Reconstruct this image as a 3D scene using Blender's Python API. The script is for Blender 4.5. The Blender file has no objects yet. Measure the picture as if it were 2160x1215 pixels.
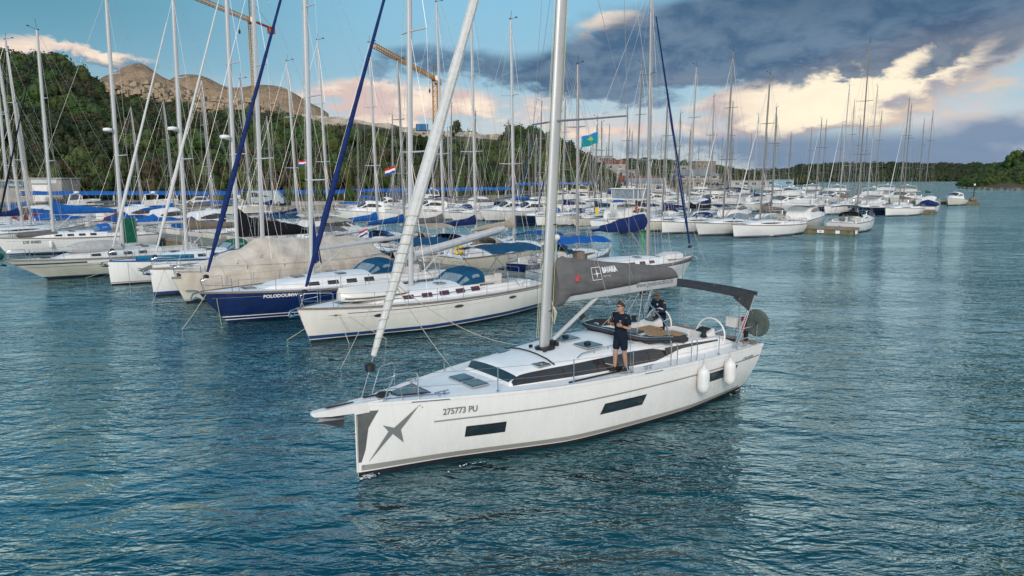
import bpy, math, random
from math import sin, cos, pi, radians, sqrt, atan2, hypot
from mathutils import Vector, Matrix, noise as mnoise
random.seed(7)
R = random.Random(11)
S = bpy.context.scene
COL = S.collection

# ------------------------------------------------------------------ camera, sky, sun, exposure
CAMH = 6.4
PITCH = math.atan((607.5 - 372) / 1440)
cd = bpy.data.cameras.new('camera'); cam = bpy.data.objects.new('camera', cd); COL.objects.link(cam)
cam.location = (0, 0, CAMH); cam.rotation_euler = (pi / 2 - PITCH, 0, 0)
cd.sensor_width = 36; cd.lens = 36 * 1440 / 2160; cd.clip_start = .1; cd.clip_end = 6000
S.camera = cam
S.view_settings.view_transform = 'Standard'; S.view_settings.look = 'None'
S.view_settings.gamma = 1; S.view_settings.use_curve_mapping = False
S.view_settings.exposure = 0.1
S.render.film_transparent = False
try:
    S.cycles.use_adaptive_sampling = True; S.cycles.max_bounces = 6; S.cycles.diffuse_bounces = 2
    S.cycles.glossy_bounces = 3; S.cycles.transparent_max_bounces = 8
    S.cycles.sample_clamp_indirect = 4
except Exception: pass

def lin(c):
    if isinstance(c, str):
        c = [int(c[i:i+2], 16) / 255 for i in (0, 2, 4)]
    return tuple((x / 12.92 if x <= .04045 else ((x + .055) / 1.055) ** 2.4) for x in c)

class N:                                   # tiny wrapper: arithmetic on node sockets
    tree = None
    def __init__(s, k): s.k = k
    @staticmethod
    def m(op, *a, clamp=False):
        n = N.tree.nodes.new('ShaderNodeMath'); n.operation = op; n.use_clamp = clamp
        for i, x in enumerate(a):
            if isinstance(x, N): N.tree.links.new(x.k, n.inputs[i])
            else: n.inputs[i].default_value = x
        return N(n.outputs[0])
    def __add__(s, o): return N.m('ADD', s, o)
    __radd__ = __add__
    def __sub__(s, o): return N.m('SUBTRACT', s, o)
    def __rsub__(s, o): return N.m('SUBTRACT', o, s)
    def __mul__(s, o): return N.m('MULTIPLY', s, o)
    __rmul__ = __mul__
    def __truediv__(s, o): return N.m('DIVIDE', s, o)
def smooth(x, a, b):
    n = N.tree.nodes.new('ShaderNodeMapRange'); n.interpolation_type = 'SMOOTHSTEP'
    N.tree.links.new(x.k, n.inputs[0]); n.inputs[1].default_value = a; n.inputs[2].default_value = b
    return N(n.outputs[0])
def mixc(f, a, b):
    n = N.tree.nodes.new('ShaderNodeMix'); n.data_type = 'RGBA'
    for i, x in ((0, f), (6, a), (7, b)):
        if isinstance(x, N): N.tree.links.new(x.k, n.inputs[i])
        elif i == 0: n.inputs[0].default_value = x
        else: n.inputs[i].default_value = (*x[:3], 1)
    return N(n.outputs[2])
def nz(vec, scale, detail=5, rough=.55, dist=0, lac=2.0):
    n = N.tree.nodes.new('ShaderNodeTexNoise'); n.inputs['Scale'].default_value = scale
    n.inputs['Detail'].default_value = detail; n.inputs['Roughness'].default_value = rough
    n.inputs['Distortion'].default_value = dist; n.inputs['Lacunarity'].default_value = lac
    N.tree.links.new(vec.k, n.inputs['Vector']); return N(n.outputs[0])
def vmap(vec, sc=(1, 1, 1), rot=(0, 0, 0), loc=(0, 0, 0)):
    n = N.tree.nodes.new('ShaderNodeMapping')
    n.inputs['Scale'].default_value = sc; n.inputs['Rotation'].default_value = rot; n.inputs['Location'].default_value = loc
    N.tree.links.new(vec.k, n.inputs['Vector']); return N(n.outputs[0])

def azel(px, py):
    u = (px - 1080) / 1440; v = -(py - 607.5) / 1440
    x, y, z = u, cos(PITCH) + v * sin(PITCH), -sin(PITCH) + v * cos(PITCH)
    return math.degrees(atan2(x, y)), math.degrees(atan2(z, hypot(x, y)))

W = bpy.data.worlds.new('World'); S.world = W; W.use_nodes = True
T = W.node_tree; T.nodes.clear(); N.tree = T
SKYS = 0.1
tc = T.nodes.new('ShaderNodeTexCoord')
dirv = N(tc.outputs['Generated'])
sep = T.nodes.new('ShaderNodeSeparateXYZ'); T.links.new(dirv.k, sep.inputs[0])
dx, dy, dz = (N(o) for o in sep.outputs)
az = N.m('ARCTAN2', dx, dy) * 57.2958
el = N.m('ARCSINE', dz) * 57.2958
stretched = vmap(dirv, (1, 1, 2.6))
n1 = nz(stretched, 5.0, 8, .58, .4)
n2 = nz(vmap(dirv, (1, 1, 2.2), loc=(3, 1, 2)), 15.0, 7, .6, .3)
n3 = nz(vmap(dirv, (1, 1, 5), (0, .12, 0), (7, 3, 1)), 3.0, 6, .6, .6)
def blob(px, py, rx, ry, w=1.0, rot=0):
    a0, e0 = azel(px, py); rx = rx / 1440 * 57.3; ry = ry / 1440 * 57.3
    a = az + (n1 - .5) * 9 - a0; e = el + (n2 - .5) * 3.5 + (n1 - .5) * 2.5 - e0
    c, s_ = cos(rot), sin(rot)
    p = (a * c + e * s_) / rx; q = (e * c - a * s_) / ry
    return N.m('EXPONENT', (p * p + q * q) * -1.0) * w
def total(bl):
    t = None
    for b in bl: t = blob(*b) if t is None else t + blob(*b)
    return t
elc = N.m('MAXIMUM', el, 0.0)
def ramp(x, pts):
    n = T.nodes.new('ShaderNodeValToRGB'); e = n.color_ramp.elements
    while len(e) < len(pts): e.new(.5)
    for q, (p, c) in zip(e, pts): q.position = p; q.color = (*lin(c), 1)
    T.links.new(x.k, n.inputs[0]); return N(n.outputs[0])
# clear sky: a Nishita sky pulled towards the dusk colours of the picture
nis = T.nodes.new('ShaderNodeTexSky'); nis.sky_type = 'NISHITA'; nis.sun_disc = False
SUN_EL, SUN_AZ = 28, 188
nis.sun_elevation = radians(SUN_EL); nis.sun_rotation = radians(SUN_AZ); nis.air_density = 1.2; nis.dust_density = 2.0
def scl(c, k):
    n = T.nodes.new('ShaderNodeVectorMath'); n.operation = 'SCALE'; T.links.new(c.k, n.inputs[0])
    if isinstance(k, N): T.links.new(k.k, n.inputs['Scale'])
    else: n.inputs['Scale'].default_value = k
    return N(n.outputs[0])
nisc = scl(N(nis.outputs[0]), SKYS)
base = ramp(elc / 90.0, [(0, 'bcc4ce'), (.04, 'a9c2d2'), (.09, '83b3cc'), (.15, '7db8d4'), (.27, 'a2dcf4'), (.42, '66b4dc'), (.6, '4593c4'), (1, '5b9cc8')])
base = mixc(.25, base, nisc)
tealL = smooth(az * -1.0, 5, 36) * smooth(el, 2, 13) * smooth(el * -1.0, -26, -16)
base = mixc(tealL * .8, base, lin('4b879d'))
# soft pink low haze patches
warm = smooth(n3 + n1 * .4, .62, .86) * smooth(el * -1.0, -9, -2)
base = mixc(warm * .6, base, lin('dcc7c4'))
bright = total([(1740, 185, 230, 62, 1.2, .28), (1930, 150, 200, 52, .95, .35), (1720, 262, 190, 26, .5), (2080, 205, 150, 60, .3, .4), (1290, 45, 62, 30, 1.05, .15),
                (760, 205, 160, 36, .95), (900, 225, 190, 40, .9), (1150, 225, 70, 40, .5), (210, 118, 150, 14, .75, -.15), (60, 105, 90, 16, .6), (1290, 268, 110, 16, .7), (1180, 300, 80, 14, .5), (1810, 322, 60, 16, .6), (2010, 320, 60, 16, .5), (1420, 165, 130, 20, .6, .1), (1560, 215, 120, 30, .6)])
bm = smooth(bright + (n2 - .5) * 1.1 + (n1 - .5) * .5, .38, .8)
bcol = mixc(smooth(n2 + (el - 7) * .02, .36, .66), lin('cfb6b0'), lin('f6e3cd'))
sidew = smooth(az, 8, 24)
core = smooth(bright + (n2 - .5) * .9, .75, 1.25)
bcol = mixc(sidew * .85, bcol, mixc(core, mixc(smooth(n2, .38, .62), lin('94939e'), lin('cbb9aa')), lin('fff0d2')))
col = mixc(bm * .92, base, bcol)
dark = total([(1640, 45, 340, 74, 1.35, .03), (1990, 15, 260, 60, 1.35, .2), (1340, 120, 150, 55, 1.0, .2), (1180, 165, 100, 40, .8), (1500, 130, 200, 50, .9, .1), (860, 120, 110, 30, .75), (1010, 145, 100, 36, .7), (780, 160, 80, 20, .55),
              (1620, 325, 210, 56, .66), (2050, 310, 240, 60, .62), (1860, 360, 200, 40, .7), (2110, 110, 50, 28, .6, .4), (1975, 140, 55, 20, .75, .5), (1764, 158, 22, 9, 1.0), (250, 140, 130, 16, .7, -.15), (1400, 310, 170, 26, .55), (1310, 215, 110, 20, .5), (2120, 260, 90, 26, .4), (1860, 130, 60, 14, .6, .5)])
dm = smooth(dark + (n2 - .5) * 1.25 + (n1 - .5) * .8, .34, .9)
dcol = mixc(smooth(n2, .36, .64), lin('3d5878'), lin('64788f'))
dcol = mixc(smooth(el * -1.0, -8, -3) * .85, dcol, lin('7188a4'))
dcol = mixc(smooth(el, 9, 15) * sidew * .8, dcol, lin('2c4764'))
col = mixc(dm * .92, col, dcol)
# everywhere else: broken cloud, so that light and reflections come from a sky of the same kind
outside = N.m('MAXIMUM', smooth(el, 15, 26), smooth(N.m('ABSOLUTE', az), 42, 60))
gm = smooth(n3 + (n1 - .5) * .8 + smooth(az, 0, 30) * smooth(el * -1.0, -40, -22) * .2, .42, .66)
gcol = mixc(smooth(n2 + (el - 40) * -.004, .36, .6), lin('8294ab'), lin('efe6de'))
col = mixc(gm * outside * (smooth(az, -20, 25) * .8 + .08), col, gcol)
under = smooth(el * -1.0, 0, 4)
col = mixc(under, col, lin('37545e'))
bg = T.nodes.new('ShaderNodeBackground'); T.links.new(scl(col, 1.07 / SKYS).k, bg.inputs[0]); bg.inputs[1].default_value = SKYS
wo = T.nodes.new('ShaderNodeOutputWorld'); T.links.new(bg.outputs[0], wo.inputs[0])

sd = bpy.data.lights.new('sun', 'SUN'); sun = bpy.data.objects.new('sun', sd); COL.objects.link(sun)
sd.energy = 2.35; sd.angle = radians(13); sd.color = (1, .87, .78)
sun.rotation_euler = (radians(90 - SUN_EL), 0, radians(180 - SUN_AZ))
sun.location = (0, -20, 60)

# ------------------------------------------------------------------ helpers
def at(px, py, z=0.0):                     # point of the world on the level z seen at a place of the picture
    u = (px - 1080) / 1440; v = -(py - 607.5) / 1440
    d = (u, cos(PITCH) + v * sin(PITCH), -sin(PITCH) + v * cos(PITCH)); t = (z - CAMH) / d[2]
    return Vector((d[0] * t, d[1] * t, z))
def atD(px, D, py=None):                   # at the distance D, on the bearing of a place of the picture
    pyy = 400 if py is None else py
    u = (px - 1080) / 1440; v = -(pyy - 607.5) / 1440
    d = (u, cos(PITCH) + v * sin(PITCH), -sin(PITCH) + v * cos(PITCH)); t = D / d[1]
    return Vector((d[0] * t, D, CAMH + d[2] * t))

def link(name, data, parent=None, loc=None, rz=None):
    o = bpy.data.objects.new(name, data); COL.objects.link(o)
    if parent is not None: o.parent = parent
    if loc is not None: o.location = loc
    if rz is not None: o.rotation_euler = (0, 0, rz)
    return o
def tag(o, label=None, cat=None, group=None, kind=None):
    if label: o['label'] = label
    if cat: o['category'] = cat
    if group: o['group'] = group
    if kind: o['kind'] = kind
    return o
def thing(name, label, cat, loc=(0, 0, 0), rz=0, group=None):
    return tag(link(name, None, None, loc, rz), label, cat, group)

class MB:
    def __init__(s): s.v = []; s.f = []; s.mi = []
    def add(s, vs, fs, m=0):
        b = len(s.v); s.v += [tuple(p) for p in vs]
        for f in fs: s.f.append(tuple(i + b for i in f)); s.mi.append(m)
        return s
    def box(s, cx, cy, cz, sx, sy, sz, rz=0, m=0, ry=0):
        M3 = Matrix.Rotation(rz, 3, 'Z') @ Matrix.Rotation(ry, 3, 'Y')
        vs = [Vector((cx, cy, cz)) + M3 @ Vector((a * sx / 2, b * sy / 2, c * sz / 2)) for a in (-1, 1) for b in (-1, 1) for c in (-1, 1)]
        return s.add(vs, [(0, 1, 3, 2), (4, 6, 7, 5), (0, 4, 5, 1), (2, 3, 7, 6), (0, 2, 6, 4), (1, 5, 7, 3)], m)
    def loft(s, rings, closed=True, caps=True, m=0):
        n = len(rings[0]); vs = [p for r in rings for p in r]; fs = []
        for i in range(len(rings) - 1):
            for j in range(n if closed else n - 1):
                k = (j + 1) % n
                fs.append((i * n + j, i * n + k, (i + 1) * n + k, (i + 1) * n + j))
        if caps and closed:
            fs.append(tuple(range(n - 1, -1, -1))); fs.append(tuple((len(rings) - 1) * n + j for j in range(n)))
        return s.add(vs, fs, m)
    def tube(s, path, r, n=6, caps=True, m=0, flat=1.0, up=None):
        P = [Vector(p) for p in path]; k = len(P)
        rs = r if isinstance(r, (list, tuple)) else [r] * k
        t0 = (P[1] - P[0]).normalized()
        a = Vector(up) if up else (Vector((0, 0, 1)) if abs(t0.z) < .9 else Vector((1, 0, 0)))
        x = (a - t0 * a.dot(t0)).normalized(); rings = []
        for i in range(k):
            t = (P[min(i + 1, k - 1)] - P[max(i - 1, 0)]).normalized()
            x = (x - t * x.dot(t)).normalized(); y = t.cross(x)
            rings.append([P[i] + x * (rs[i] * cos(2 * pi * j / n)) + y * (rs[i] * flat * sin(2 * pi * j / n)) for j in range(n)])
        return s.loft(rings, True, caps, m)
    def lathe(s, prof, c=(0, 0, 0), n=12, ax='z', m=0):
        rings = []
        for r, h in prof:
            ring = []
            for j in range(n):
                a = 2 * pi * j / n; p = (r * cos(a), r * sin(a), h)
                if ax == 'x': p = (p[2], p[0], p[1])
                if ax == 'y': p = (p[0], p[2], p[1])
                ring.append((c[0] + p[0], c[1] + p[1], c[2] + p[2]))
            rings.append(ring)
        return s.loft(rings, True, True, m)
    def ell(s, c, r, n=10, k=6, m=0):
        return s.loft([[(c[0] + r[0] * sin(pi * i / k) * cos(2 * pi * j / n), c[1] + r[1] * sin(pi * i / k) * sin(2 * pi * j / n), c[2] - r[2] * cos(pi * i / k)) for j in range(n)] for i in range(0, k + 1)], True, False, m)
    def grid(s, rows, m=0): return s.loft(rows, False, False, m)
    def sheet(s, rows, th, m=0):           # a grid with real thickness th (downwards)
        n = len(rows[0]); k = len(rows)
        top = [p for r in rows for p in r]; bot = [(p[0], p[1], p[2] - th) for r in rows for p in r]; o = n * k; fs = []
        for i in range(k - 1):
            for j in range(n - 1):
                a = i * n + j; fs.append((a, a + 1, a + n + 1, a + n)); fs.append((o + a, o + a + n, o + a + n + 1, o + a + 1))
        for i in range(k - 1):
            for j in (0, n - 1): a = i * n + j; fs.append((a, a + n, o + a + n, o + a))
        for j in range(n - 1):
            for i in (0, k - 1): a = i * n + j; fs.append((a, a + 1, o + a + 1, o + a))
        return s.add(top + bot, fs, m)
    def prism(s, poly, z0, z1, m=0):
        n = len(poly)
        return s.loft([[(x, y, z0) for x, y in poly], [(x, y, z1) for x, y in poly]], True, True, m)
    def mesh(s, name, mats, ang=35):
        me = bpy.data.meshes.new(name); me.from_pydata(s.v, [], s.f)
        for mm in (mats if isinstance(mats, (list, tuple)) else [mats]): me.materials.append(mm)
        if any(s.mi): me.polygons.foreach_set('material_index', s.mi)
        import bmesh
        bm = bmesh.new(); bm.from_mesh(me); bmesh.ops.recalc_face_normals(bm, faces=bm.faces); bm.to_mesh(me); bm.free()
        if ang: me.shade_smooth(); me.set_sharp_from_angle(angle=radians(ang))
        me.update(); return me
    def build(s, name, mats, parent=None, loc=None, rz=None, ang=35):
        return link(name, s.mesh(name, mats, ang), parent, loc, rz)

def interp(t, pts):
    if t <= pts[0][0]: return pts[0][1]
    for (a, va), (b, vb) in zip(pts, pts[1:]):
        if t <= b:
            k = (t - a) / (b - a); return va + (vb - va) * k
    return pts[-1][1]
def sinterp(t, pts):                       # smooth (catmull) interpolation
    n = len(pts)
    if t <= pts[0][0]: return pts[0][1]
    if t >= pts[-1][0]: return pts[-1][1]
    for i in range(n - 1):
        if t <= pts[i + 1][0]: break
    x0, y0 = pts[i]; x1, y1 = pts[i + 1]; h = x1 - x0; k = (t - x0) / h
    def sl(j):
        a = max(j - 1, 0); b = min(j + 1, n - 1); return (pts[b][1] - pts[a][1]) / (pts[b][0] - pts[a][0])
    m0, m1 = sl(i) * h, sl(i + 1) * h
    return (2*k**3 - 3*k*k + 1) * y0 + (k**3 - 2*k*k + k) * m0 + (-2*k**3 + 3*k*k) * y1 + (k**3 - k*k) * m1

# ------------------------------------------------------------------ materials
MATS = {}
def mat(name, col, rough=.5, metal=0, var=.0, vs=3, bump=0, bs=20, coat=0, stretch=(1, 1, 1), col2=None, spec=.5, bdist=.01):
    if name in MATS: return MATS[name]
    m = bpy.data.materials.new(name); m.use_nodes = True; t = m.node_tree; N.tree = t
    b = t.nodes['Principled BSDF']; c = lin(col) if isinstance(col, str) else col
    b.inputs['Base Color'].default_value = (*c, 1); b.inputs['Roughness'].default_value = rough
    b.inputs['Metallic'].default_value = metal; b.inputs['Coat Weight'].default_value = coat; b.inputs['Coat Roughness'].default_value = .12
    b.inputs['Specular IOR Level'].default_value = spec if rough < .78 else .15
    tcn = t.nodes.new('ShaderNodeTexCoord'); o = vmap(N(tcn.outputs['Object']), stretch)
    if var or col2:
        f = nz(o, vs, 6, .62)
        c2 = lin(col2) if isinstance(col2, str) else (col2 or tuple(x * (1 - var) for x in c))
        k = mixc(smooth(f, .35, .68), c, c2); t.links.new(k.k, b.inputs['Base Color'])
        r2 = N.m('MULTIPLY_ADD', nz(o, vs * 2.7, 4), .25, rough - .12, clamp=True); t.links.new(r2.k, b.inputs['Roughness'])
    if bump:
        bn = t.nodes.new('ShaderNodeBump'); bn.inputs['Strength'].default_value = bump; bn.inputs['Distance'].default_value = bdist
        t.links.new(nz(o, bs, 5, .6).k, bn.inputs['Height']); t.links.new(bn.outputs[0], b.inputs['Normal'])
    MATS[name] = m; return m
GEL = mat('white_gelcoat', (.76, .745, .72), .28, var=.05, vs=1.3, coat=.4, stretch=(2.2, 2.2, .3))
GELW = mat('warm_white_gelcoat', (.76, .73, .67), .3, var=.08, vs=1.5, coat=.3, stretch=(1, 1, .4))
CREAM = mat('cream_gelcoat', (.66, .63, .53), .35, var=.12, vs=1.6, stretch=(1, 1, .4))
DECK = mat('white_deck', (.8, .8, .79), .5, var=.08, vs=2.2, bump=.25, bs=160, bdist=.003)
DECK2 = mat('grey_white_deck', (.66, .67, .66), .55, var=.14, vs=2, bump=.2, bs=120, bdist=.003)
NAVY = mat('navy_hull_paint', (.006, .022, .11), .22, var=.25, vs=1, coat=.5)
NAVY2 = mat('dark_navy_paint', (.01, .02, .05), .25, var=.2, vs=1, coat=.4)
ANTI = mat('dark_antifouling', (.014, .014, .02), .7, var=.4, vs=6)
BLUEB = mat('blue_boot_stripe', (.012, .05, .17), .4)
GREYS = mat('grey_vinyl_stripe', (.26, .25, .23), .5)
LOGO = mat('dark_grey_vinyl', (.16, .17, .17), .45)
ALU = mat('anodised_mast', (.34, .34, .35), .42, .5, var=.18, vs=2, stretch=(1, 1, .2))
ALUD = mat('silhouette_mast', (.2, .195, .19), .5, .3, var=.2, vs=2, stretch=(1, 1, .2))  # darker mast copy: far masts' silhouette shade against the sky painted into the colour
ALUS = mat('silver_mast', (.52, .52, .52), .4, .5, var=.15, vs=2, stretch=(1, 1, .2))
ALUW = mat('white_mast_paint', (.5, .51, .52), .4, .1, var=.1, vs=2, stretch=(1, 1, .2))
STEEL = mat('stainless_steel', (.6, .61, .63), .22, 1.0)
WIRE = mat('rigging_wire', (.36, .36, .36), .4, .7)
ROPE = mat('pale_rope', (.6, .56, .46), .9, var=.3, vs=30)
ROPEY = mat('yellow_green_rope', (.5, .48, .22), .9)
ROPEB = mat('blue_rope', (.02, .1, .3), .9)
BLACK = mat('black_plastic', (.015, .015, .017), .4)
GLASS = mat('tinted_glass', (.02, .035, .045), .06, var=.3, vs=1.2, spec=.7)
GLASSB = mat('smoked_window', (.03, .028, .03), .1, spec=.6)
GLASSR = mat('reddish_window', (.09, .03, .03), .18, spec=.5)
HATCH = mat('hatch_glass', (.035, .075, .1), .07, var=.3, vs=2, spec=.7)
CLEAR = mat('clear_vinyl', (.22, .27, .31), .15, var=.35, vs=4)
GREYC = mat('grey_canvas', (.142, .14, .142), .88, var=.25, vs=2.5, bump=.5, bs=2.6, bdist=.1, stretch=(.5, 1, 1.6))
DGREYC = mat('dark_grey_canvas', (.055, .056, .062), .88, var=.25, vs=3, bump=.8, bs=3, bdist=.08)
NAVYC = mat('navy_canvas', (.012, .028, .12), .85, var=.3, vs=3, bump=.7, bs=4, bdist=.05)
BLUEC = mat('blue_canvas', (.01, .085, .29), .8, var=.25, vs=3, bump=.6, bs=4, bdist=.05)
ROYAL = mat('royal_blue_canvas', (.015, .12, .42), .8, var=.25, vs=3, bump=.5, bs=4, bdist=.05)
TEALC = mat('petrol_canvas', (.008, .075, .16), .8, var=.25, vs=3, bump=.6, bs=4, bdist=.05)
BLACKC = mat('black_canvas', (.012, .014, .02), .9, var=.2, vs=3, bump=.7, bs=3, bdist=.06)
GREENC = mat('green_canvas', (.01, .11, .065), .85, var=.25, vs=3, bump=.6, bs=4, bdist=.05)
BEIGEC = mat('beige_canvas', (.44, .38, .29), .9, var=.25, vs=2, bump=.8, bs=3, bdist=.06)
TAUPEC = mat('taupe_canvas', (.2, .165, .13), .9, var=.25, vs=2, bump=.8, bs=3, bdist=.06)
TARP = mat('weathered_tarpaulin', (.6, .54, .46), .85, col2=(.44, .385, .32), vs=1.1, bump=.3, bs=2.2, bdist=.05, stretch=(1, 1, .5))
REDC = mat('red_canvas', (.25, .03, .04), .85, var=.3)
SAIL = mat('white_sailcloth', (.62, .615, .6), .8, var=.12, vs=8, bump=.7, bs=14, bdist=.02)
SAILB = mat('navy_sailcloth', (.012, .03, .13), .8, var=.3, vs=6, bump=.7, bs=12, bdist=.02)
TEAK = mat('teak', (.42, .24, .11), .65, var=.3, vs=8, stretch=(.3, 3, 3))
TEAKG = mat('weathered_teak', (.24, .19, .155), .75, var=.3, vs=6, stretch=(.3, 4, 4))
FEND = mat('fender_vinyl', (.72, .71, .69), .45, var=.12, vs=5)
RUBBER = mat('black_rubber', (.02, .02, .02), .7)
RIB = mat('grey_hypalon', (.4, .4, .4), .6, var=.15)
ORANGE = mat('orange_paint', (.55, .11, .03), .5, var=.2)
YEL = mat('yellow_foam', (.75, .5, .03), .7)
RED = mat('red_cloth', (.5, .02, .03), .85)
CONC = mat('concrete', (.3, .28, .24), .85, col2=(.17, .165, .12), vs=1.2, bump=.5, bs=9, bdist=.03)
PONT = mat('mossy_pontoon', (.22, .18, .11), .9, col2=(.07, .08, .03), vs=1.6, bump=.7, bs=10, bdist=.05)
STONE = mat('quay_stone', (.42, .37, .29), .9, col2=(.26, .22, .17), vs=.5, bump=.8, bs=2, bdist=.2)

print('helpers ok')
# ------------------------------------------------------------------ water
def water_mat():
    m = bpy.data.materials.new('sea_water'); m.use_nodes = True; t = m.node_tree; N.tree = t
    t.nodes.remove(t.nodes['Principled BSDF'])
    tcn = t.nodes.new('ShaderNodeTexCoord'); o = N(tcn.outputs['Object'])
    big = nz(vmap(o, (1, 1.6, 1)), .035, 3, .5)
    c = mixc(smooth(big, .35, .65), (.0015, .05, .074), (.002, .056, .062))
    w1 = nz(vmap(o, (1, 2.0, 1), (0, 0, .45)), .34, 2, .5, .5)                      # long ripples
    w2 = nz(vmap(o, (1, 2.2, 1), (0, 0, -.25)), .85, 3, .55, 1.0)                   # wavelets
    a2 = N.m('ABSOLUTE', nz(vmap(o, (1, 2.3, 1), (0, 0, .3), (4, 9, 0)), .7, 3, .5, .8) - .5)   # sharp crests
    a3 = N.m('ABSOLUTE', nz(vmap(o, (1, 2.4, 1), (0, 0, -.15), (14, 3, 0)), 1.9, 2, .5, .6) - .5)
    w3 = nz(vmap(o, (1, 2.5, 1), (0, 0, .15)), 4.0, 2, .55, .5)                     # small ripples
    gust = smooth(nz(vmap(o, (1, 2.2, 1), (0, 0, .2)), .06, 3, .6), .36, .66)
    h = w1 * .42 + a2 * (gust * -.27 - .14) + a3 * (gust * -.12 - .045) + w2 * (gust * .1 + .07) + w3 * (gust * .012 + .009)
    bn = t.nodes.new('ShaderNodeBump'); bn.inputs['Strength'].default_value = 1.0; bn.inputs['Distance'].default_value = 1.0
    t.links.new(h.k, bn.inputs['Height'])
    df = t.nodes.new('ShaderNodeBsdfDiffuse'); t.links.new(c.k, df.inputs[0])
    gl = t.nodes.new('ShaderNodeBsdfGlossy'); gl.inputs['Roughness'].default_value = .05; gl.inputs['Color'].default_value = (.72, .95, 1, 1); t.links.new(bn.outputs[0], gl.inputs['Normal'])
    lw = t.nodes.new('ShaderNodeLayerWeight'); lw.inputs['Blend'].default_value = .5; t.links.new(bn.outputs[0], lw.inputs['Normal'])
    fr = N.m('MINIMUM', N.m('POWER', N(lw.outputs['Facing']), 3.0) * 1.45 + .015, .97)
    mx = t.nodes.new('ShaderNodeMixShader'); t.links.new(fr.k, mx.inputs[0]); t.links.new(df.outputs[0], mx.inputs[1]); t.links.new(gl.outputs[0], mx.inputs[2])
    t.links.new(mx.outputs[0], t.nodes['Material Output'].inputs[0])
    return m
w = MB(); w.grid([[(-3000, -400, 0), (3000, -400, 0)], [(-3000, 5000, 0), (3000, 5000, 0)]])
tag(w.build('water', water_mat(), ang=0), 'rippled teal sea water of the harbour basin', kind='structure')

# ------------------------------------------------------------------ hills and shores
EARTH = mat('hill_soil', (.06, .065, .03), .95, col2=(.1, .085, .05), vs=.12)
MOUND = mat('quarry_earth', (.37, .26, .165), .95, col2=(.24, .165, .105), vs=.09, bump=1, bs=.22, bdist=3)
LIME = mat('pale_limestone', (.5, .44, .35), .95, col2=(.3, .25, .19), vs=.2, bump=1, bs=.5, bdist=1)
ROCK = mat('rubble_rock', (.42, .34, .24), .95, col2=(.22, .18, .13), vs=.6, bump=.5, bs=1, bdist=.3)
SHORE = mat('shore_rock', (.22, .195, .155), .9, col2=(.12, .105, .085), vs=.6, bump=.8, bs=1.5, bdist=.3)

SKY1 = [(-500, 120), (-200, 130), (0, 150), (90, 160), (170, 172), (240, 220), (330, 240), (420, 262), (520, 268), (640, 266), (700, 266), (760, 252), (820, 255), (900, 272), (1000, 275), (1080, 292), (1130, 290), (1180, 312), (1215, 336), (1250, 372), (1290, 392), (1400, 396)]
RID1 = [(-500, 230), (0, 235), (200, 255), (500, 300), (700, 310), (900, 300), (1080, 290), (1180, 280), (1250, 265), (1400, 262)]
FOOT1 = [(-500, 150), (0, 146), (400, 143), (700, 146), (900, 160), (1080, 195), (1180, 222), (1250, 242), (1400, 250)]
TERR = [(630, 246), (700, 254), (800, 266), (900, 280), (1000, 287), (1080, 294)]
def hill1(px, k):                          # k 0 foot .. 1 ridge .. >1 behind
    f, r = sinterp(px, FOOT1), sinterp(px, RID1); D = f + (r - f) * k
    zr = CAMH + (372 - sinterp(px, SKY1)) / 1440 * r - 4.0
    zr = max(zr, .8)
    if k <= 1: z = 2.2 + (zr - 2.2) * (1 - (1 - k) ** 1.55) if zr > 2.2 else zr * k
    else: z = zr * (1 + .03 * (k - 1)) - 4 * (k - 1) * (k - 1)
    p = atD(px, D); z += mnoise.noise(Vector((p.x * .03, D * .03, 1))) * 2.2 * min(k * 2, 1)
    return (p.x, D, z)
def terrain(name, fn, pxs, ks, m, label):
    b = MB(); b.grid([[fn(px, k) for px in pxs] for k in ks]); o = b.build(name, m, ang=180)
    return tag(o, label, kind='structure')
terrain('hill', hill1, [-500 + 20 * i for i in range(96)], [i / 14 for i in range(0, 22)], EARTH, 'wooded hill behind the quay')
SKY2 = [(1100, 330), (1200, 330), (1300, 338), (1400, 338), (1480, 348), (1560, 358), (1640, 366), (1700, 371)]
def hill2(px, k):
    f, r = interp(px, [(1100, 330), (1400, 370), (1700, 560)]), interp(px, [(1100, 470), (1400, 500), (1700, 720)]); D = f + (r - f) * k
    zr = max(CAMH + (372 - sinterp(px, SKY2)) / 1440 * r - 4.5, .6)
    z = 1.6 + (zr - 1.6) * (1 - (1 - min(k, 1)) ** 1.5)
    p = atD(px, D); return (p.x, D, z + mnoise.noise(Vector((p.x * .02, D * .02, 5))) * 2 * min(k, 1))
terrain('far_headland', hill2, [1080 + 20 * i for i in range(33)], [i / 10 for i in range(0, 17)], EARTH, 'low wooded headland behind the marina buildings')
def coast(px, k):
    D = 900 + 260 * k + 40 * sin(px * .01)
    top = sinterp(px, [(1500, 374), (1640, 373), (1680, 366), (1760, 361), (1900, 360), (2050, 360), (2200, 356), (2600, 350), (3300, 352)])
    zr = max(CAMH + (372 - top) / 1440 * 1160, .8)
    z = -.5 + (zr + .5) * (1 - (1 - min(k, 1)) ** 2.5)
    p = atD(px, D); return (p.x, D, z)
terrain('far_coast', coast, [1500 + 50 * i for i in range(37)], [i / 8 for i in range(0, 13)], EARTH, 'far wooded coast across the channel')
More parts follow.
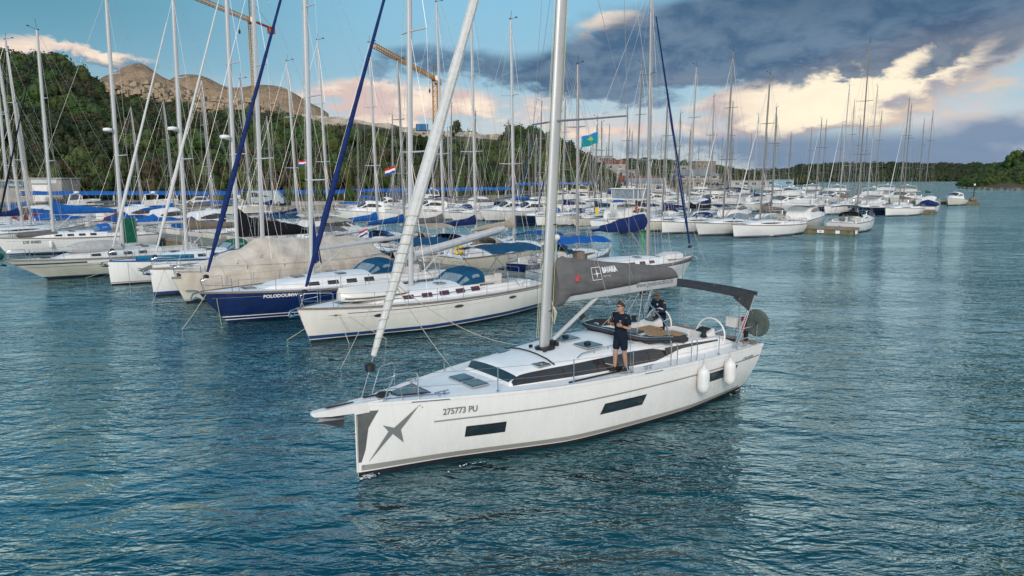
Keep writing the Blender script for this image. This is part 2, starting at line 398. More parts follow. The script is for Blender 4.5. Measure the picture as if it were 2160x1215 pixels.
def islet(px, k):
    D = interp(px, [(2010, 385), (2060, 345), (2160, 330), (2700, 320)]) + 150 * k
    top = sinterp(px, [(2010, 398), (2030, 390), (2070, 368), (2110, 356), (2160, 342), (2300, 330), (2700, 300)])
    zr = CAMH + (372 - top) / 1440 * 420
    z = -.6 + (zr + .6) * (1 - (1 - min(k, 1)) ** 2.0)
    p = atD(px, D); return (p.x, D, z + (mnoise.noise(Vector((p.x * .05, D * .05, 5))) * 1.2 * min(k, 1)))
terrain('islet', islet, [2010 + 12 * i for i in range(58)], [i / 12 for i in range(0, 17)], EARTH, 'green headland at the right edge')

# quarry mounds of earth behind the ridge
def mound(prof, D0, depth, name, label):
    b = MB(); rows = []
    for j in range(13):
        k = -1 + j / 6; row = []
        for i in range(41):
            px = prof[0][0] + (prof[-1][0] - prof[0][0]) * i / 40
            D = D0 + depth * k; zt = CAMH + (372 - sinterp(px, prof)) / 1440 * D0
            z0 = 22; f = max(0, 1 - abs(k)) ** .8
            p = atD(px, D); z = z0 + (zt - z0) * f + mnoise.noise(Vector((p.x * .06, D * .06, 2))) * 2.5 * f
            z += abs(mnoise.noise(Vector((px * .045 + p.x * .02, 3, D * .02)))) * -6 * f * (1 if k < 0 else 0)
            row.append((p.x, D, z))
        rows.append(row)
    b.grid(rows); tag(b.build(name, MOUND, ang=180), label, kind='structure')
mound([(180, 225), (230, 178), (262, 160), (292, 150), (322, 152), (356, 168), (385, 182), (420, 200), (470, 215)], 400, 60, 'quarry_mound', 'tan quarry mound with a rounded peak on the left ridge')
mound([(350, 205), (382, 176), (410, 166), (440, 172), (480, 184), (520, 192), (560, 186), (600, 192), (640, 206), (670, 225), (700, 248)], 430, 60, 'quarry_mound', 'long tan quarry mound behind the crane')
# rubble: loose rocks counted by nobody, one mesh
def rocks(name, label, spots, m, seed):
    r = random.Random(seed); b = MB()
    for (x, y, z, s) in spots:
        c = [(x + s * r.uniform(.7, 1.1) * a, y + s * r.uniform(.7, 1.1) * bb, z + s * r.uniform(.4, .8) * cc) for a in (-.5, .5) for bb in (-.5, .5) for cc in (-.5, .6)]
        b.add(c, [(0, 1, 3, 2), (4, 6, 7, 5), (0, 4, 5, 1), (2, 3, 7, 6), (0, 2, 6, 4), (1, 5, 7, 3)])
    return tag(b.build(name, m, ang=0), label, kind='stuff')
rs = []
for i in range(1500):
    px = R.uniform(225, 585); py = interp(px, [(225, 190), (300, 200), (420, 222), (585, 232)]) + R.gauss(0, 1) * interp(px, [(225, 8), (400, 9), (585, 4)])
    D = R.uniform(305, 330); p = atD(px, D, py); rs.append((p.x, p.y, p.z, R.uniform(.8, 3.4)))
rocks('rubble', 'pale quarry rubble spilling over the ridge', rs, ROCK, 3)
b = MB(); rows = []
for px in range(215, 600, 12):
    c = interp(px, [(215, 190), (300, 200), (420, 222), (600, 234)]); h = interp(px, [(215, 14), (400, 16), (600, 7)])
    rows.append([tuple(atD(px, D, c + dpy)) for D, dpy in ((302, h * 1.6), (312, h * .4), (322, -h * .4), (338, -h))])
b.grid(rows); tag(b.build('rubble_slope', ROCK, ang=180), 'rubble slope below the quarry mounds', kind='structure')
# limestone terraces
TERR = [(630, 246), (700, 254), (800, 266), (900, 280), (1000, 287), (1080, 294)]
def hillD(px, py):                         # where the sight line of a place of the picture meets the hill
    for i in range(200):
        p = hill1(px, i / 160)
        if CAMH + (372 - py) / 1440 * p[1] < p[2]: return p[1]
    return hill1(px, 1.0)[1]
b = MB(); rows = []
for px in range(634, 1072, 7):
    c = sinterp(px, TERR); h = 7 + 4 * mnoise.noise(Vector((px * .03, 0, 0))); j = mnoise.noise(Vector((px * .07, 4, 0))) * 3; row = []
    for q in (1.5, .9, .55, .5, .0, -.35, -.4, -1.0):
        D = hillD(px, c + 6) - 1.5 + (1.2 - q) * 1.5 + mnoise.noise(Vector((px * .11, q * 3, 2))) * 1.5 + (2.5 if q < .52 else 0) + (2.5 if q < -.37 else 0); row.append(tuple(atD(px, D, c + j + q * h)))
    rows.append(row)
b.grid(rows); tag(b.build('limestone_terrace', LIME, ang=30), 'pale limestone terraces cut along the ridge', kind='structure')

# quay ground and stone shoreline
def shoreD(px): return sinterp(px, [(-600, 104), (0, 106), (400, 108), (620, 112), (760, 122), (1000, 150), (1180, 190), (1300, 235), (1450, 300), (1600, 400)])
b = MB(); pxs = list(range(-600, 1620, 20))
b.grid([[tuple(atD(px, shoreD(px) + 3.0)[:2]) + (1.35,) for px in pxs], [tuple(atD(px, shoreD(px) * 1.0 + 14)[:2]) + (1.5,) for px in pxs], [tuple(atD(px, shoreD(px) * 1.15 + 60)[:2]) + (2.0,) for px in pxs]])
tag(b.build('quay', mat('quay_gravel', (.3, .26, .21), .95, col2=(.19, .165, .13), vs=.3), ang=0), 'gravel quay along the shore', kind='structure')
b = MB()
b.grid([[(atD(px, shoreD(px) + d)[0] + mnoise.noise(Vector((px * .3, d, 0))) * .6, atD(px, shoreD(px) + d)[1] + mnoise.noise(Vector((px * .2, d, 5))) * .9, z + mnoise.noise(Vector((px * .25, d, 9))) * .2) for px in range(-600, 1620, 4)] for d, z in ((-1.6, -.6), (-.6, .1), (.4, .55), (1.6, 1.0), (3.2, 1.36))])
tag(b.build('stone_bank', STONE, ang=0), 'stone bank at the foot of the quay', kind='structure')
rs = []
for i in range(1100):
    px = R.uniform(-60, 1300); p = atD(px, shoreD(px) + R.uniform(-.8, 2.6)); rs.append((p.x, p.y, R.uniform(.1, 1.1), R.uniform(.3, .9)))
rocks('shore_rocks', 'loose stones lying along the quay bank', rs, STONE, 5)
rs = []
for i in range(600):
    px = R.uniform(2022, 2330); p = Vector(islet(px, R.uniform(-.03, .04))); rs.append((p.x, p.y, R.uniform(-.5, .25), R.uniform(.5, 2.0)))
rocks('islet_rocks', 'pale rocks along the waterline of the right headland', rs, SHORE, 6)

# ------------------------------------------------------------------ foliage
def leafmat(name, c1, c2):
    m = bpy.data.materials.new(name); m.use_nodes = True; t = m.node_tree; N.tree = t
    b = t.nodes['Principled BSDF']; b.inputs['Roughness'].default_value = .6; b.inputs['Specular IOR Level'].default_value = .3
    oi = t.nodes.new('ShaderNodeObjectInfo'); tcn = t.nodes.new('ShaderNodeTexCoord')
    g = t.nodes.new('ShaderNodeNewGeometry')
    f = smooth(nz(N(g.outputs['Position']), .045, 3, .6) + (N(oi.outputs['Random']) - .5) * .5, .3, .7)
    c = mixc(f, c1, c2); f2 = smooth(nz(N(tcn.outputs['Object']), 1.1, 3), .35, .65)
    c = mixc(f2 * .45, c, tuple(x * 1.9 for x in c1)); t.links.new(c.k, b.inputs['Base Color'])
    tr = t.nodes.new('ShaderNodeBsdfTranslucent'); t.links.new(c.k, tr.inputs[0])
    mx = t.nodes.new('ShaderNodeMixShader'); mx.inputs[0].default_value = .22
    t.links.new(b.outputs[0], mx.inputs[1]); t.links.new(tr.outputs[0], mx.inputs[2]); t.links.new(mx.outputs[0], t.nodes['Material Output'].inputs[0])
    return m
LEAF = leafmat('broadleaf_foliage', (.036, .072, .016), (.078, .092, .022))
LEAF2 = leafmat('dark_evergreen_foliage', (.024, .041, .014), (.054, .058, .023))
LEAF3 = leafmat('olive_brown_foliage', (.045, .047, .02), (.07, .056, .028))
BARK = mat('bark', (.09, .07, .05), .95, var=.3, vs=2)
def crown_mesh(name, seed, m, nl=520, pine=0):
    r = random.Random(seed); b = MB()
    lumps = []
    for i in range(15):
        a = r.uniform(0, 2 * pi); q = r.uniform(0, 1) ** .6 * .62; z = r.uniform(.1, .9) if not pine else r.uniform(.45, .9)
        lumps.append((Vector((q * cos(a), q * sin(a), z * (1.0 - .25 * q))), r.uniform(.22, .38)))
    for c, rad in lumps:
        for i in range(nl // 15):
            d = Vector((r.gauss(0, 1), r.gauss(0, 1), r.gauss(0, 1) + .35)).normalized()
            p = c + d * rad * r.uniform(.75, 1.1); n = (d + Vector((r.gauss(0, .45), r.gauss(0, .45), r.gauss(0, .45)))).normalized()
            u = n.orthogonal().normalized(); v = n.cross(u); an = r.uniform(0, 6.3); u, v = u * cos(an) + v * sin(an), v * cos(an) - u * sin(an)
            s = r.uniform(.045, .095); k = r.uniform(.45, .8)
            b.add([p - u * s, p - v * s * k, p + u * s, p + v * s * k], [(0, 1, 2, 3)])
        b.ell(c, (rad * .8, rad * .8, rad * .75), 7, 5)
    me = b.mesh(name, m, 0); return me
PROTO = bpy.data.collections.new('crown_library')
protos = []
for i, (m, pn) in enumerate([(LEAF, 0), (LEAF, 0), (LEAF2, 0), (LEAF2, 1), (LEAF3, 0), (LEAF, 0), (LEAF2, 0)]):
    o = bpy.data.objects.new('crown_%d' % i, crown_mesh('crown', 40 + i, m, pine=pn)); PROTO.objects.link(o); protos.append(o)
def scatter_group():
    g = bpy.data.node_groups.new('scatter_crowns', 'GeometryNodeTree')
    g.interface.new_socket('Geometry', in_out='INPUT', socket_type='NodeSocketGeometry'); g.interface.new_socket('Geometry', in_out='OUTPUT', socket_type='NodeSocketGeometry')
    L = g.links.new; nn = g.nodes.new
    gi = nn('NodeGroupInput'); go = nn('NodeGroupOutput'); iop = nn('GeometryNodeInstanceOnPoints'); ci = nn('GeometryNodeCollectionInfo')
    ci.inputs['Collection'].default_value = PROTO; ci.inputs['Separate Children'].default_value = True; ci.inputs['Reset Children'].default_value = True
    def attr(n_, ty):
        a = nn('GeometryNodeInputNamedAttribute'); a.data_type = ty; a.inputs['Name'].default_value = n_; return a
    a1 = attr('rot', 'FLOAT'); a2 = attr('scl', 'FLOAT_VECTOR'); a3 = attr('pick', 'INT')
    cx = nn('ShaderNodeCombineXYZ'); L(a1.outputs[0], cx.inputs[2])
    L(gi.outputs[0], iop.inputs['Points']); L(ci.outputs[0], iop.inputs['Instance']); iop.inputs['Pick Instance'].default_value = True
    L(a3.outputs[0], iop.inputs['Instance Index']); L(cx.outputs[0], iop.inputs['Rotation']); L(a2.outputs[0], iop.inputs['Scale'])
    L(iop.outputs[0], go.inputs[0]); return g
SG = scatter_group()
def forest(name, label, pts):              # pts: (x, y, z, radius, height, pick)
    me = bpy.data.meshes.new(name); me.from_pydata([p[:3] for p in pts], [], [])
    a = me.attributes.new('rot', 'FLOAT', 'POINT'); a.data.foreach_set('value', [R.uniform(0, 6.3) for p in pts])
    a = me.attributes.new('scl', 'FLOAT_VECTOR', 'POINT'); a.data.foreach_set('vector', [q for p in pts for q in (p[3], p[3], p[4])])
    a = me.attributes.new('pick', 'INT', 'POINT'); a.data.foreach_set('value', [p[5] for p in pts])
    o = link(name, me); md = o.modifiers.new('scatter', 'NODES'); md.node_group = SG
    return tag(o, label, kind='stuff')
def inrub(px, k, p):
    py = 372 - (p[2] - CAMH) * 1440 / p[1]
    if 225 < px < 590 and py < interp(px, [(225, 200), (300, 214), (420, 234), (590, 240)]) - 2: return True
    if 640 < px < 1060 and -9 < py - sinterp(px, TERR) < 20: return R.random() < .93
    return False
pts = []
for i in range(5200):
    px = R.uniform(-420, 1290); k = R.random() ** .8 * 1.12; p = hill1(px, k)
    if inrub(px, k, p): continue
    s = R.choice([R.uniform(1.6, 3.2), R.uniform(3, 6)]) * (1 + .2 * k); h = s * R.uniform(.8, 1.45)
    if 630 < px < 1070:
        dp = 372 - (p[2] - CAMH) * 1440 / p[1] - sinterp(px, TERR)
        if 0 < dp < 44: s = min(s, 1.6 + dp * .04); h = min(h, max(1.0, (dp - 8) * .14))
    f = mnoise.noise(Vector((p[0] * .025, p[1] * .025, 0)))
    pick = R.choice([0, 1, 5, 0, 1, 2]) if f > 0.02 else R.choice([2, 3, 4, 6, 2, 0])
    pts.append((p[0], p[1], p[2] - .8, s, h, pick))
for i in range(520):                        # dense bottom edge of the wood
    px = R.uniform(-300, 1270); p = hill1(px, R.uniform(0, .06)); s = R.uniform(2.4, 4.2)
    pts.append((p[0], p[1] - R.uniform(0, 5), p[2] - 1.0, s, s * R.uniform(1.2, 2.1), R.choice([0, 1, 2, 2, 6, 4])))
for i in range(150):                         # scrub along the crest above the terraces
    px = R.uniform(640, 1060); p = hill1(px, R.uniform(1.0, 1.08)); s = R.uniform(1.0, 2.6)
    if mnoise.noise(Vector((px * .03, 7, 0))) > -.12: pts.append((p[0], p[1], p[2] - .4, s, s * R.uniform(.8, 1.3), R.choice([2, 2, 0, 6])))
forest('hillside_wood', 'dense mixed wood covering the hill behind the quay', pts)
pts = []
for i in range(2400):
    px = R.uniform(1110, 1700); k = R.random() * 1.1; p = hill2(px, k); s = R.uniform(3.2, 5.5)
    pts.append((p[0], p[1], p[2] - .8, s, s * R.uniform(.8, 1.25), R.choice([2, 2, 3, 4, 6, 0])))
forest('headland_wood', 'dark wood on the low headland behind the marina buildings', pts)
pts = []
for i in range(3000):
    px = R.uniform(1600, 2700); k = R.random() ** 1.5 * 1.0; p = coast(px, k); s = R.uniform(7, 13)
    pts.append((p[0], p[1], p[2] - 1, s, s * R.uniform(.8, 1.2), R.choice([2, 2, 3, 6])))
forest('coast_wood', 'distant dark wood along the far coast', pts)
pts = []
for i in range(1900):
    px = R.uniform(2022, 2600); k = R.uniform(.09, 1.0) ** .9; p = islet(px, k); s = R.uniform(2.2, 4.2) * (1 if k < .6 else 1.3)
    if p[2] < .9: continue
    pts.append((p[0], p[1], p[2] - .8, s, s * R.uniform(.7, 1.1), R.choice([0, 1, 5, 0, 2])))
forest('islet_scrub', 'bright green scrub on the right headland', pts)
# single trees that stand out
def tree(label, p, r, h, pick, group=None, name='broadleaf_tree', trunk=.35):
    t = thing(name, label, 'tree', p, R.uniform(0, 6), group)
    c = link('crown', protos[pick].data, t, (0, 0, h * trunk * .55)); c.scale = (r, r, h * (1 - trunk * .5))
    b = MB(); b.tube([(0, 0, -1), (.1, 0, h * .3), (0, .1, h * .6)], [.05 * h, .035 * h, .02 * h], 7)
    for a in (0, 2.1, 4.2): b.tube([(0, 0, h * .3), (cos(a) * r * .3, sin(a) * r * .3, h * .55), (cos(a) * r * .5, sin(a) * r * .5, h * .7)], [.02 * h, .014 * h, .006 * h], 5)
    b.build('trunk', BARK, t)
    return t
tree('round spreading tree on the ridge crest left of the quarry mound', hill1(160, 1.0), 7.5, 10.5, 1)
tree('dark bushy tree on the ridge touching the left end of the rubble', hill1(213, 1.0), 4.5, 8, 2)
tree('rounded tree crowning the far left hilltop', hill1(35, 1.0), 6, 9, 0)
tree('small dark tree on the ridge behind the terraces, right of the long mound', hill1(735, 1.04), 4, 6.5, 2)
tree('tree on the terrace ridge beside the blue containers', hill1(965, 1.03), 3.6, 6.5, 2)
tree('tall bushy tree standing alone at the crest of the right headland', atD(2138, 420, 360), 7, 11, 0)
tree('lower dark tree at the picture edge on the right headland', atD(2160, 430, 356), 8, 12, 2)
for i, (px, D, s, lab) in enumerate([(608, 121, 1.5, 'small round bush on the quay beside the grey van'), (672, 122, 1.8, 'small green bush on the quay right of the dark car'), (735, 124, 1.5, 'low bush at the right end of the blue canopy')]):
    tree(lab, (atD(px, D).x, D, 1.5), s, s * 1.7, 0, name='bush', trunk=.1)
# ------------------------------------------------------------------ pontoons
PD = Vector((-.783, .622, 0)); PN = Vector((.622, .783, 0))
def text_bm(body, size, bold=0, align='LEFT', shear=0, spacing=1):
    c = bpy.data.curves.new('txt', 'FONT'); c.body = body; c.size = size; c.offset = bold; c.align_x = align; c.shear = shear; c.resolution_u = 3; c.space_character = spacing
    o = bpy.data.objects.new('txt', c); COL.objects.link(o); bpy.context.view_layer.update()
    me = o.to_mesh(); vs = [tuple(v.co) for v in me.vertices]; fs = [tuple(p.vertices) for p in me.polygons]
    o.to_mesh_clear(); bpy.data.objects.remove(o); bpy.data.curves.remove(c); return vs, fs
def lettering(name, body, size, fn, m, parent=None, bold=0, align='LEFT', shear=0, spacing=1):
    vs, fs = text_bm(body, size, bold, align, shear, spacing)
    b = MB(); b.add([fn(x, y) for x, y, z in vs], fs)
    me = bpy.data.meshes.new(name); me.from_pydata(b.v, [], b.f); me.materials.append(m); me.update()
    return link(name, me, parent)
def pontoon(p0, ln, label, pads=0):
    rz = atan2(PD.y, PD.x); t = thing('pontoon', label, 'pontoon', (p0[0], p0[1], 0), rz, 'floating pontoons')
    b = MB(); b.box(ln / 2, 0, .22, ln, 2.5, .9); b.build('float', PONT, t, ang=0)
    b = MB()
    n = int(ln / .9)
    for i in range(n): b.box(.45 + i * .9, 0, .7 + R.uniform(-.004, .004), .86, 2.42, .06)
    d = b.build('decking', CONC, t, ang=0); d['kind'] = 'stuff'
    b = MB(); b.box(ln / 2, -1.3, .58, ln - .1, .09, .16); b.box(ln / 2, 1.3, .58, ln - .1, .09, .16); b.box(-.05, 0, .58, .09, 2.6, .16); b.build('fender_rail', TEAKG, t)
    for i in range(int(ln / 6)):
        for s_ in (-1, 1):
            q = MB(); x = 2 + i * 6; q.box(x, s_ * 1.0, .76, .06, .06, .06); q.tube([(x - .18, s_ * 1.0, .81), (x + .18, s_ * 1.0, .81)], .025, 5); q.build('cleat', STEEL, t)
    return t
pA = pontoon((2.5, 37.5), 78, 'long floating pontoon behind the near row of moored yachts')
pB = pontoon((38.4, 76.2), 78, 'mossy pontoon with number plates on its end, right of the white yacht')
pC = pontoon((72.4, 117.6), 92, 'low weathered pontoon end with a white buoy on its side')
pD = pontoon((106, 156.0), 105, 'outermost pontoon, its end carrying a small light post')
WHITE = mat('white_plate', (.75, .75, .73), .5)
def ppt(p0, x, y, z=0): return Vector((p0[0], p0[1], 0)) + PD * x + Vector((-PD.y, PD.x, 0)) * y + Vector((0, 0, z))
# the pontoon face turned to the camera: number plates
for x, wd in ((1.6, .55), (3.4, .9), (7.6, .6)):
    b = MB(); b.box(x, 1.365, .26, wd * .8, .03, .34); b.build('number_plate', WHITE, pB)
lettering('number', '10', .3, lambda x, y: (3.4 - x + .02, 1.386, .16 + y), LOGO, pB, .008, 'CENTER')
b = MB(); b.box(-.14, .5, .28, .12, .7, .4); b.build('end_plate', WHITE, pB)
t = thing('buoy', 'white ball buoy against the side of the weathered pontoon', 'buoy', ppt((72.4, 117.6), 3.2, 1.7, .1)); MB().ell((0, 0, 0), (.42, .42, .42), 12, 8).build('ball', FEND, t)
MB().tube([(0, 0, .3), (0, -.3, .45)], .03, 5).build('rope', ROPE, t)
t = thing('light_post', 'thin dark light post on the outermost pontoon end', 'light post', ppt((106, 156), 1.2, 0, .73)); b = MB(); b.tube([(0, 0, 0), (0, 0, 3.6)], .09, 6); b.build('post', BLACK, t); MB().lathe([(.02, 3.6), (.2, 3.65), (.2, 3.95), (.03, 4.05)]).build('lamp', WHITE, t); MB().ell((0, 0, .5), (.9, .7, .6), 9, 6).build('net_pile', TAUPEC, t)

# ------------------------------------------------------------------ blue canopy, white buildings, vehicles on the quay
def canopy(px0, px1, D0, D1, zt, label):
    a = atD(px0, D0); c = atD(px1, D1); dv = Vector((c.x - a.x, c.y - a.y, 0)); ln = dv.length; rz = atan2(dv.y, dv.x)
    t = thing('blue_canopy', label, 'canopy', (a.x, a.y, 1.4), rz, 'blue canopies over the parking places')
    n = max(2, int(ln / 5)); 
    for i in range(n):
        x0 = ln * i / n; x1 = ln * (i + 1) / n; b = MB()
        b.sheet([[(x0 + (x1 - x0) * k / 4, y, zt + .35 * (y / 4.5) - .12 * sin(pi * k / 4)) for k in range(5)] for y in (-.2, 2.2, 4.6)], .05)
        b.box((x0 + x1) / 2, -.22, zt - .16, x1 - x0 - .03, .03, .3)
        b.build('canopy_panel', ROYAL, t)
    for i in range(n + 1):
        x = ln * i / n; MB().box(x, 0, zt / 2, .12, .12, zt - .1).build('post', WHITE, t); MB().box(x, 4.4, zt / 2 + .1, .12, .12, zt + .1).build('post', WHITE, t)
    return t
canopy(36, 505, 121, 123, 2.05, 'long blue fabric canopy over the parking at the left quay')
canopy(528, 726, 124, 126, 2.2, 'short blue fabric canopy above the grey van')
canopy(760, 1092, 128, 152, 2.35, 'blue fabric canopy right of the gap, ending behind the tall masts')
canopy(1095, 1262, 172, 200, 3.1, 'faint blue canopy strip at the foot of the right end of the wood')

def block(t, cx, cy, z0, sx, sy, sz, wm, wins=(), roof=None, rm=None, shut=GLASS):
    MB().box(cx, cy, z0 + sz / 2, sx, sy, sz).build('wall', wm, t, ang=0)
    if roof == 'flat': MB().box(cx, cy, z0 + sz + .12, sx + .5, sy + .5, .28).build('roof', rm, t, ang=0)
    if roof == 'gable':
        b = MB(); h = sy * .22; x0, x1 = cx - sx / 2 - .4, cx + sx / 2 + .4; ya, yb = cy - sy / 2 - .4, cy + sy / 2 + .4; z = z0 + sz + .02
        b.add([(x0, ya, z), (x1, ya, z), (x1, yb, z), (x0, yb, z), (x0, cy, z + h), (x1, cy, z + h)], [(0, 1, 5, 4), (3, 4, 5, 2), (0, 4, 3), (1, 2, 5), (0, 3, 2, 1)]); b.build('roof', rm, t, ang=0)
    if roof == 'hip':
        b = MB(); h = sy * .25; q = sy * .4; x0, x1 = cx - sx / 2 - .5, cx + sx / 2 + .5; ya, yb = cy - sy / 2 - .5, cy + sy / 2 + .5; z = z0 + sz + .02
        b.add([(x0, ya, z), (x1, ya, z), (x1, yb, z), (x0, yb, z), (x0 + q, cy, z + h), (x1 - q, cy, z + h)], [(0, 1, 5, 4), (3, 4, 5, 2), (0, 4, 3), (1, 2, 5), (0, 3, 2, 1)]); b.build('roof', rm, t, ang=0)
    for (x, z, w_, h_) in wins:
        f = MB().box(cx + x, cy - sy / 2 - .01, z0 + z, w_ + .16, .1, h_ + .16).build('window', WHITE, t, ang=0)
        MB().box(cx + x, cy - sy / 2 - .06, z0 + z, w_, .04, h_).build('pane', shut, f, ang=0)
WALLW = mat('white_render', (.36, .345, .32), .85, col2=(.27, .26, .24), vs=.4)
WALLY = mat('ochre_render', (.24, .195, .125), .85, var=.2, vs=.5)
WALLB = mat('beige_render', (.25, .2, .155), .85, var=.2, vs=.5)
TILE = mat('red_roof_tile', (.22, .08, .05), .85, var=.35, vs=2)
GREYR = mat('grey_metal_roof', (.2, .215, .23), .6, var=.2)
SIGN = mat('petrol_sign', (.02, .11, .15), .5)
p = atD(22, 134); t = thing('workshop', 'white single storey workshop with petrol blue sign at the left edge', 'building', (p.x, p.y, 1.6), .03)
block(t, 0, 0, 0, 18, 7, 3.9, WALLW, [(-6, 1.6, 1.6, 1), (5, 1.6, 1.6, 1)], 'flat', WALLW)
b = MB(); b.box(-1.2, -3.62, 3.25, 13, .12, 1.1); b.build('sign_board', SIGN, t); lettering('sign_text', 'marina', .9, lambda x, y: (2.2 + x, -3.69, 3.0 + y), WHITE, t)
MB().box(7.6, -3.66, 1.5, 2.2, .1, 2.6).build('door', TEAKG, t)
p = atD(118, 131); t = thing('boathouse', 'white boathouse with a wide sliding door beside the petrol sign building', 'building', (p.x, p.y, 1.6), .05)
block(t, 0, 0, 0, 5.8, 6, 4.3, WALLW, [], 'flat', WALLW); MB().box(-.9, -3.04, 1.7, 3.1, .08, 3.0).build('sliding_door', GEL, t); MB().box(-.2, -3.08, 3.9, 4.6, .06, .8).build('name_board', mat('pale_sign', (.5, .55, .55), .6), t)
b = MB(); b.tube([(-3.2, -3.1, 2.9), (-5.6, -5.6, 4.4)], .08, 5); b.tube([(3.2, -3.1, 2.6), (6.2, -4.2, 3.2)], .08, 5); b.build('hoist_arm', STEEL, t)

def villa(label, px, D, z, rz, cat, blocks):
    p = atD(px, D); t = thing('building', label, cat, (p.x, p.y, z), rz)
    for args in blocks: block(t, *args)
    return t
W4 = [(-6, 1.6, 1.8, 1.5), (-2, 1.6, 1.8, 1.5), (2, 1.6, 1.8, 1.5), (6, 1.6, 1.8, 1.5)]
villa('white terraced villa with a red roof on the slope above the marina', 1302, 300, 1.8, .1, 'house', [(0, 0, 0, 15.5, 10, 3.6, WALLW, W4, 'flat', WALLW), (1, 4, 4.0, 13, 9, 3.2, WALLW, [(-5, 1.5, 2, 1.6), (0, 1.5, 2, 1.6), (5, 1.5, 2, 1.6)], 'flat', WALLW), (0, 8, 7.5, 9, 8, 2.6, WALLW, [(-2, 1.3, 1.4, 1.2), (2, 1.3, 1.4, 1.2)], 'gable', TILE), (-3, 14, 10.8, 7, 5, 2.6, WALLW, [(0, 1.4, 5, 1.2)], 'flat', WALLW)])
villa('low harbour building with a shallow orange tiled roof below the villa', 1335, 262, 1.5, .05, 'building', [(0, 0, 0, 18, 9, 3.2, WALLB, W4, 'gable', TILE)])
villa('broad restaurant building with a grey hipped roof among the masts', 1466, 310, 1.5, .0, 'building', [(0, 0, 0, 20, 12, 3.4, WALLY, [(-7.5, 1.8, 2.6, 1.2), (-4, 1.8, 2.6, 1.2), (0, 1.8, 2.6, 1.2), (4, 1.8, 2.6, 1.2), (7.5, 1.8, 2.6, 1.2)], 'flat', WALLW), (0, 1, 3.7, 19, 10, 1.7, WALLW, [(-7, .9, 3, 1), (-2.4, .9, 3, 1), (2.4, .9, 3, 1), (7, .9, 3, 1)], 'hip', GREYR)])
villa('ochre villa with a balcony behind the hipped roof building', 1443, 372, 3.5, .1, 'house', [(0, 0, 0, 13, 9, 5.6, WALLY, [(-3.5, 1.6, 2, 1.6), (0, 1.6, 2, 1.6), (3.5, 1.6, 2, 1.6), (-3, 4.3, 2, 1.3), (2, 4.3, 2, 1.3)], 'flat', WALLY), (-1, 2, 5.9, 8, 6, 2.4, WALLW, [(0, 1.2, 3, 1.2)], 'flat', WALLW)])
villa('square beige apartment block standing on the headland ridge', 1478, 440, 7.0, .2, 'building', [(0, 0, 0, 14, 10, 8.6, WALLB, [(-4, 2, 1.6, 1.6), (0, 2, 1.6, 1.6), (4, 2, 1.6, 1.6), (-4, 5.6, 1.6, 1.6), (0, 5.6, 1.6, 1.6), (4, 5.6, 1.6, 1.6)], 'flat', WALLB)])
villa('small white gabled shed behind the trawler yacht', 1360, 232, 1.4, .0, 'building', [(0, 0, 0, 13, 7, 2.9, WALLW, [(-4, 1.5, 2, 1.4), (0, 1.5, 2, 1.4), (4, 1.5, 2, 1.4)], 'gable', GREYR)])
villa('low white shed behind the right hand masts', 1575, 330, 1.2, 0, 'building', [(0, 0, 0, 18, 8, 3.2, WALLW, [(-6, 1.8, 2, 1.2), (-2, 1.8, 2, 1.2), (2, 1.8, 2, 1.2), (6, 1.8, 2, 1.2)], 'flat', GREYR)])
villa('pale blue shed at the end of the quay', 1640, 360, 1.2, 0, 'building', [(0, 0, 0, 13, 8, 3.4, mat('pale_blue_cladding', (.2, .36, .44), .7, var=.15), [(-5, 2, 3, 1.2), (4, 2, 3, 1.2)], 'flat', GREYR)])
for i, px in enumerate((884, 897)):
    p = atD(px, 285, 276); b = MB(); b.box(0, 0, 1.3, 2.4, 5, 2.6)
    for k in range(8): b.box(-1.05 + k * .3, -2.52, 1.3, .12, .08, 2.4)
    o = b.build('container', mat('container_blue', (.02, .17, .4), .6, var=.2), None, (p.x, p.y, p.z), .1)
    tag(o, 'blue container on the terrace, the %s one of the pair' % ('left' if i == 0 else 'right'), 'container', 'blue containers on the terrace')

def car(label, cat, px, D, rz, L, Wd, H, m, van=False):
    p = atD(px, D); t = thing('parked_van' if van else 'parked_car', label, cat, (p.x, p.y, 1.46), rz)
    hw = Wd / 2
    prof = ([(-L/2, .35), (-L/2, H * .5), (-L/2 + .25, H * .52), (-L/2 + 1.15, H * .92), (-L/2 + 1.5, H), (L/2 - .15, H), (L/2, H * .8), (L/2, .35)] if van else
            [(-L/2, .35), (-L/2, .62), (-L/2 + .9, .86), (-L/2 + 1.6, H * .97), (-L/2 + 2.0, H), (L/2 - 1.2, H), (L/2 - .35, .95), (L/2, .85), (L/2, .35)])
    b = MB(); b.loft([[(x, y * (hw if z < H * .6 else hw * .86), z) for x, z in prof] for y in (-1, 1)]); b.build('body', m, t)
    a0, a1 = (-L/2 + .7, L/2 - .3) if van else (-L/2 + 1.2, L/2 - .6)
    for s_ in (-1, 1):
        yy = s_ * hw * .97; q = MB()
        q.add([(a0 + .3, yy, H * .58), (a1, yy, H * .58), (a1 - .2, yy * .92, H * .88), (a0 + .65, yy * .92, H * .88)], [(0, 1, 2, 3)]); q.build('window', GLASSB, t, ang=0)
        for x in (-L/2 + .85, L/2 - .85):
            wl = MB().lathe([(.02, -.1), (.33, -.1), (.34, 0), (.33, .1), (.02, .1)], (x, s_ * (hw - .02), .33), 14, 'y').build('wheel', RUBBER, t)
            MB().lathe([(.02, -.02), (.18, -.02), (.18, .03), (.02, .04)], (x, s_ * (hw + .08), .33), 10, 'y').build('rim', STEEL, wl)
    q = MB(); q.box(-L/2 + .02, hw * .6, .6, .06, .3, .15); q.build('headlight', WHITE, t); q = MB(); q.box(-L/2 + .02, -hw * .6, .6, .06, .3, .15); q.build('headlight', WHITE, t)
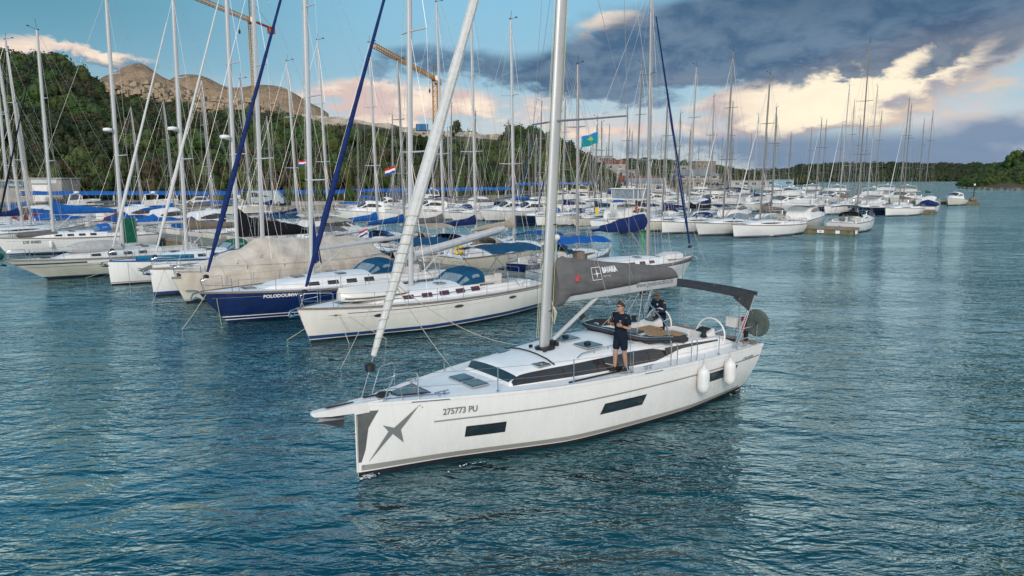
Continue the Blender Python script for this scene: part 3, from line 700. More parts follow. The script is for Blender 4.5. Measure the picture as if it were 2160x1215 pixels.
PBLUE = mat('pale_blue_car_paint', (.28, .36, .4), .35, coat=.5, var=.1); DCAR = mat('dark_car_paint', (.02, .022, .03), .3, coat=.5); SILV = mat('silver_car_paint', (.4, .42, .44), .35, .4, coat=.4)
car('pale blue grey van parked under the short blue canopy', 'van', 562, 119, pi + .05, 6.2, 2.0, 2.5, PBLUE, True)
car('dark car parked behind the mast right of the van', 'car', 645, 121, pi - .05, 4.5, 1.8, 1.5, DCAR)
car('dark car at the left end of the long right canopy', 'car', 772, 126, .05, 4.4, 1.8, 1.5, DCAR)
car('silver car under the left canopy', 'car', 420, 121, .02, 4.3, 1.8, 1.5, SILV)
p = atD(700, 119); b = MB(); b.box(0, 0, .35, 14, .3, .7); tag(b.build('low_wall', WALLW, None, (p.x, p.y, 1.42), .03), 'low pale wall along the quay edge right of the van', 'wall')

# ------------------------------------------------------------------ tower cranes
CRY = mat('crane_yellow', (.62, .3, .03), .6, var=.25, vs=.5); CRG = mat('crane_grey', (.2, .17, .14), .6, .3)
def lattice(b, p, q, wd, n, r=.09, tri=False):
    p, q = Vector(p), Vector(q); d = (q - p).normalized()
    u = (Vector((0, 0, 1)) if abs(d.z) < .8 else Vector((1, 0, 0))); x = (u - d * u.dot(d)).normalized(); y = d.cross(x)
    cs = [(-x * .5 + y * .5), (-x * .5 - y * .5), (x * .5)] if tri else [(x + y) * .5, (x - y) * .5, (-x - y) * .5, (-x + y) * .5]
    cs = [c * wd for c in cs]; k = len(cs)
    for c in cs: b.tube([p + c, q + c], r, 4, False)
    for i in range(n):
        a = p.lerp(q, i / n); e = p.lerp(q, (i + 1) / n)
        for j in range(k): b.tube([a + cs[j], e + cs[(j + 1) % k]], r * .6, 3, False); b.tube([e + cs[j], e + cs[(j + 1) % k]], r * .5, 3, False)
def crane(label, px, D, py_base, py_top, tip_px, tip_py, cl, apex):
    base = atD(px, D, py_base); zt = atD(px, D, py_top).z; t = thing('tower_crane', label, 'crane', base)
    h = zt - base.z; Dt = (zt - CAMH) * 1440 / (372 - tip_py); tip = atD(tip_px, Dt); d = Vector((tip.x - base.x, tip.y - base.y, 0)); L_ = d.length; d.normalize()
    b = MB(); lattice(b, (0, 0, 0), (0, 0, h), 1.9, int(h / 2), .17); b.build('mast', CRY, t, ang=0)
    b = MB(); b.lathe([(1.2, h), (1.5, h + .3), (1.5, h + .9), (.9, h + 1.2)], n=10); b.box(0, 0, h + 1.5, 2.4, 2.4, 1.2); b.build('slewing_unit', ORANGE, t)
    z = h + 1.4; b = MB(); lattice(b, (0, 0, z), d * L_ + Vector((0, 0, z)), 1.5, int(L_ / 2.2), .14, True); b.build('jib', CRY, t, ang=0)
    b = MB(); c = -d * cl; 
    for s_ in (-.6, .6):
        o = Vector((-d.y, d.x, 0)) * s_; b.tube([o + Vector((0, 0, z)), o + c + Vector((0, 0, z))], .28, 4)
    b.build('counter_jib', ORANGE, t, ang=0)
    b = MB(); cc = c * .9; b.box(cc.x, cc.y, z - .9, 2.4, 2.4, 2.6, rz=atan2(d.y, d.x)); b.build('counterweight', ORANGE, t, ang=0)
    b = MB(); s2 = Vector((-d.y, d.x, 0)) * 1.3; b.box(s2.x + d.x, s2.y + d.y, z - .2, 1.5, 1.4, 2.0); b.build('cab', WHITE, t, ang=0)
    if apex:
        b = MB(); lattice(b, (0, 0, z), (0, 0, z + apex), 1.0, 4, .1); b.build('apex', CRG, t, ang=0)
        b = MB(); b.tube([(0, 0, z + apex), d * L_ * .65 + Vector((0, 0, z + .6))], .06, 3); b.tube([(0, 0, z + apex), c + Vector((0, 0, z))], .06, 3); b.build('tie_rods', CRG, t, ang=0)
    b = MB(); k = d * 9; b.tube([k + Vector((0, 0, z - .8)), k + Vector((0, 0, z - 5.5))], .05, 3); b.ell((k.x, k.y, z - 6.2), (.45, .45, .9), 6, 5); b.build('hook_block', BLACK, t)
crane('near tower crane with orange counter jib above the quarry mounds', 541, 285, 232, 50, 372, 0, 17, 8)
crane('farther yellow tower crane beside the white furled jib, jib pointing left', 919, 300, 268, 172, 797, 118, 6, 5)
# ------------------------------------------------------------------ boats: local x runs aft from the stem head, y to starboard, z up from the waterline
class Hull:
    def __init__(s, L=12, B=3.9, fb=1.45, fs=1.2, rake=.35, tr=.35, prof=None, sag=.08, wl=.86, keel=.35):
        s.L, s.B, s.fb, s.fs, s.rake, s.tr, s.sag, s.wl, s.keel = L, B, fb, fs, rake, tr, sag, wl, keel
        s.prof = prof or [(0, .015), (.04, .17), (.1, .36), (.2, .62), (.32, .84), (.45, .96), (.6, 1.0), (.78, .96), (.9, .88), (1, .78)]
    def F(s, u): return s.fb + (s.fs - s.fb) * u - s.sag * 4 * u * (1 - u)
    def bs(s, u): return max(.012, sinterp(u, s.prof)) * s.B / 2
    def hb(s, u, z):
        F_ = s.F(u); w = interp(u, [(0, .4), (.15, .55), (.4, s.wl), (.75, s.wl), (1, s.wl - .12)])
        if z >= 0: t = min(z / F_, 1); f = w + (1 - w) * (1 - (1 - t) ** 1.8)
        else: f = w * max(.05, 1 - (-z / s.keel) ** 1.6 * .75)
        return s.bs(u) * f
    def sx(s, u, z):
        a = s.rake * (1 - z / s.fb); b = s.L - s.tr * (1 - z / s.fs); return a + (b - a) * u
    def P(s, u, z, side=1, off=0): return (s.sx(u, z), side * (s.hb(u, z) + off), z)
    def uof(s, x, z):
        a = s.rake * (1 - z / s.fb); b = s.L - s.tr * (1 - z / s.fs); return (x - a) / (b - a)
    def at(s, x, z, side=1, off=0):
        u = s.uof(x, z); return (x, side * (s.hb(u, z) + off), z)
    def half(s, x): return s.bs(s.uof(x, s.F(min(max(x / s.L, 0), 1))))
    def dz(s, x): return s.F(min(max(x / s.L, 0), 1))
def us(n): return [(i / n) ** 1.35 for i in range(n + 1)]
def hull_parts(H, root, hull, anti=None, boot=None, bands=(), n=26, rail=TEAKG, railh=.05, m=9):
    anti = anti or ANTI; U = us(n); b = MB(); rows = []
    for u in U:
        F_ = H.F(u); zs = [.0 + F_ * (k / m) for k in range(m + 1)]
        rows.append([H.P(u, z, -1) for z in reversed(zs)] + [H.P(u, z, 1) for z in zs])
    k = m + 1
    b.grid([r[:k] for r in rows]); b.grid([r[k:] for r in rows])
    last = rows[-1]; b.add(last, [(j, j + 1, 2 * k - 2 - j, 2 * k - 1 - j) for j in range(m)])
    b.build('hull', hull, root, ang=50)
    b = MB(); rows = []
    for u in U:
        zs = [.095, 0, -H.keel * .5, -H.keel]; rows.append([H.P(u, z, -1, .004) for z in zs] + [H.P(u, z, 1, .004) for z in reversed(zs)])
    b.grid(rows); b.add(rows[-1], [tuple(range(8))]); b.build('antifouling', anti, root, ang=60)
    for (mt, z0, z1, u0, u1, *nm) in bands:
        for sd_ in (-1, 1):
            q = MB(); rr = []
            for i in range(n + 1):
                u = u0 + (u1 - u0) * (i / n) ** 1.2; F_ = H.F(u); a, c = (z0(u), z1(u)) if callable(z0) else (z0, z1)
                rr.append([H.P(u, a + (c - a) * j / 2, sd_, .007) for j in range(3)])
            q.grid(rr); q.build(nm[0] if nm else 'stripe', mt, root, ang=60)
    if rail:
        b = MB()
        for sd_ in (-1, 1):
            rr = [[(lambda p: (p[0], sd_ * max(p[1] + o, .0), p[2] + dz_))(H.P(u, H.F(u), 1)) for o, dz_ in ((.02, -.03), (.02, railh), (-.06, railh), (-.06, -.03))] for u in U]
            b.loft(rr)
        b.build('toe_rail', rail, root)
def deck_parts(H, root, m, cock=None, n=26, camber=.06, floor=None, fz=-.45):
    c0, c1, cw = cock or (99, 99, .5); U = sorted(set(us(n))); L = H.L
    S_ = sorted([H.sx(u, H.F(u)) for u in U] + ([c0, c1] if cock else []))
    S_ = [x for i, x in enumerate(S_) if i == 0 or x - S_[i - 1] > .02]
    b = MB(); rows = []
    for x in S_:
        hb = H.half(x) - .03; z = H.dz(x); w = min(cw, hb * .75)
        rows.append([(x, y, z + camber * (1 - (y / max(hb, .01)) ** 2)) for y in (-hb, -(hb + w) / 2, -w, 0, w, (hb + w) / 2, hb)])
    for i in range(len(rows) - 1):
        xm = (S_[i] + S_[i + 1]) / 2; hole = c0 < xm < c1
        for j in range(6):
            if hole and j in (2, 3): continue
            a, c = rows[i], rows[i + 1]; b.add([a[j], a[j + 1], c[j + 1], c[j]], [(0, 1, 2, 3)])
    b.build('deck', m, root, ang=40)
    if cock:
        zt = H.dz(c0) + camber; zf = H.dz(c0) + fz; b = MB()
        for y in (-cw, cw): b.add([(c0, y, zt), (c1, y, zt), (c1, y, zf), (c0, y, zf)], [(0, 1, 2, 3)])
        for x in (c0, c1): b.add([(x, -cw, zt), (x, cw, zt), (x, cw, zf), (x, -cw, zf)], [(0, 1, 2, 3)])
        b.build('cockpit_well', m, root, ang=0)
        MB().box((c0 + c1) / 2, 0, zf - .02, c1 - c0, cw * 2, .04).build('cockpit_sole', floor or TEAK, root)
        b = MB()
        for s_ in (-1, 1): b.box((c0 + c1) / 2 - .2, s_ * (cw - .24), zf + .2, (c1 - c0) * .75, .46, .4)
        b.build('cockpit_seat', floor or TEAK, root)
class Cabin:
    def __init__(s, H, pts, inset=.16, camber=.09):     # pts: (x, half width at base, height)
        s.H, s.pts, s.inset, s.camber = H, pts, inset, camber
    def w(s, x): return sinterp(x, [(p[0], p[1]) for p in s.pts])
    def h(s, x): return sinterp(x, [(p[0], p[2]) for p in s.pts])
    def side(s, x, f, sd=1, off=0):
        z0 = s.H.dz(x) + .02; h = s.h(x); k = s.inset * min(1, h / .3)
        return (x, sd * (s.w(x) - k * f ** 1.3 + off), z0 + h * (.04 + .8 * f))
    def ring(s, x):
        z0 = s.H.dz(x); h = s.h(x); wt = s.w(x) - s.inset * min(1, h / .3); r = [(x, -s.w(x), z0 - .02), s.side(x, 0, -1), s.side(x, .5, -1), s.side(x, 1, -1)]
        zt = z0 + .02 + h * .84
        for y in (-.88, -.6, -.2, .2, .6, .88): r.append((x, wt * y, zt + (h * .16 + s.camber * min(1, h / .36) ** 2) * (1 - y * y) ** .7))
        return r + [s.side(x, 1), s.side(x, .5), s.side(x, 0), (x, s.w(x), z0 - .02)]
    def top(s, x, y=0):
        h = s.h(x); wt = s.w(x) - s.inset * min(1, h / .3); q = min(abs(y / wt), 1)
        return s.H.dz(x) + .02 + h * .84 + (h * .16 + s.camber * min(1, h / .36) ** 2) * (1 - q * q) ** .7
    def build(s, root, m, n=22, name='coachroof'):
        a, c = s.pts[0][0], s.pts[-1][0]; b = MB(); b.loft([s.ring(a + (c - a) * i / n) for i in range(n + 1)], False, False)
        r = s.ring(c); b.add(r, [tuple(range(len(r)))]); r = s.ring(a); b.add(r, [tuple(range(len(r)))])
        return b.build(name, m, root, ang=40)
    def window(s, root, x0, x1, f0, f1, m, sides=(-1, 1), n=10, name='window', taper=0, off=.012):
        for sd_ in sides:
            b = MB(); rr = []
            for i in range(n + 1):
                x = x0 + (x1 - x0) * i / n; k = 1
                if taper: k = min(1, (i + .15) / (n * taper), (n - i + .15) / (n * taper)) ** .6
                mid = (f0 + f1) / 2; g0, g1 = mid + (f0 - mid) * k, mid + (f1 - mid) * k
                rr.append([s.side(x, g0 + (g1 - g0) * j / 2, sd_, off) for j in range(3)])
            b.grid(rr); b.build(name, m, root, ang=60)
def hatch(root, x, y, z, lx, ly, m=HATCH, frame=STEEL, tilt=0, name='hatch'):
    b = MB(); b.box(x, y, z, lx + .05, ly + .05, .035, ry=tilt); o = b.build(name, frame, root); MB().box(x, y, z + .022, lx, ly, .02, ry=tilt).build('hatch_pane', m, o)
def rail_path(b, pts, r=.014, n=6): b.tube(pts, r, n)
def stanchions(H, root, xs, lines=True, h=.6, wire=.005, sides=(-1, 1), gate=()):
    for sd_ in sides:
        tops = []
        for x in xs:
            y = sd_ * (H.half(x) - .05); z = H.dz(x); tops.append((x, y, z))
            b = MB(); b.tube([(x, y, z - .01), (x, y, z + h)], .013, 6); b.lathe([(.03, z), (.03, z + .05), (.012, z + .06)], (x, y, 0), 6); b.build('stanchion', STEEL, root)
        if lines:
            b = MB()
            for zz in (h - .02, h * .5):
                for p, q in zip(tops, tops[1:]): b.tube([(p[0], p[1], p[2] + zz), (q[0], q[1], q[2] + zz)], wire, 4, False)
            b.build('lifeline', WIRE, root)
def pulpit(H, root, x1=1.25, h=.62, r=.015, x0=.12):
    b = MB()
    for sd_ in (-1, 1):
        P_ = lambda x, z, k=1: (x, sd_ * max(.08, (H.half(x) - .06) * k), H.dz(x) + z)
        b.tube([P_(x1, 0), P_(x1, h - .05), P_(x1 - .06, h), P_(x1 * .5, h), P_(x0 + .15, h - .02), P_(x0, h - .1, 1), P_(x0 + .12, 0)], r, 6)
        b.tube([P_(x1, h * .5), P_(x1 * .5, h * .5), P_(x0 + .1, h * .5)], r * .8, 5)
    b.tube([(x0 + .1, -(H.half(x0 + .1)), H.dz(0) + h - .05), (x0 - .02, 0, H.dz(0) + h - .05), (x0 + .1, H.half(x0 + .1), H.dz(0) + h - .05)], r, 6)
    b.build('pulpit', STEEL, root)
def pushpit(H, root, x0, h=.62, r=.015):
    L = H.L - .06
    for sd_ in (-1, 1):
        b = MB(); P_ = lambda x, z: (x, sd_ * (H.half(x) - .07), H.dz(x) + z); y2 = sd_ * H.half(L) * .35
        for zz in (h, h * .5): b.tube([P_(x0, zz), P_((x0 + L) / 2, zz), P_(L - .1, zz), (L, sd_ * (H.half(L) - .2), H.dz(L) + zz), (L, y2, H.dz(L) + zz)], r, 6)
        for q in (P_(x0, 0), P_(L - .1, 0), (L, y2, H.dz(L))): b.tube([q, (q[0], q[1], q[2] + h)], r, 6)
        b.build('pushpit', STEEL, root)
def mast_parts(root, x, z0, zt, m, rx=.13, ry=.08, rake=.02, spr=2, half=1.7, chain_z=1.3, wire=.006, forex=0, forez=1.5, backx=12, level=2, jib=None, jr=.09, jib_low=.9, head=True, frac=1.0, drum=True, sweep=.25, jlow=None):
    h = zt - z0; tip = lambda k: (x + rake * h * k, 0, z0 + h * k)
    b = MB(); b.tube([tip(0), tip(.3), tip(.6), tip(.85), tip(1)], [rx, rx, rx * .97, rx * .88, rx * .7], 12 if level == 2 else 8, True, 0, ry / rx, up=(1, 0, 0))
    ma = b.build('mast', m, root)
    hs = {1: [.52], 2: [.36, .67], 3: [.27, .5, .74]}[spr]
    ends = []
    for i, k in enumerate(hs):
        w_ = half * (.62 - .12 * i) if half < 2.6 else half * .5; p = tip(k); sw = sweep * w_; b = MB()
        for s_ in (-1, 1): b.tube([p, (p[0] + sw, s_ * w_, p[2] + .03 * w_)], [rx * .35, rx * .2], 6)
        b.build('spreader', m, ma); ends.append((p[0] + sw, w_, p[2] + .03 * w_))
    if head:
        q = tip(1); b = MB(); b.tube([q, (q[0] - .05, 0, q[2] + (.9 if level == 2 else .6))], .012 if level == 2 else .02, 4); b.tube([(q[0], 0, q[2] + .05), (q[0] - .55, 0, q[2] + .22)], .014, 4)
        b.box(q[0] - .6, 0, q[2] + .26, .22, .02, .08); b.lathe([(.05, 0), (.05, .1)], (q[0] + .1, 0, q[2]), 6); b.build('masthead_instruments', BLACK, ma)
    for s_ in (-1, 1):
        b = MB(); c = (x + .35, s_ * half, chain_z); path = [c] + [(e[0], s_ * e[1], e[2]) for e in ends]
        for p, q in zip(path, path[1:]): b.tube([p, q], wire, 4, False)
        b.tube([path[-1], tip(.97 * frac)], wire, 4, False)
        b.tube([(x + .45, s_ * half * .97, chain_z), tip(hs[0] * .97)], wire, 4, False)
        if level >= 1: b.tube([(x - .3, s_ * half * .97, chain_z), tip(hs[0] * .95)], wire, 4, False)
        if level == 2:
            for i in range(len(ends)): b.tube([(ends[i][0], s_ * ends[i][1], ends[i][2]), tip((hs + [.97])[i + 1])], wire * .8, 4, False)
        b.build('shrouds', WIRE, root)
    a = (forex, 0, forez); e = tip(.97 * frac)
    b = MB(); b.tube([a, e], wire, 4, False); b.build('forestay', WIRE, root)
    if jib:
        A_, E_ = Vector(a), Vector(e); lo = jlow if jlow is not None else .05; b = MB(); N_ = 30; pp = []; rr = []
        for i in range(N_ + 1):
            k = i / N_; f = lo + (jib_low * 1.0 - lo) * k; pp.append(A_.lerp(E_, f)); rr.append(jr * interp(k, [(0, .42), (.05, .6), (.14, .9), (.25, 1.0), (.4, .82), (.6, .62), (1, .35)]) * (1 + .07 * sin(i * 2.3)))
        b.tube(pp, rr, 9); b.build('furled_jib', jib, root)
        if drum: q = A_.lerp(E_, lo * .75); b = MB(); b.lathe([(.03, -.1), (.11, -.08), (.12, .06), (.04, .1)], q, 10); b.build('furling_drum', BLACK, root)
    b = MB(); t1 = tip(.995)
    if level == 2:
        j = Vector(t1).lerp(Vector((backx, 0, chain_z)), .78); b.tube([t1, j], wire, 4, False)
        for s_ in (-1, 1): b.tube([j, (backx, s_ * half * .55, chain_z)], wire, 4, False)
    else: b.tube([t1, (backx, 0, chain_z)], wire, 4, False)
    b.build('backstay', WIRE, root)
    if level >= 1:
        b = MB(); b.tube([(x + rx + .02, .03, z0 + .6), tip(.98)[:1] + (.03, tip(.98)[2])], wire * 1.2, 4, False); b.tube([(x - rx - .05, .06, z0 + .3), (tip(.9)[0] - rx, .02, tip(.9)[2])], wire * 1.1, 4, False); b.build('halyards', ROPE, root)
    return ma, tip
def boom_parts(root, x0, z, ln, m, cover=None, ch=.42, cw=.17, rise=0, br=.1, sag=1.0, furl=False, collar=True, seed=0, vang=True, mz=1.9):
    b = MB(); b.tube([(x0 + .1, 0, z), (x0 + ln, 0, z + rise)], br, 8, True, 0, .7, up=(0, 0, 1)); o = b.build('boom', m, root)
    if vang: q = MB(); q.tube([(x0 + .1, 0, mz + .15), (x0 + ln * .28, 0, z + rise * .28 - br)], .035, 6); q.build('vang', m, root)
    rr = random.Random(seed)
    if cover:
        b = MB(); rings = []; N_ = 22
        for i in range(N_ + 1):
            k = i / N_; x = x0 + (.06 if collar else .2) + (ln - .1) * k; zb = z + rise * k - br * .6
            hh = ch * interp(k, [(0, 1.9 if collar else 1.0), (.05, 1.75 if collar else 1.2), (.15, 1.35), (.5, 1.0), (.85, .66), (.97, .4), (1, .12)]) * (1 + rr.uniform(-.04, .04)) * sag
            w_ = cw * interp(k, [(0, 1.15), (.12, .95), (.6, .85), (.95, .6), (1, .25)]) * (1 + rr.uniform(-.1, .1))
            rings.append([(x, w_ * sx_ , zb + hh * sz_) for sx_, sz_ in ((-.55, 0), (-.95, .2), (-1, .4), (-.7, .68), (-.3, .92), (0, 1.0), (.3, .92), (.7, .68), (1, .4), (.95, .2), (.55, 0))])
        b.loft(rings); b.build('sail_cover', cover, o)
    return o
def sprayhood(root, H, x0, x1, w, z, h, m, win=CLEAR, side=True):
    rows = []; N_ = 12
    def pt(k, a): # k 0 front..1 aft, a angle 0..pi
        x = x0 + (x1 - x0) * k; hh = h * interp(k, [(0, .02), (.35, .62), (.6, .92), (1, 1.0)]); ww = w * interp(k, [(0, .92), (1, 1.0)])
        c = cos(a); s_ = abs(sin(a)) ** .55; return (x - .0 * c, -ww * (abs(c) ** .8) * (1 if c > 0 else -1), z + hh * s_)
    ks = (0, .17, .35, .5, .6, .8, 1.0); b = MB(); g = MB()
    for i in range(len(ks) - 1):
        for j in range(N_):
            q = [pt(ks[i], pi * j / N_), pt(ks[i], pi * (j + 1) / N_), pt(ks[i + 1], pi * (j + 1) / N_), pt(ks[i + 1], pi * j / N_)]
            (g if (i in (0, 1) and j not in (0, 3, 8, N_ - 1)) or (side and i in (3, 4) and j in (1, N_ - 2)) else b).add(q, [(0, 1, 2, 3)])
    o = b.build('sprayhood', m, root, ang=60); g.build('sprayhood_window', win, o, ang=60)
def bimini(root, x0, x1, w, z, zd, m, legs=True, drop=.14):
    b = MB(); n = 6; b.sheet([[(x0 + (x1 - x0) * k / n, w * y, z - drop * abs(y) ** 2.2 * 1.6 - .06 * sin(pi * k / n * 3) ** 2 + .05 * sin(pi * k / n)) for y in (-1, -.7, -.35, 0, .35, .7, 1)] for k in range(n + 1)], .02)
    o = b.build('bimini', m, root, ang=60)
    if legs:
        b = MB()
        for s_ in (-1, 1):
            for xa, xb in ((x0, (x0 + x1) / 2), (x1, (x0 + x1) / 2 + .1)): b.tube([(xa, s_ * w * .98, z - drop * 1.5), (xb, s_ * (w + .05), zd)], .016, 5)
        for xa in (x0, x1): b.tube([(xa, w * y, z - drop * abs(y) ** 2.2 * 1.6 - .03) for y in (-1, -.5, 0, .5, 1)], .016, 5)
        b.build('bimini_frame', STEEL, o)
def wheel(root, x, y, z, r, m=GEL, name='steering_wheel', tilt=0, spokes=5):
    b = MB(); pp = []
    for i in range(29):
        a = 2 * pi * i / 28; pp.append((x + r * cos(a) * sin(tilt), y + r * sin(a), z + r * cos(a) * cos(tilt)))
    b.tube(pp, .024, 6, False)
    for i in range(spokes):
        a = 2 * pi * (i + .5) / spokes; b.tube([(x, y, z), (x + r * cos(a) * sin(tilt), y + r * sin(a), z + r * cos(a) * cos(tilt))], .012, 5)
    b.lathe([(.02, -.04), (.05, -.03), (.05, .03), (.02, .04)], (x, y, z), 10, 'x'); b.build(name, m, root)
def anchor(root, x=-.3, z=1.3):
    b = MB(); b.tube([(x + .5, 0, z + .05), (x, 0, z - .05)], .035, 6); b.tube([(x, 0, z - .05), (x - .1, 0, z - .25)], .04, 6)
    b.add([(x - .12, 0, z - .3), (x + .25, -.18, z - .22), (x + .35, 0, z - .38), (x + .25, .18, z - .22), (x + .1, 0, z - .18)], [(0, 1, 2), (0, 2, 3), (0, 4, 1), (0, 3, 4), (4, 2, 1), (4, 3, 2)]); b.build('anchor', STEEL, root, ang=0)
def radar(parent, x, z, m=WHITE):
    b = MB(); b.lathe([(.02, 0), (.26, .02), (.3, .1), (.26, .2), (.02, .24)], (x - .35, 0, z), 12); b.box(x - .15, 0, z - .02, .3, .1, .04); b.build('radar', m, parent)
FEN = None
def fender_mesh(r=.14, l=.62):
    return MB().lathe([(.02, -l/2 - .06), (.04, -l/2 - .03), (r * .55, -l/2), (r * .92, -l/2 + .09), (r, -l/2 + .2), (r, l/2 - .2), (r * .92, l/2 - .09), (r * .55, l/2), (.04, l/2 + .03), (.02, l/2 + .08)], n=14)
def fender(world, label, r=.14, l=.62, m=FEND, ln=.5, group='fenders hung along the hulls', tilt=0, name='fender'):
    t = thing(name, label, 'fender', world, 0, group); t.rotation_euler = (tilt, 0, 0)
    fender_mesh(r, l).build('fender_body', m, t); MB().tube([(0, 0, l / 2 + .06), (0, 0, l / 2 + .06 + ln)], .009, 4).build('fender_line', ROPE, t)

def place(boat_len, mast_s, foot, th): return Vector((foot[0] - mast_s * cos(th), foot[1] - mast_s * sin(th), 0))
def sailboat(label, loc, th, L=12, B=None, fb=1.4, fs=1.15, rake=.5, tr=.3, hull=GEL, bands=(), deck=DECK, sm=None, zt=16.5, mm=ALU, spr=2, cover=None, ch=.4, jib=None, jr=.09, hood=None, bim=None, bimx=None, win=GLASSB, level=1, group='sailing yachts moored in the marina', rail=TEAKG, cab=None, prof=None, furlmain=False, fwd=None, anti=None, rad=0, keep=False, cabm=None, teakdeck=False, wire=.008, portlights=0, boomz=None, boomrise=0, wheelr=0, boomlen=None, mlean=0, name='sailing_yacht', slope=None):
    B = B or L * .325; t = thing(name, label, 'sailboat', (loc[0], loc[1], 0), th, group)
    H = Hull(L, B, fb, fs, rake, tr, prof); n = {2: 28, 1: 16, 0: 9}[level]; sm = sm or L * .42
    hull_parts(H, t, hull, anti, bands=bands if bands else ((BLUEB, .12, .2, 0, 1, 'boot_stripe'),), n=n, rail=rail, m={2: 9, 1: 5, 0: 3}[level])
    cs = L * .66; deck_parts(H, t, deck, (cs, L * .93, B * .24) if level else None, n=n, floor=TEAKG)
    hh = .42 if slope is None else slope
    C_ = Cabin(H, cab or [(L * .2, B * .1, .03), (L * .25, B * .19, hh * .55), (L * .36, B * .27, hh * .85), (L * .5, B * .32, hh), (L * .665, B * .325, hh * 1.08)])
    C_.build(t, cabm or deck, n={2: 22, 1: 12, 0: 6}[level])
    if level == 2 or portlights:
        for i in range(portlights or 4):
            a = L * .34 + i * L * .07; C_.window(t, a, a + L * .04, .3, .85, win, n=3)
    else: C_.window(t, L * .32, L * .6, .3, .8, win, taper=.35, n=5)
    if level >= 1:
        for (x, y, a, c) in ((L * .16, 0, .5, .5), (sm - .75, 0, .5, .5), (sm + 1.2, -.45, .4, .4), (sm + 1.2, .45, .4, .4)):
            if level == 2 or y == 0:
                z = C_.top(x, y) + .02 if x > L * .24 else H.dz(x) + .075; hatch(t, x, y, z, a, c)
        b = MB()
        for s_ in (-1, 1): b.box(L * .79, s_ * B * .29, H.dz(L * .79) + .16, L * .26, .16, .3)
        b.build('coaming', deck, t)
    half = H.half(sm) - .12; z0 = C_.top(sm); bz_ = boomz or z0 + 1.05
    ma, tip = mast_parts(t, sm, z0, zt, mm, (.125 if level else .15) if L > 10 else .1, .08, .022, spr, half, H.dz(sm), wire, .15, H.dz(0) + .05, L - .15, level, jib, jr)
    if rad: radar(ma, sm + .02 * (rad - z0) - .08, rad)
    bl = boomlen or (L * .93 - sm) * .72
    boom_parts(t, sm + .12, bz_, bl, mm, cover, ch, rise=boomrise, seed=int(loc[0] * 7) % 99, mz=z0)
    b = MB(); b.tube([(sm + bl * .95, 0, bz_ + boomrise), tuple(tip(.97))], wire * .8, 3, False); b.tube([(sm + bl * .9, 0, bz_ + boomrise), (sm + bl * .9, .2, H.dz(sm + bl) + .3)], .012, 4, False)
    if cover and level: 
        for s_ in (-1, 1):
            for k in (.3, .7): b.tube([(sm + bl * k, s_ * .12, bz_ + .1), (tip(.5)[0], 0, tip(.5)[2])], wire * .6, 3, False)
    b.build('topping_lift', ROPE, t)
    pulpit(H, t, 1.2, r=.015 if level == 2 else .02); pushpit(H, t, L * .86, r=.015 if level == 2 else .02)
    if level >= 1: stanchions(H, t, [L * (.11 + .107 * i) for i in range(8)] if level == 2 else [L * (.11 + .15 * i) for i in range(6)], wire=.005 if level == 2 else .008)
    if hood: sprayhood(t, H, cs - .95, cs + .35, B * .3, C_.top(cs - .4) - .1, .62, hood)
    if bim: x0, x1 = bimx or (L * .74, L * .95); bimini(t, x0, x1, B * .34, H.dz(L) + 1.95, H.dz(L) + .1, bim)
    if wheelr or level >= 1: wheel(t, L * .86, 0, H.dz(L * .86) + .42, wheelr or .45, STEEL); MB().box(L * .84, 0, H.dz(L * .86) + .15, .22, .26, .85).build('binnacle', deck, t)
    if level == 2: anchor(t, -.25, H.dz(0) + .02)
    return t, H, C_
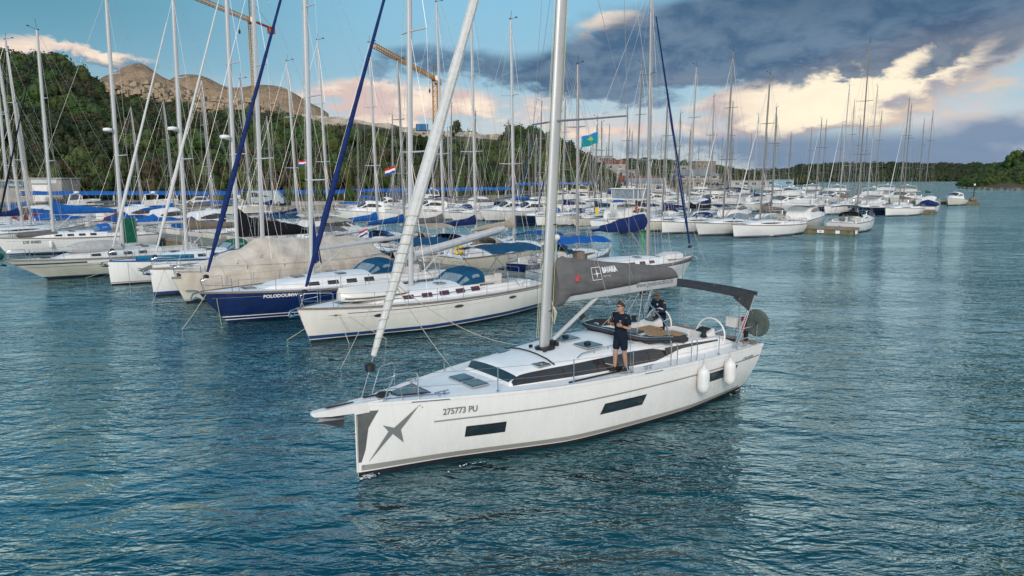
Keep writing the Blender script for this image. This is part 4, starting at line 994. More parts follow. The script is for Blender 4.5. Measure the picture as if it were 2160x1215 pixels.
# ---- power boats
def motorboat(label, loc, th, L=11, B=3.6, fly=True, hull=GEL, top=DECK, win=GLASSB, canvas=None, level=1, hood=None, group='motor boats moored in the marina', arch=True, aftfirst=False, band=None):
    t = thing('motor_boat', label, 'motor boat', (loc[0], loc[1], 0), th, group)
    H = Hull(L, B, 1.75 if L > 8 else 1.1, 1.15 if L > 8 else .8, 1.5 if L > 8 else .9, 0, [(0, .02), (.05, .22), (.15, .52), (.3, .82), (.45, .97), (.7, 1), (1, .95)], .0, .8)
    hull_parts(H, t, hull, None, bands=((band or BLUEB, .12, .26, 0, 1, 'boot_stripe'),), n=14, rail=STEEL, m=4); deck_parts(H, t, top, n=14)
    big = L > 8
    C_ = Cabin(H, [(L * .22, B * .18, .05), (L * .34, B * .32, .55 if big else .3), (L * .45, B * .38, 1.0 if big else .5), (L * .52, B * .4, 1.45 if big else .75), (L * .7, B * .4, 1.5 if big else .75), (L * .8, B * .4, 1.45 if big else .6)], .3, .06)
    C_.build(t, top, 16); C_.window(t, L * .42, L * .76, .5, .9, win, n=6, taper=.3)
    b = MB(); rr = []
    for i in range(4):
        x = L * (.36 + .045 * i); rr.append([(x - .03, w_ * C_.w(x) * .8, C_.top(x, w_ * C_.w(x) * .8) + .03) for w_ in (-1, -.5, 0, .5, 1)])
    b.grid(rr); b.build('windscreen', win, t, ang=60)
    if fly:
        z = C_.top(L * .6); b = MB()
        for k, (x0, x1, w_) in enumerate([(L * .5, L * .92, B * .42)]):
            b.sheet([[(x, y * w_, z + .06) for y in (-1, 0, 1)] for x in (x0, (x0 + x1) / 2, x1)], .09)
        b.build('flybridge_deck', top, t)
        b = MB(); rr = []
        for i in range(9):
            a = -pi / 2 + pi * i / 8; x = L * .56 - cos(a) * .55 ; y = sin(a) * B * .4; rr.append([(x, y, z + .06), (x - .16, y * .97, z + .62)])
        rr = [[(L * .78, -B * .4, z + .06), (L * .78, -B * .38, z + .5)]] + rr + [[(L * .78, B * .4, z + .06), (L * .78, B * .38, z + .5)]]
        b.grid(rr); b.build('flybridge_coaming', hull, t, ang=60); MB().box(L * .68, 0, z + .35, .5, B * .5, .5).build('flybridge_seat', SAIL, t)
        if arch:
            b = MB(); b.tube([(L * .8, -B * .4, z), (L * .76, -B * .38, z + 1.2), (L * .75, 0, z + 1.35), (L * .76, B * .38, z + 1.2), (L * .8, B * .4, z)], .09, 6, flat=.5); b.build('radar_arch', hull, t)
            b = MB(); b.lathe([(.02, z + 1.4), (.28, z + 1.42), (.28, z + 1.6), (.02, z + 1.66)], (L * .75, .2, 0), 10); b.tube([(L * .75, -.5, z + 1.3), (L * .77, -.5, z + 3.2)], .015, 4); b.build('radar', WHITE, t)
        if canvas: bimini(t, L * .5, L * .82, B * .4, z + 1.95, z + .5, canvas)
    elif canvas: bimini(t, L * .55, L * .9, B * .42, C_.top(L * .6) + (.5 if big else .9), H.dz(L) + .2, canvas)
    if hood:
        b = MB(); x0, x1 = L * .42, L * .95; b.loft([[(x0 + (x1 - x0) * k, B * .46 * y, H.dz(L * .7) - .02 + q * interp(k, [(0, .5), (.3, 1), (.7, .95), (1, .45)])) for y, q in ((-1, 0), (-.97, .35), (-.7, .85), (0, 1.15), (.7, .85), (.97, .35), (1, 0))] for k in (0, .15, .4, .7, .9, 1)], True); b.build('cockpit_cover', hood, t)
    b = MB()
    for s_ in (-1, 1):
        P_ = lambda x, z: (x, s_ * max(.1, H.half(x) - .08), H.dz(x) + z)
        b.tube([P_(.15, .55)] + [P_(L * k, .55) for k in (.08, .2, .35, .5)], .018, 4)
        for k in (.02, .12, .25, .38, .5): b.tube([P_(L * k, 0), P_(L * k, .55)], .015, 4)
    b.build('bow_rail', STEEL, t)
    return t, H, C_
def rib_boat(label, loc, th, L=3.4, B=1.6, m=RIB, z=.0, inv=False, cat='dinghy', engine=False, name='dinghy', cover=None):
    t = thing(name, label, cat, (loc[0], loc[1], loc[2] if len(loc) > 2 else z), th); r = .2; h = B / 2 - r
    if inv:
        pts = []; b = MB()
        prof = [(0, .25), (.1, .6), (.3, .9), (.6, 1.0), (.9, .96), (1, .85)]
        b.loft([[(x * L, B / 2 * sinterp(x, prof) * y, q * .52 * (1 - .35 * (1 - x) ** 2 * 0) ) for y, q in ((-1, 0), (-1.02, .22), (-.92, .5), (-.6, .72), (0, 1.0), (.6, .72), (.92, .5), (1.02, .22), (1, 0))] for x in (0, .05, .15, .3, .5, .7, .9, 1)]); b.build('upturned_hull', m, t)
        MB().tube([(.1, -B * .2, .1)] + [(x * L, -B / 2 * sinterp(x, prof) * 1.0 - .03, .1) for x in (.1, .3, .5, .7, .9, 1)], .03, 5).build('rubbing_strake', GREYC, t)
        return t
    b = MB(); path = [(L, -h, .28), (L * .6, -h, .26), (L * .3, -h * .9, .28), (L * .1, -h * .55, .36), (.12, 0, .42), (L * .1, h * .55, .36), (L * .3, h * .9, .28), (L * .6, h, .26), (L, h, .28)]
    b.tube(path, [r * .7, r, r, r, r, r, r, r, r * .7], 10); b.build('inflatable_tube', m, t)
    MB().loft([[(x, y * h * (1 if x > 1 else .5), z_) for y, z_ in ((-1, .2), (0, .02), (1, .2))] for x in (.2, 1.1, L * .6, L - .1)], False).build('floor', DGREYC, t); MB().box(L * .55, 0, .36, .25, h * 2, .04).build('thwart', TEAKG, t); MB().box(L - .15, 0, .3, .06, h * 1.9, .4).build('transom', GEL, t)
    if engine: b = MB(); b.box(L + .05, 0, .62, .3, .26, .42); b.tube([(L + .05, 0, .4), (L + .12, 0, -.2)], .06, 6); b.build('outboard', DGREYC, t)
    return t
# ------------------------------------------------------------------ the sloop under way in the foreground
HT = radians(38)
hero = thing('sailing_yacht', 'large white sloop under way in the foreground with a grey mainsail cover and two crew', 'sailboat', (-3.32, 13.9, 0), HT)
HL = 12.3
HH = Hull(HL, 4.05, 1.63, 1.42, .0, .35, [(0, .02), (.03, .12), (.1, .29), (.17, .44), (.24, .59), (.36, .79), (.52, .925), (.73, 1.0), (.88, .985), (1, .94)], .02, .87)
def hw(x, y, z): return Vector((-3.32 + x * cos(HT) - y * sin(HT), 13.9 + x * sin(HT) + y * cos(HT), z))   # hero frame to world
hull_parts(HH, hero, GEL, bands=((GREYS, lambda u: .13 - .03 * u, lambda u: .255 - .07 * u, .005, .97, 'boot_stripe'), (GREYS, lambda u: 1.06 + .03 * u, lambda u: 1.095 + .035 * u, .125, .995, 'cove_stripe')), n=34, rail=GEL, railh=.035, m=12)
# bow: grey chafe plate on the stem
b = MB(); 
for sd in (-1, 1):
    rr = []
    for i in range(13):
        z = .32 + 1.16 * i / 12; w_ = interp(z, [(.32, .06), (.6, .14), (1.1, .2), (1.38, .34), (1.48, .4)]); rr.append([HH.at(.004 + w_ * j / 4, z, sd, .006) for j in range(5)])
    b.grid(rr)
b.build('stem_plate', mat('grey_stem_plate', (.13, .13, .13), .45, .4, var=.35, vs=3), hero, ang=60)
b = MB(); b.tube([(-.012, 0, .1), (-.012, 0, 1.5)], .02, 6); b.build('stem_strip', GEL, hero)
MB().lathe([(.0, -.01), (.035, -.01), (.035, .02), (.0, .02)], HH.at(.11, .23, -1), 10, 'y').build('through_hull', STEEL, hero)
# decks, coachroof and cockpit
C0, C1, CW = 8.75, 11.9, 1.12
deck_parts(HH, hero, DECK, (C0, C1, CW), 40, .05, TEAKG, -.42)
HC = Cabin(HH, [(3.42, .9, .05), (3.5, .95, .12), (3.68, 1.0, .24), (3.95, 1.06, .29), (4.6, 1.17, .34), (5.3, 1.28, .38), (6.5, 1.4, .44), (7.6, 1.46, .46), (8.75, 1.5, .4)], .2, .1)
HC.build(hero, DECK, 60)
for sd_ in (-1, 1):
    b = MB(); rr = []
    for i in range(41):
        x = 3.5 + 5.01 * i / 40; k = min(1, (40 - i + .3) / 5) ** .6; rr.append([HC.side(x, .53 + (f - .53) * k, sd_, .012) for f in (.1, .35, .65, .96)])
    b.grid(rr); b.build('coachroof_window', GLASSB, hero, ang=60)
for x in (4.9, 5.9, 6.9, 7.7):
    for sd in (-1, 1):
        b = MB(); b.grid([[HC.side(x + dx_, f, sd, .016) for f in (.15, .5, .88)] for dx_ in (0, .03)]); b.build('window_joint', BLACK, hero, ang=0)
# raked front window
b = MB(); rr = []
for j in range(13):
    y = -.92 + 1.84 * j / 12; q = []
    for x in (3.45, 3.51, 3.57, 3.63): q.append((x, y * (.9 + (x - 3.45) * .6), HC.top(x, y * .88) + .014))
    rr.append(q)
b.grid(rr); b.build('front_window', GLASS, hero, ang=60)
# coamings beside the cockpit with their dark flash
for sd in (-1, 1):
    b = MB(); rr = []
    for i in range(17):
        x = 8.7 + 3.0 * i / 16; zt = HH.dz(x) + interp(x, [(8.7, .43), (9.4, .4), (10.6, .34), (11.3, .16), (11.7, .02)]); wo = interp(x, [(8.7, 1.5), (10, 1.55), (11.7, 1.5)]); z0 = HH.dz(x)
        rr.append([(x, sd * (CW + .0), z0), (x, sd * (CW + .02), zt), (x, sd * (CW + .14), zt + .03), (x, sd * (wo - .12), zt), (x, sd * wo, z0)])
    b.grid(rr); b.add(rr[0], [(0, 1, 2, 3, 4)]); b.add(rr[-1], [(0, 1, 2, 3, 4)]); b.build('coaming', DECK, hero, ang=50)
    b = MB(); rr = []
    for i in range(11):
        x = 8.35 + 2.3 * i / 10; hz = interp(x, [(8.35, .42), (9.4, .4), (10.6, .33)]); k0, k1 = interp(x, [(8.35, .35), (8.9, .62), (10.65, .78)]), interp(x, [(8.35, .86), (10.65, .9)]); wo = interp(x, [(8.35, 1.5), (10, 1.55)])
        rr.append([(x, sd * (wo - .12 * k + .012), HH.dz(x) + hz * k) for k in (k0, (k0 + k1) / 2, k1)])
    b.grid(rr); b.build('coaming_flash', GLASSB, hero, ang=60)
# teak side trims aft and cockpit table
for sd in (-1, 1):
    b = MB(); b.grid([[(x, sd * y, HH.dz(x) + .075 - .03 * abs(y - 1.5)) for y in (1.58, 1.72, 1.84)] for x in (9.2, 10, 11, 11.9)]); b.build('teak_side_deck', TEAKG, hero, ang=0) if sd > 0 else None
b = MB(); b.box(12.08, 0, 1.475, .32, 3.6, .03)
b.build('teak_stern_deck', TEAKG, hero)
for x, y, w_, tl in ((9.55, -.44, .52, .06), (9.55, .44, .52, -.06)):
    q = MB(); q.box(x, y, 1.83, 1.25, w_, .035); q.build('table_leaf', TEAK, hero)
b = MB(); b.box(9.55, 0, 1.5, 1.15, .28, .62); b.build('cockpit_table', TEAK, hero)
# companionway and folded sprayhood
MB().box(8.2, 0, HC.top(8.2) + .02, 1.0, .72, .05).build('companion_slide', GLASSB, hero)
b = MB(); pth = [(9.3, -1.42, 1.93), (8.6, -1.4, 2.03), (8.0, -1.2, 2.06), (7.72, -.75, 2.1), (7.66, 0, 2.13), (7.72, .75, 2.1), (8.0, 1.2, 2.06), (8.6, 1.4, 2.03), (9.3, 1.42, 1.93)]
rs_ = []; pp = []
for i in range(33):
    k = i / 32 * 8; j = min(int(k), 7); pp.append(Vector(pth[j]).lerp(Vector(pth[j + 1]), k - j)); rs_.append(.105 + .018 * sin(i * 1.7) + .012 * sin(i * 3.1) - (.05 if i in (0, 32) else 0))
b.tube(pp, rs_, 10, flat=.65, up=(0, 0, 1)); b.tube([(p[0] - .17, p[1] * 1.03, p[2] + .04) for p in pp], .045, 6); b.build('folded_sprayhood', DGREYC, hero)
MB().tube([(p[0] - .16, p[1] * 1.04, p[2] + .1) for p in pp[3:30]], .014, 5).build('sprayhood_bow', STEEL, hero)
# wheels, pedestals, seats
for sd in (-1, 1):
    y = sd * .98; wheel(hero, 10.95, y, 1.74, .5, WHITE, tilt=.08, spokes=3)
    b = MB(); b.loft([[(10.45 + a, y + c, 1.05) for a, c in ((-.14, -.13), (.16, -.13), (.16, .13), (-.14, .13))], [(10.55 + a, y + c, 1.72) for a, c in ((-.12, -.12), (.12, -.12), (.12, .12), (-.12, .12))]]); b.build('pedestal', GEL, hero)
    b = MB(); b.loft([[(10.36, y - .28, 1.72), (10.36, y + .28, 1.72), (10.36, y + .28, 1.86), (10.36, y - .28, 1.86)], [(10.82, y - .28, 1.72), (10.82, y + .28, 1.72), (10.82, y + .22, 1.98), (10.82, y - .22, 1.98)]]); b.build('instrument_pod', GEL, hero)
    MB().box(10.6, y, 1.955, .3, .34, .02, ry=-.25).build('plotter_screen', GLASSB, hero)
    b = MB(); b.box(11.6, sd * .8, 1.28, .5, .75, .4); b.build('helm_seat', DECK, hero)
# winches
for sd in (-1, 1):
    for x, rr_ in ((10.15, .085), (8.1, .07), (9.3, .075)):
        y = sd * (1.33 if x > 8.5 else .95); z = HH.dz(x) + .42 if x > 8.5 else HC.top(x, y); r = rr_
        MB().lathe([(r * 1.25, 0), (r * 1.25, .02), (r * .85, .05), (r * .75, .1), (r, .16), (r * 1.05, .18), (r * .4, .2)], (x, y, z), 14).build('winch', BLACK if x > 10 else STEEL, hero)
# hatches
def hz_(x, y=0): return HC.top(x, y) + .022 if x > 3.9 else HH.dz(x) + .075
hatch(hero, 2.82, .17, hz_(2.8), .42, .42); hatch(hero, 2.82, -.4, hz_(2.8), .42, .42)
for y in (.72, -.8): hatch(hero, 4.48, y, hz_(4.5, y) - .02, .34, .24, tilt=.02)
for y in (.3, -.55):
    hatch(hero, 6.3, y, hz_(6.3, y) + .01, .52, .5); MB().lathe([(.09, 0), (.1, .03), (.07, .07), (.01, .08)], (6.28, y, hz_(6.3, y) + .03), 14).build('solar_vent', BLACK, hero)
b = MB(); x0 = .95; z = HH.dz(1.2) + .062
b.loft([[(.92, -.13, z), (.92, .13, z), (1.55, .36, z), (1.55, -.36, z)], [(.92, -.13, z + .025), (.92, .13, z + .025), (1.55, .36, z + .025), (1.55, -.36, z + .025)]]); b.build('anchor_locker_hatch', HATCH, hero)
MB().tube([(.86, 0, z + .01), (.92, .16, z + .01), (1.6, .41, z + .01), (1.6, -.41, z + .01), (.92, -.16, z + .01), (.86, 0, z + .01)], .012, 5).build('hatch_seal', DGREYC, hero)
# grab rails on the roof and genoa tracks
for sd in (-1, 1):
    b = MB(); pts_ = [(x, sd * .98, HC.top(x, sd * .98) + (.09 if 5.6 < x < 7.55 else 0)) for x in (5.5, 5.65, 6.1, 6.6, 7.1, 7.5, 7.6)]; b.tube(pts_, .014, 6)
    for x in (6.1, 6.6, 7.1): b.tube([(x, sd * .98, HC.top(x, sd * .98) - .01), (x, sd * .98, HC.top(x, sd * .98) + .09)], .012, 5)
    b.build('grab_rail', STEEL, hero)
    b = MB(); b.box(5.7, sd * 1.55, HH.dz(5.7) + .06, 1.9, .035, .03, rz=sd * .04); b.build('genoa_track', BLACK, hero); b = MB(); b.box(6.45, sd * 1.53, HH.dz(6.4) + .12, .2, .07, .1); b.lathe([(.01, -.02), (.045, -.02), (.045, .02), (.01, .02)], (6.4, sd * 1.53, HH.dz(6.4) + .2), 10, 'y'); b.build('genoa_car', BLACK, hero)
b = MB(); b.tube([(4.75 + .22 * abs(y) / .9 * 0, y, HC.top(4.8, y) + .035) for y in (-.98, -.7, -.35, 0, .35, .7, .98)], .02, 6); b.build('jib_track', BLACK, hero)
for x in (1.75, 7.25, 11.5):
    for sd in (-1, 1):
        y = sd * (HH.half(x) - .14); zc = HH.dz(x) + .05; b = MB(); b.box(x - .07, y, zc + .03, .03, .04, .07); b.box(x + .07, y, zc + .03, .03, .04, .07); b.tube([(x - .18, y, zc + .08), (x + .18, y, zc + .08)], .017, 6); b.build('cleat', STEEL, hero)
# bow fitting, anchor, pulpit
b = MB(); b.loft([[(.42, -.13, 1.46), (.42, .13, 1.46), (.42, .13, 1.66), (.42, -.13, 1.66)], [(-.05, -.12, 1.47), (-.05, .12, 1.47), (-.05, .12, 1.68), (-.05, -.12, 1.68)], [(-.6, -.1, 1.51), (-.6, .1, 1.51), (-.6, .1, 1.66), (-.6, -.1, 1.66)], [(-.93, -.07, 1.56), (-.93, .07, 1.56), (-.93, .07, 1.66), (-.93, -.07, 1.66)], [(-.98, -.04, 1.59), (-.98, .04, 1.59), (-.98, .04, 1.64), (-.98, -.04, 1.64)]]); b.build('bowsprit', GEL, hero, ang=30)
for sd in (-1, 1): MB().loft([[(-.1, sd * .125, 1.45), (.5, sd * .16, 1.45), (.6, sd * .19, 1.52), (.6, sd * .19, 1.68), (-.1, sd * .125, 1.68)], [(-.1, sd * .15, 1.45), (.5, sd * .2, 1.45), (.6, sd * .225, 1.52), (.6, sd * .225, 1.68), (-.1, sd * .15, 1.68)]]).build('sprit_cheek', GEL, hero)
for sd in (-1, 1): MB().lathe([(0, -.01), (.03, -.01), (.03, .02), (0, .02)], (.46, sd * .215, 1.57), 10, 'y').build('sprit_bolt', STEEL, hero)
MB().box(-.35, 0, 1.685, .6, .05, .02).build('sprit_slot', BLACK, hero)
b = MB(); b.tube([(-.15, 0, 1.47), (-.62, 0, 1.4)], .035, 6); b.tube([(-.2, .05, 1.73), (-.45, 0, 1.76), (-.7, 0, 1.7)], .02, 6)
b.add([(-.86, 0, 1.42), (-.34, -.2, 1.44), (-.3, 0, 1.17), (-.34, .2, 1.44), (-.3, 0, 1.47), (-.8, 0, 1.49)], [(0, 2, 1), (0, 3, 2), (1, 2, 4), (2, 3, 4), (0, 1, 5), (0, 5, 3), (5, 1, 4), (5, 4, 3)])
b.build('anchor', mat('galvanised_steel', (.2, .21, .22), .5, .6, var=.3), hero, ang=0)
MB().tube([(-.25, 0, 1.3), (-.12, 0, 1.02), (.0, .0, .98)], .012, 5).build('bobstay', STEEL, hero)
b = MB(); b.ell((.62, -.02, 1.72), (.16, .1, .08), 9, 5); b.tube([(.2, .05, 1.72), (.5, .1, 1.7), (.9, .12, 1.7)], .02, 5); b.build('windlass', BLACK, hero)
for sd in (-1, 1):
    P_ = lambda x, dz_, k=0: (x, sd * (HH.half(x) - .05 + k), HH.dz(x) + dz_)
    b = MB(); b.tube([P_(.5, 0, .03), P_(.62, .3), P_(.74, .56), P_(.8, .61), P_(.9, .62), P_(1.12, .62), P_(1.2, .6), P_(1.22, .5), P_(1.22, 0)], .0145, 8); b.tube([P_(.62, .3), P_(.86, .3), P_(1.22, .3)], .011, 6); b.tube([P_(.86, .3), P_(.9, 0)], .011, 6); b.build('pulpit', STEEL, hero)
stx = [2.93, 4.81, 6.62, 10.0]
for sd in (-1, 1):
    gp = lambda x, dz_: (x, sd * (HH.half(x) - .06), HH.dz(x) + dz_)
    for x in stx:
        b = MB(); b.tube([gp(x, 0), gp(x, .62)], .0125, 8); b.lathe([(.035, 0), (.035, .07), (.016, .09)], gp(x, 0), 8); b.build('stanchion', STEEL, hero)
    for xs_ in ((7.98, 8.22), (8.78, 9.02)):
        b = MB(); b.tube([gp(xs_[0], 0), gp(xs_[0], .54), gp(xs_[0] + .03, .62), gp(xs_[0] + .1, .63), gp(xs_[1] - .03, .6), gp(xs_[1], .45), gp(xs_[1], 0)], .0135, 8); b.build('gate_rail', STEEL, hero)
    b = MB(); pts_ = [1.22, 2.93, 4.81, 6.62, 7.98]
    for zz in (.6, .3):
        for p, q in zip(pts_, pts_[1:]): b.tube([gp(p, zz), (lambda m_: (m_[0], m_[1], m_[2] - .012))((Vector(gp(p, zz)).lerp(Vector(gp(q, zz)), .5))), gp(q, zz)], .0045, 5, False)
        for p, q in ((8.22, 8.78), (9.02, 10.0), (10.0, 11.3)): b.tube([gp(p, zz), gp(q, zz)], .0045, 5, False)
    b.build('lifeline', WIRE, hero)
    b = MB(); y2 = sd * 1.0
    for zz in (.62, .32): b.tube([gp(10.95, zz), gp(11.7, zz), (12.1, sd * 1.8, 1.45 + zz), (12.2, sd * 1.6, 1.45 + zz), (12.22, y2, 1.45 + zz)], .0145, 8)
    for q in (gp(10.95, 0), (12.1, sd * 1.8, 1.45), (12.22, y2, 1.45)): b.tube([q, (q[0], q[1], q[2] + .62)], .0145, 8)
    b.build('pushpit', STEEL, hero)
# mast and standing rigging
mx, mz, mt = 5.27, HC.top(5.27), 19.2
ma, mtip = mast_parts(hero, mx, mz, mt, ALUS, .16, .1, .054, 2, 1.86, HH.dz(6.3) + .03, .0065, .12, 1.68, 12.1, 2, SAIL, .138, .96, True, 1.0, True, .2, .055)
for o in [c for c in ma.children if c.name.startswith('spreader')]: bpy.data.objects.remove(o)
for o in [c for c in hero.children if c.name.startswith('shrouds')]: bpy.data.objects.remove(o)
lv = [(7.75, 1.72, .72), (13.2, 1.25, .5)]
for z_, w_, sw in lv:
    p = mtip((z_ - mz) / (mt - mz)); b = MB()
    for s_ in (-1, 1): b.tube([(p[0], s_ * .05, p[2]), (p[0] + sw * .5, s_ * w_ * .52, p[2] + .02), (p[0] + sw, s_ * w_, p[2] + .05)], [.055, .048, .04], 8, flat=.5, up=(1, 0, 0))
    b.build('spreader', ALU, ma)
for s_ in (-1, 1):
    c = Vector((6.6, s_ * 1.79, HH.dz(6.6) + .02)); p1 = mtip((7.75 - mz) / (mt - mz)); p2 = mtip((13.2 - mz) / (mt - mz))
    e1 = (p1[0] + .72, s_ * 1.72, p1[2] + .05); e2 = (p2[0] + .5, s_ * 1.25, p2[2] + .05)
    for nm, pa in (('cap_shroud', [c, e1, e2, mtip(.98)]), ('lower_shroud', [c + Vector((-.08, 0, 0)), (p1[0] + .05, s_ * .1, p1[2] - .1)]), ('intermediate_shroud', [e1, (p2[0], s_ * .1, p2[2] - .1)])):
        b = MB()
        for p, q in zip(pa, pa[1:]): b.tube([p, q], .0055, 5, False)
        if nm != 'intermediate_shroud': v = (Vector(pa[1]) - Vector(pa[0])).normalized(); b.tube([Vector(pa[0]), Vector(pa[0]) + v * .34], [.016, .012], 6)
        b.build(nm, WIRE if nm != 'lower_shroud' else STEEL, hero)
    b = MB(); b.box(6.56, s_ * 1.79, HH.dz(6.6) + .03, .22, .05, .07); b.build('chainplate', STEEL, hero)
b = MB()
for i in range(11): b.box(mx - .25 + .11 * (i % 5), -.3 + .055 * i, mz + .05, .09, .05, .07)
b.lathe([(.27, 0), (.27, .03), (.2, .06)], (mx + .02, 0, mz), 14); b.build('mast_collar_blocks', BLACK, hero)
for z_ in (3.0, 5.2): q = mtip((z_ - mz) / (mt - mz)); MB().lathe([(.168, -.012), (.172, 0), (.168, .012)], (q[0], 0, z_), 16).build('mast_band', BLACK, ma).scale = (1.01, .62, 1)
ln_ = [(.19, -.04, .35, .98), (.2, .05, .5, .9), (-.19, .04, .3, .85), (.1, .12, .2, .75), (.12, -.12, .3, .66)]
for (ox, oy, h0, k1) in ln_:
    b = MB(); q = mtip(k1); b.tube([(mx + ox + .02, oy, mz + h0), (q[0] + ox * .8, oy * .8, q[2])], .0065, 4, False); b.build('halyard', ROPE if ox > .15 else ROPEY, hero)
MB().tube([(mx + .22, .06, mz + .3), (mx + .3, .07, 3.0), (mx + .42, .1, 4.2)], .006, 4).build('blue_line', ROPEB, hero)
b = MB()
for k in range(3): b.tube([(mx + .2, -.05 + .03 * k, 3.25), (mx + .27 + .02 * k, -.08 - .02 * k, 2.95), (mx + .3, -.04, 2.72 - .05 * k), (mx + .22, .0, 2.9), (mx + .2, .02, 3.2)], .012, 5)
b.build('coiled_line', ROPE, hero)
# boom, cover, vang, sheet
bz0 = 3.33
b = MB(); b.loft([[(x, y * w_, z0_ + z_) for y, z_ in ((-1, -.1), (-.8, -.17), (.8, -.17), (1, -.1), (1, .1), (.8, .15), (-.8, .15), (-1, .1))] for x, w_, z0_ in ((5.62, .08, bz0 + .02), (6.2, .085, bz0 + .01), (8, .085, bz0 - .01), (10.38, .085, bz0 - .01), (10.45, .07, bz0 - .01))]); boom = b.build('boom', ALUW, hero, ang=40)
b = MB(); rings = []; rr_ = random.Random(5)
for i in range(45):
    x = 5.6 + 4.91 * i / 44; top = sinterp(x, [(5.6, 4.2), (5.7, 4.33), (6.2, 4.3), (7.2, 4.14), (8.46, 3.98), (9.9, 3.78), (10.35, 3.66), (10.51, 3.46)]); bot = interp(x, [(5.6, 3.08), (5.85, 3.1), (6.0, 3.31), (8.6, 3.38), (8.7, 3.42), (10.51, 3.38)])
    w_ = sinterp(x, [(5.6, .2), (5.75, .23), (6.1, .235), (7.5, .24), (9.5, .2), (10.3, .15), (10.51, .07)]) * (1 + .05 * sin(i * 1.9) + rr_.uniform(-.03, .03)); h = top - bot
    rings.append([(x, w_ * a, bot + h * c) for a, c in ((-.45, 0), (-.8, .1), (-1, .28), (-.98, .45), (-.8, .65), (-.45, .87), (-.12, .985), (0, 1), (.12, .985), (.45, .87), (.8, .65), (.98, .45), (1, .28), (.8, .1), (.45, 0))])
b.loft(rings); b.build('sail_cover', GREYC, boom, ang=60)
def csurf(x, z, sd=-1, off=.014):                 # the port face of the cover
    top = sinterp(x, [(5.6, 4.2), (5.7, 4.33), (6.2, 4.3), (7.2, 4.14), (8.46, 3.98), (9.9, 3.78), (10.35, 3.66), (10.51, 3.46)]); bot = interp(x, [(5.6, 3.08), (5.85, 3.1), (6.0, 3.31), (8.6, 3.38), (8.7, 3.42), (10.51, 3.38)])
    w_ = sinterp(x, [(5.6, .2), (5.75, .23), (6.1, .235), (7.5, .24), (9.5, .2), (10.3, .15), (10.51, .07)]) * 1.07; c = (z - bot) / (top - bot)
    return (x, sd * (w_ * interp(c, [(0, .45), (.1, .8), (.28, 1), (.45, .98), (.65, .8), (.87, .45), (1, 0)]) + off), z)
WTXT = mat('white_print', (.75, .75, .74), .7); RTXT = mat('red_print', (.45, .06, .06), .7)
lettering('cover_lettering', 'BAVARIA', .2, lambda x, y: csurf(7.13 + x * .72, 3.85 + y), WTXT, boom, .01, shear=.05)
lettering('cover_lettering', 's a i l i n g', .08, lambda x, y: csurf(7.13 + x * .8, 3.74 + y), WTXT, boom, .0)
lettering('boom_lettering', 'www.pyxisnautica.hr', .2, lambda x, y: (8.62 + x * .98, -.094, 3.27 + y), LOGO, boom, .002, shear=.1)
b = MB()
def quad(pl): b.add([csurf(x, z) for x, z in pl], [tuple(range(len(pl)))])
for (xa, za, xb, zb) in ((6.72, 3.68, 7.08, 3.695), (6.72, 4.0, 7.08, 4.015), (6.72, 3.68, 6.735, 4.0), (7.065, 3.68, 7.08, 4.0)): quad([(xa, za), (xb, za), (xb, zb), (xa, zb)])
quad([(6.74, 3.845), (6.88, 3.83), (6.9, 3.72), (6.92, 3.83), (7.06, 3.845), (6.92, 3.86), (6.9, 3.98), (6.88, 3.86)])
b.build('cover_emblem', WTXT, boom, ang=0)
b = MB(); quad([(6.1, 3.72), (6.22, 3.7), (6.28, 3.85), (6.22, 3.8), (6.19, 3.94), (6.14, 3.82), (6.08, 3.88)]); b.build('red_emblem', RTXT, boom, ang=0)
b = MB(); b.tube([(5.56, 0, 2.2), (7.13, 0, 3.14)], [.055, .055], 8); b.tube([(6.6, 0, 2.82), (7.2, 0, 3.18)], .038, 8); b.build('vang', ALUW, hero)
b = MB(); b.box(6.55, -.06, 2.7, .16, .06, .09, ry=-.5); b.box(5.55, 0, 2.12, .16, .1, .16); b.lathe([(.01, -.05), (.06, -.04), (.06, .04), (.01, .05)], (5.62, -.08, 2.1), 10, 'y'); b.tube([(5.75, -.1, 2.1), (6.6, -.05, 2.65)], .007, 4); b.tube([(5.75, .1, 2.1), (6.7, .05, 2.7)], .007, 4); b.build('vang_tackle', BLACK, hero)
b = MB()
for dy in (-.14, 0, .14): b.tube([(8.9, dy * .6, 3.16), (8.0, dy * 5, HC.top(8.0, dy * 5) + .06)], .0065, 4)
b.build('mainsheet', ROPE, hero)
b = MB(); b.box(8.95, 0, 3.1, .1, .05, .12); b.box(9.05, 0, 3.12, .1, .05, .1); b.box(8.0, -.7, HC.top(8, -.7) + .06, .1, .05, .1); b.box(8.0, .7, HC.top(8, .7) + .06, .1, .05, .1); b.build('mainsheet_block', BLACK, hero)
b = MB()
for s_ in (-1, 1):
    q = mtip((9.5 - mz) / (mt - mz))
    for x in (6.9, 8.3, 9.4): b.tube([csurf(x, 3.6, s_, .0), (q[0], s_ * .1, q[2])], .0035, 3, False)
b.build('lazy_jack', ROPE, hero)
b = MB(); q = mtip(.99); b.tube([(10.42, 0, 3.4), tuple(q)], .0055, 4, False); b.build('topping_lift', ROPE, hero)
MB().tube([(8.85, -.2, 3.0), (8.62, -1.2, 2.4), (8.5, -1.5, 1.95)], .022, 6).build('sprayhood_strut', STEEL, hero)
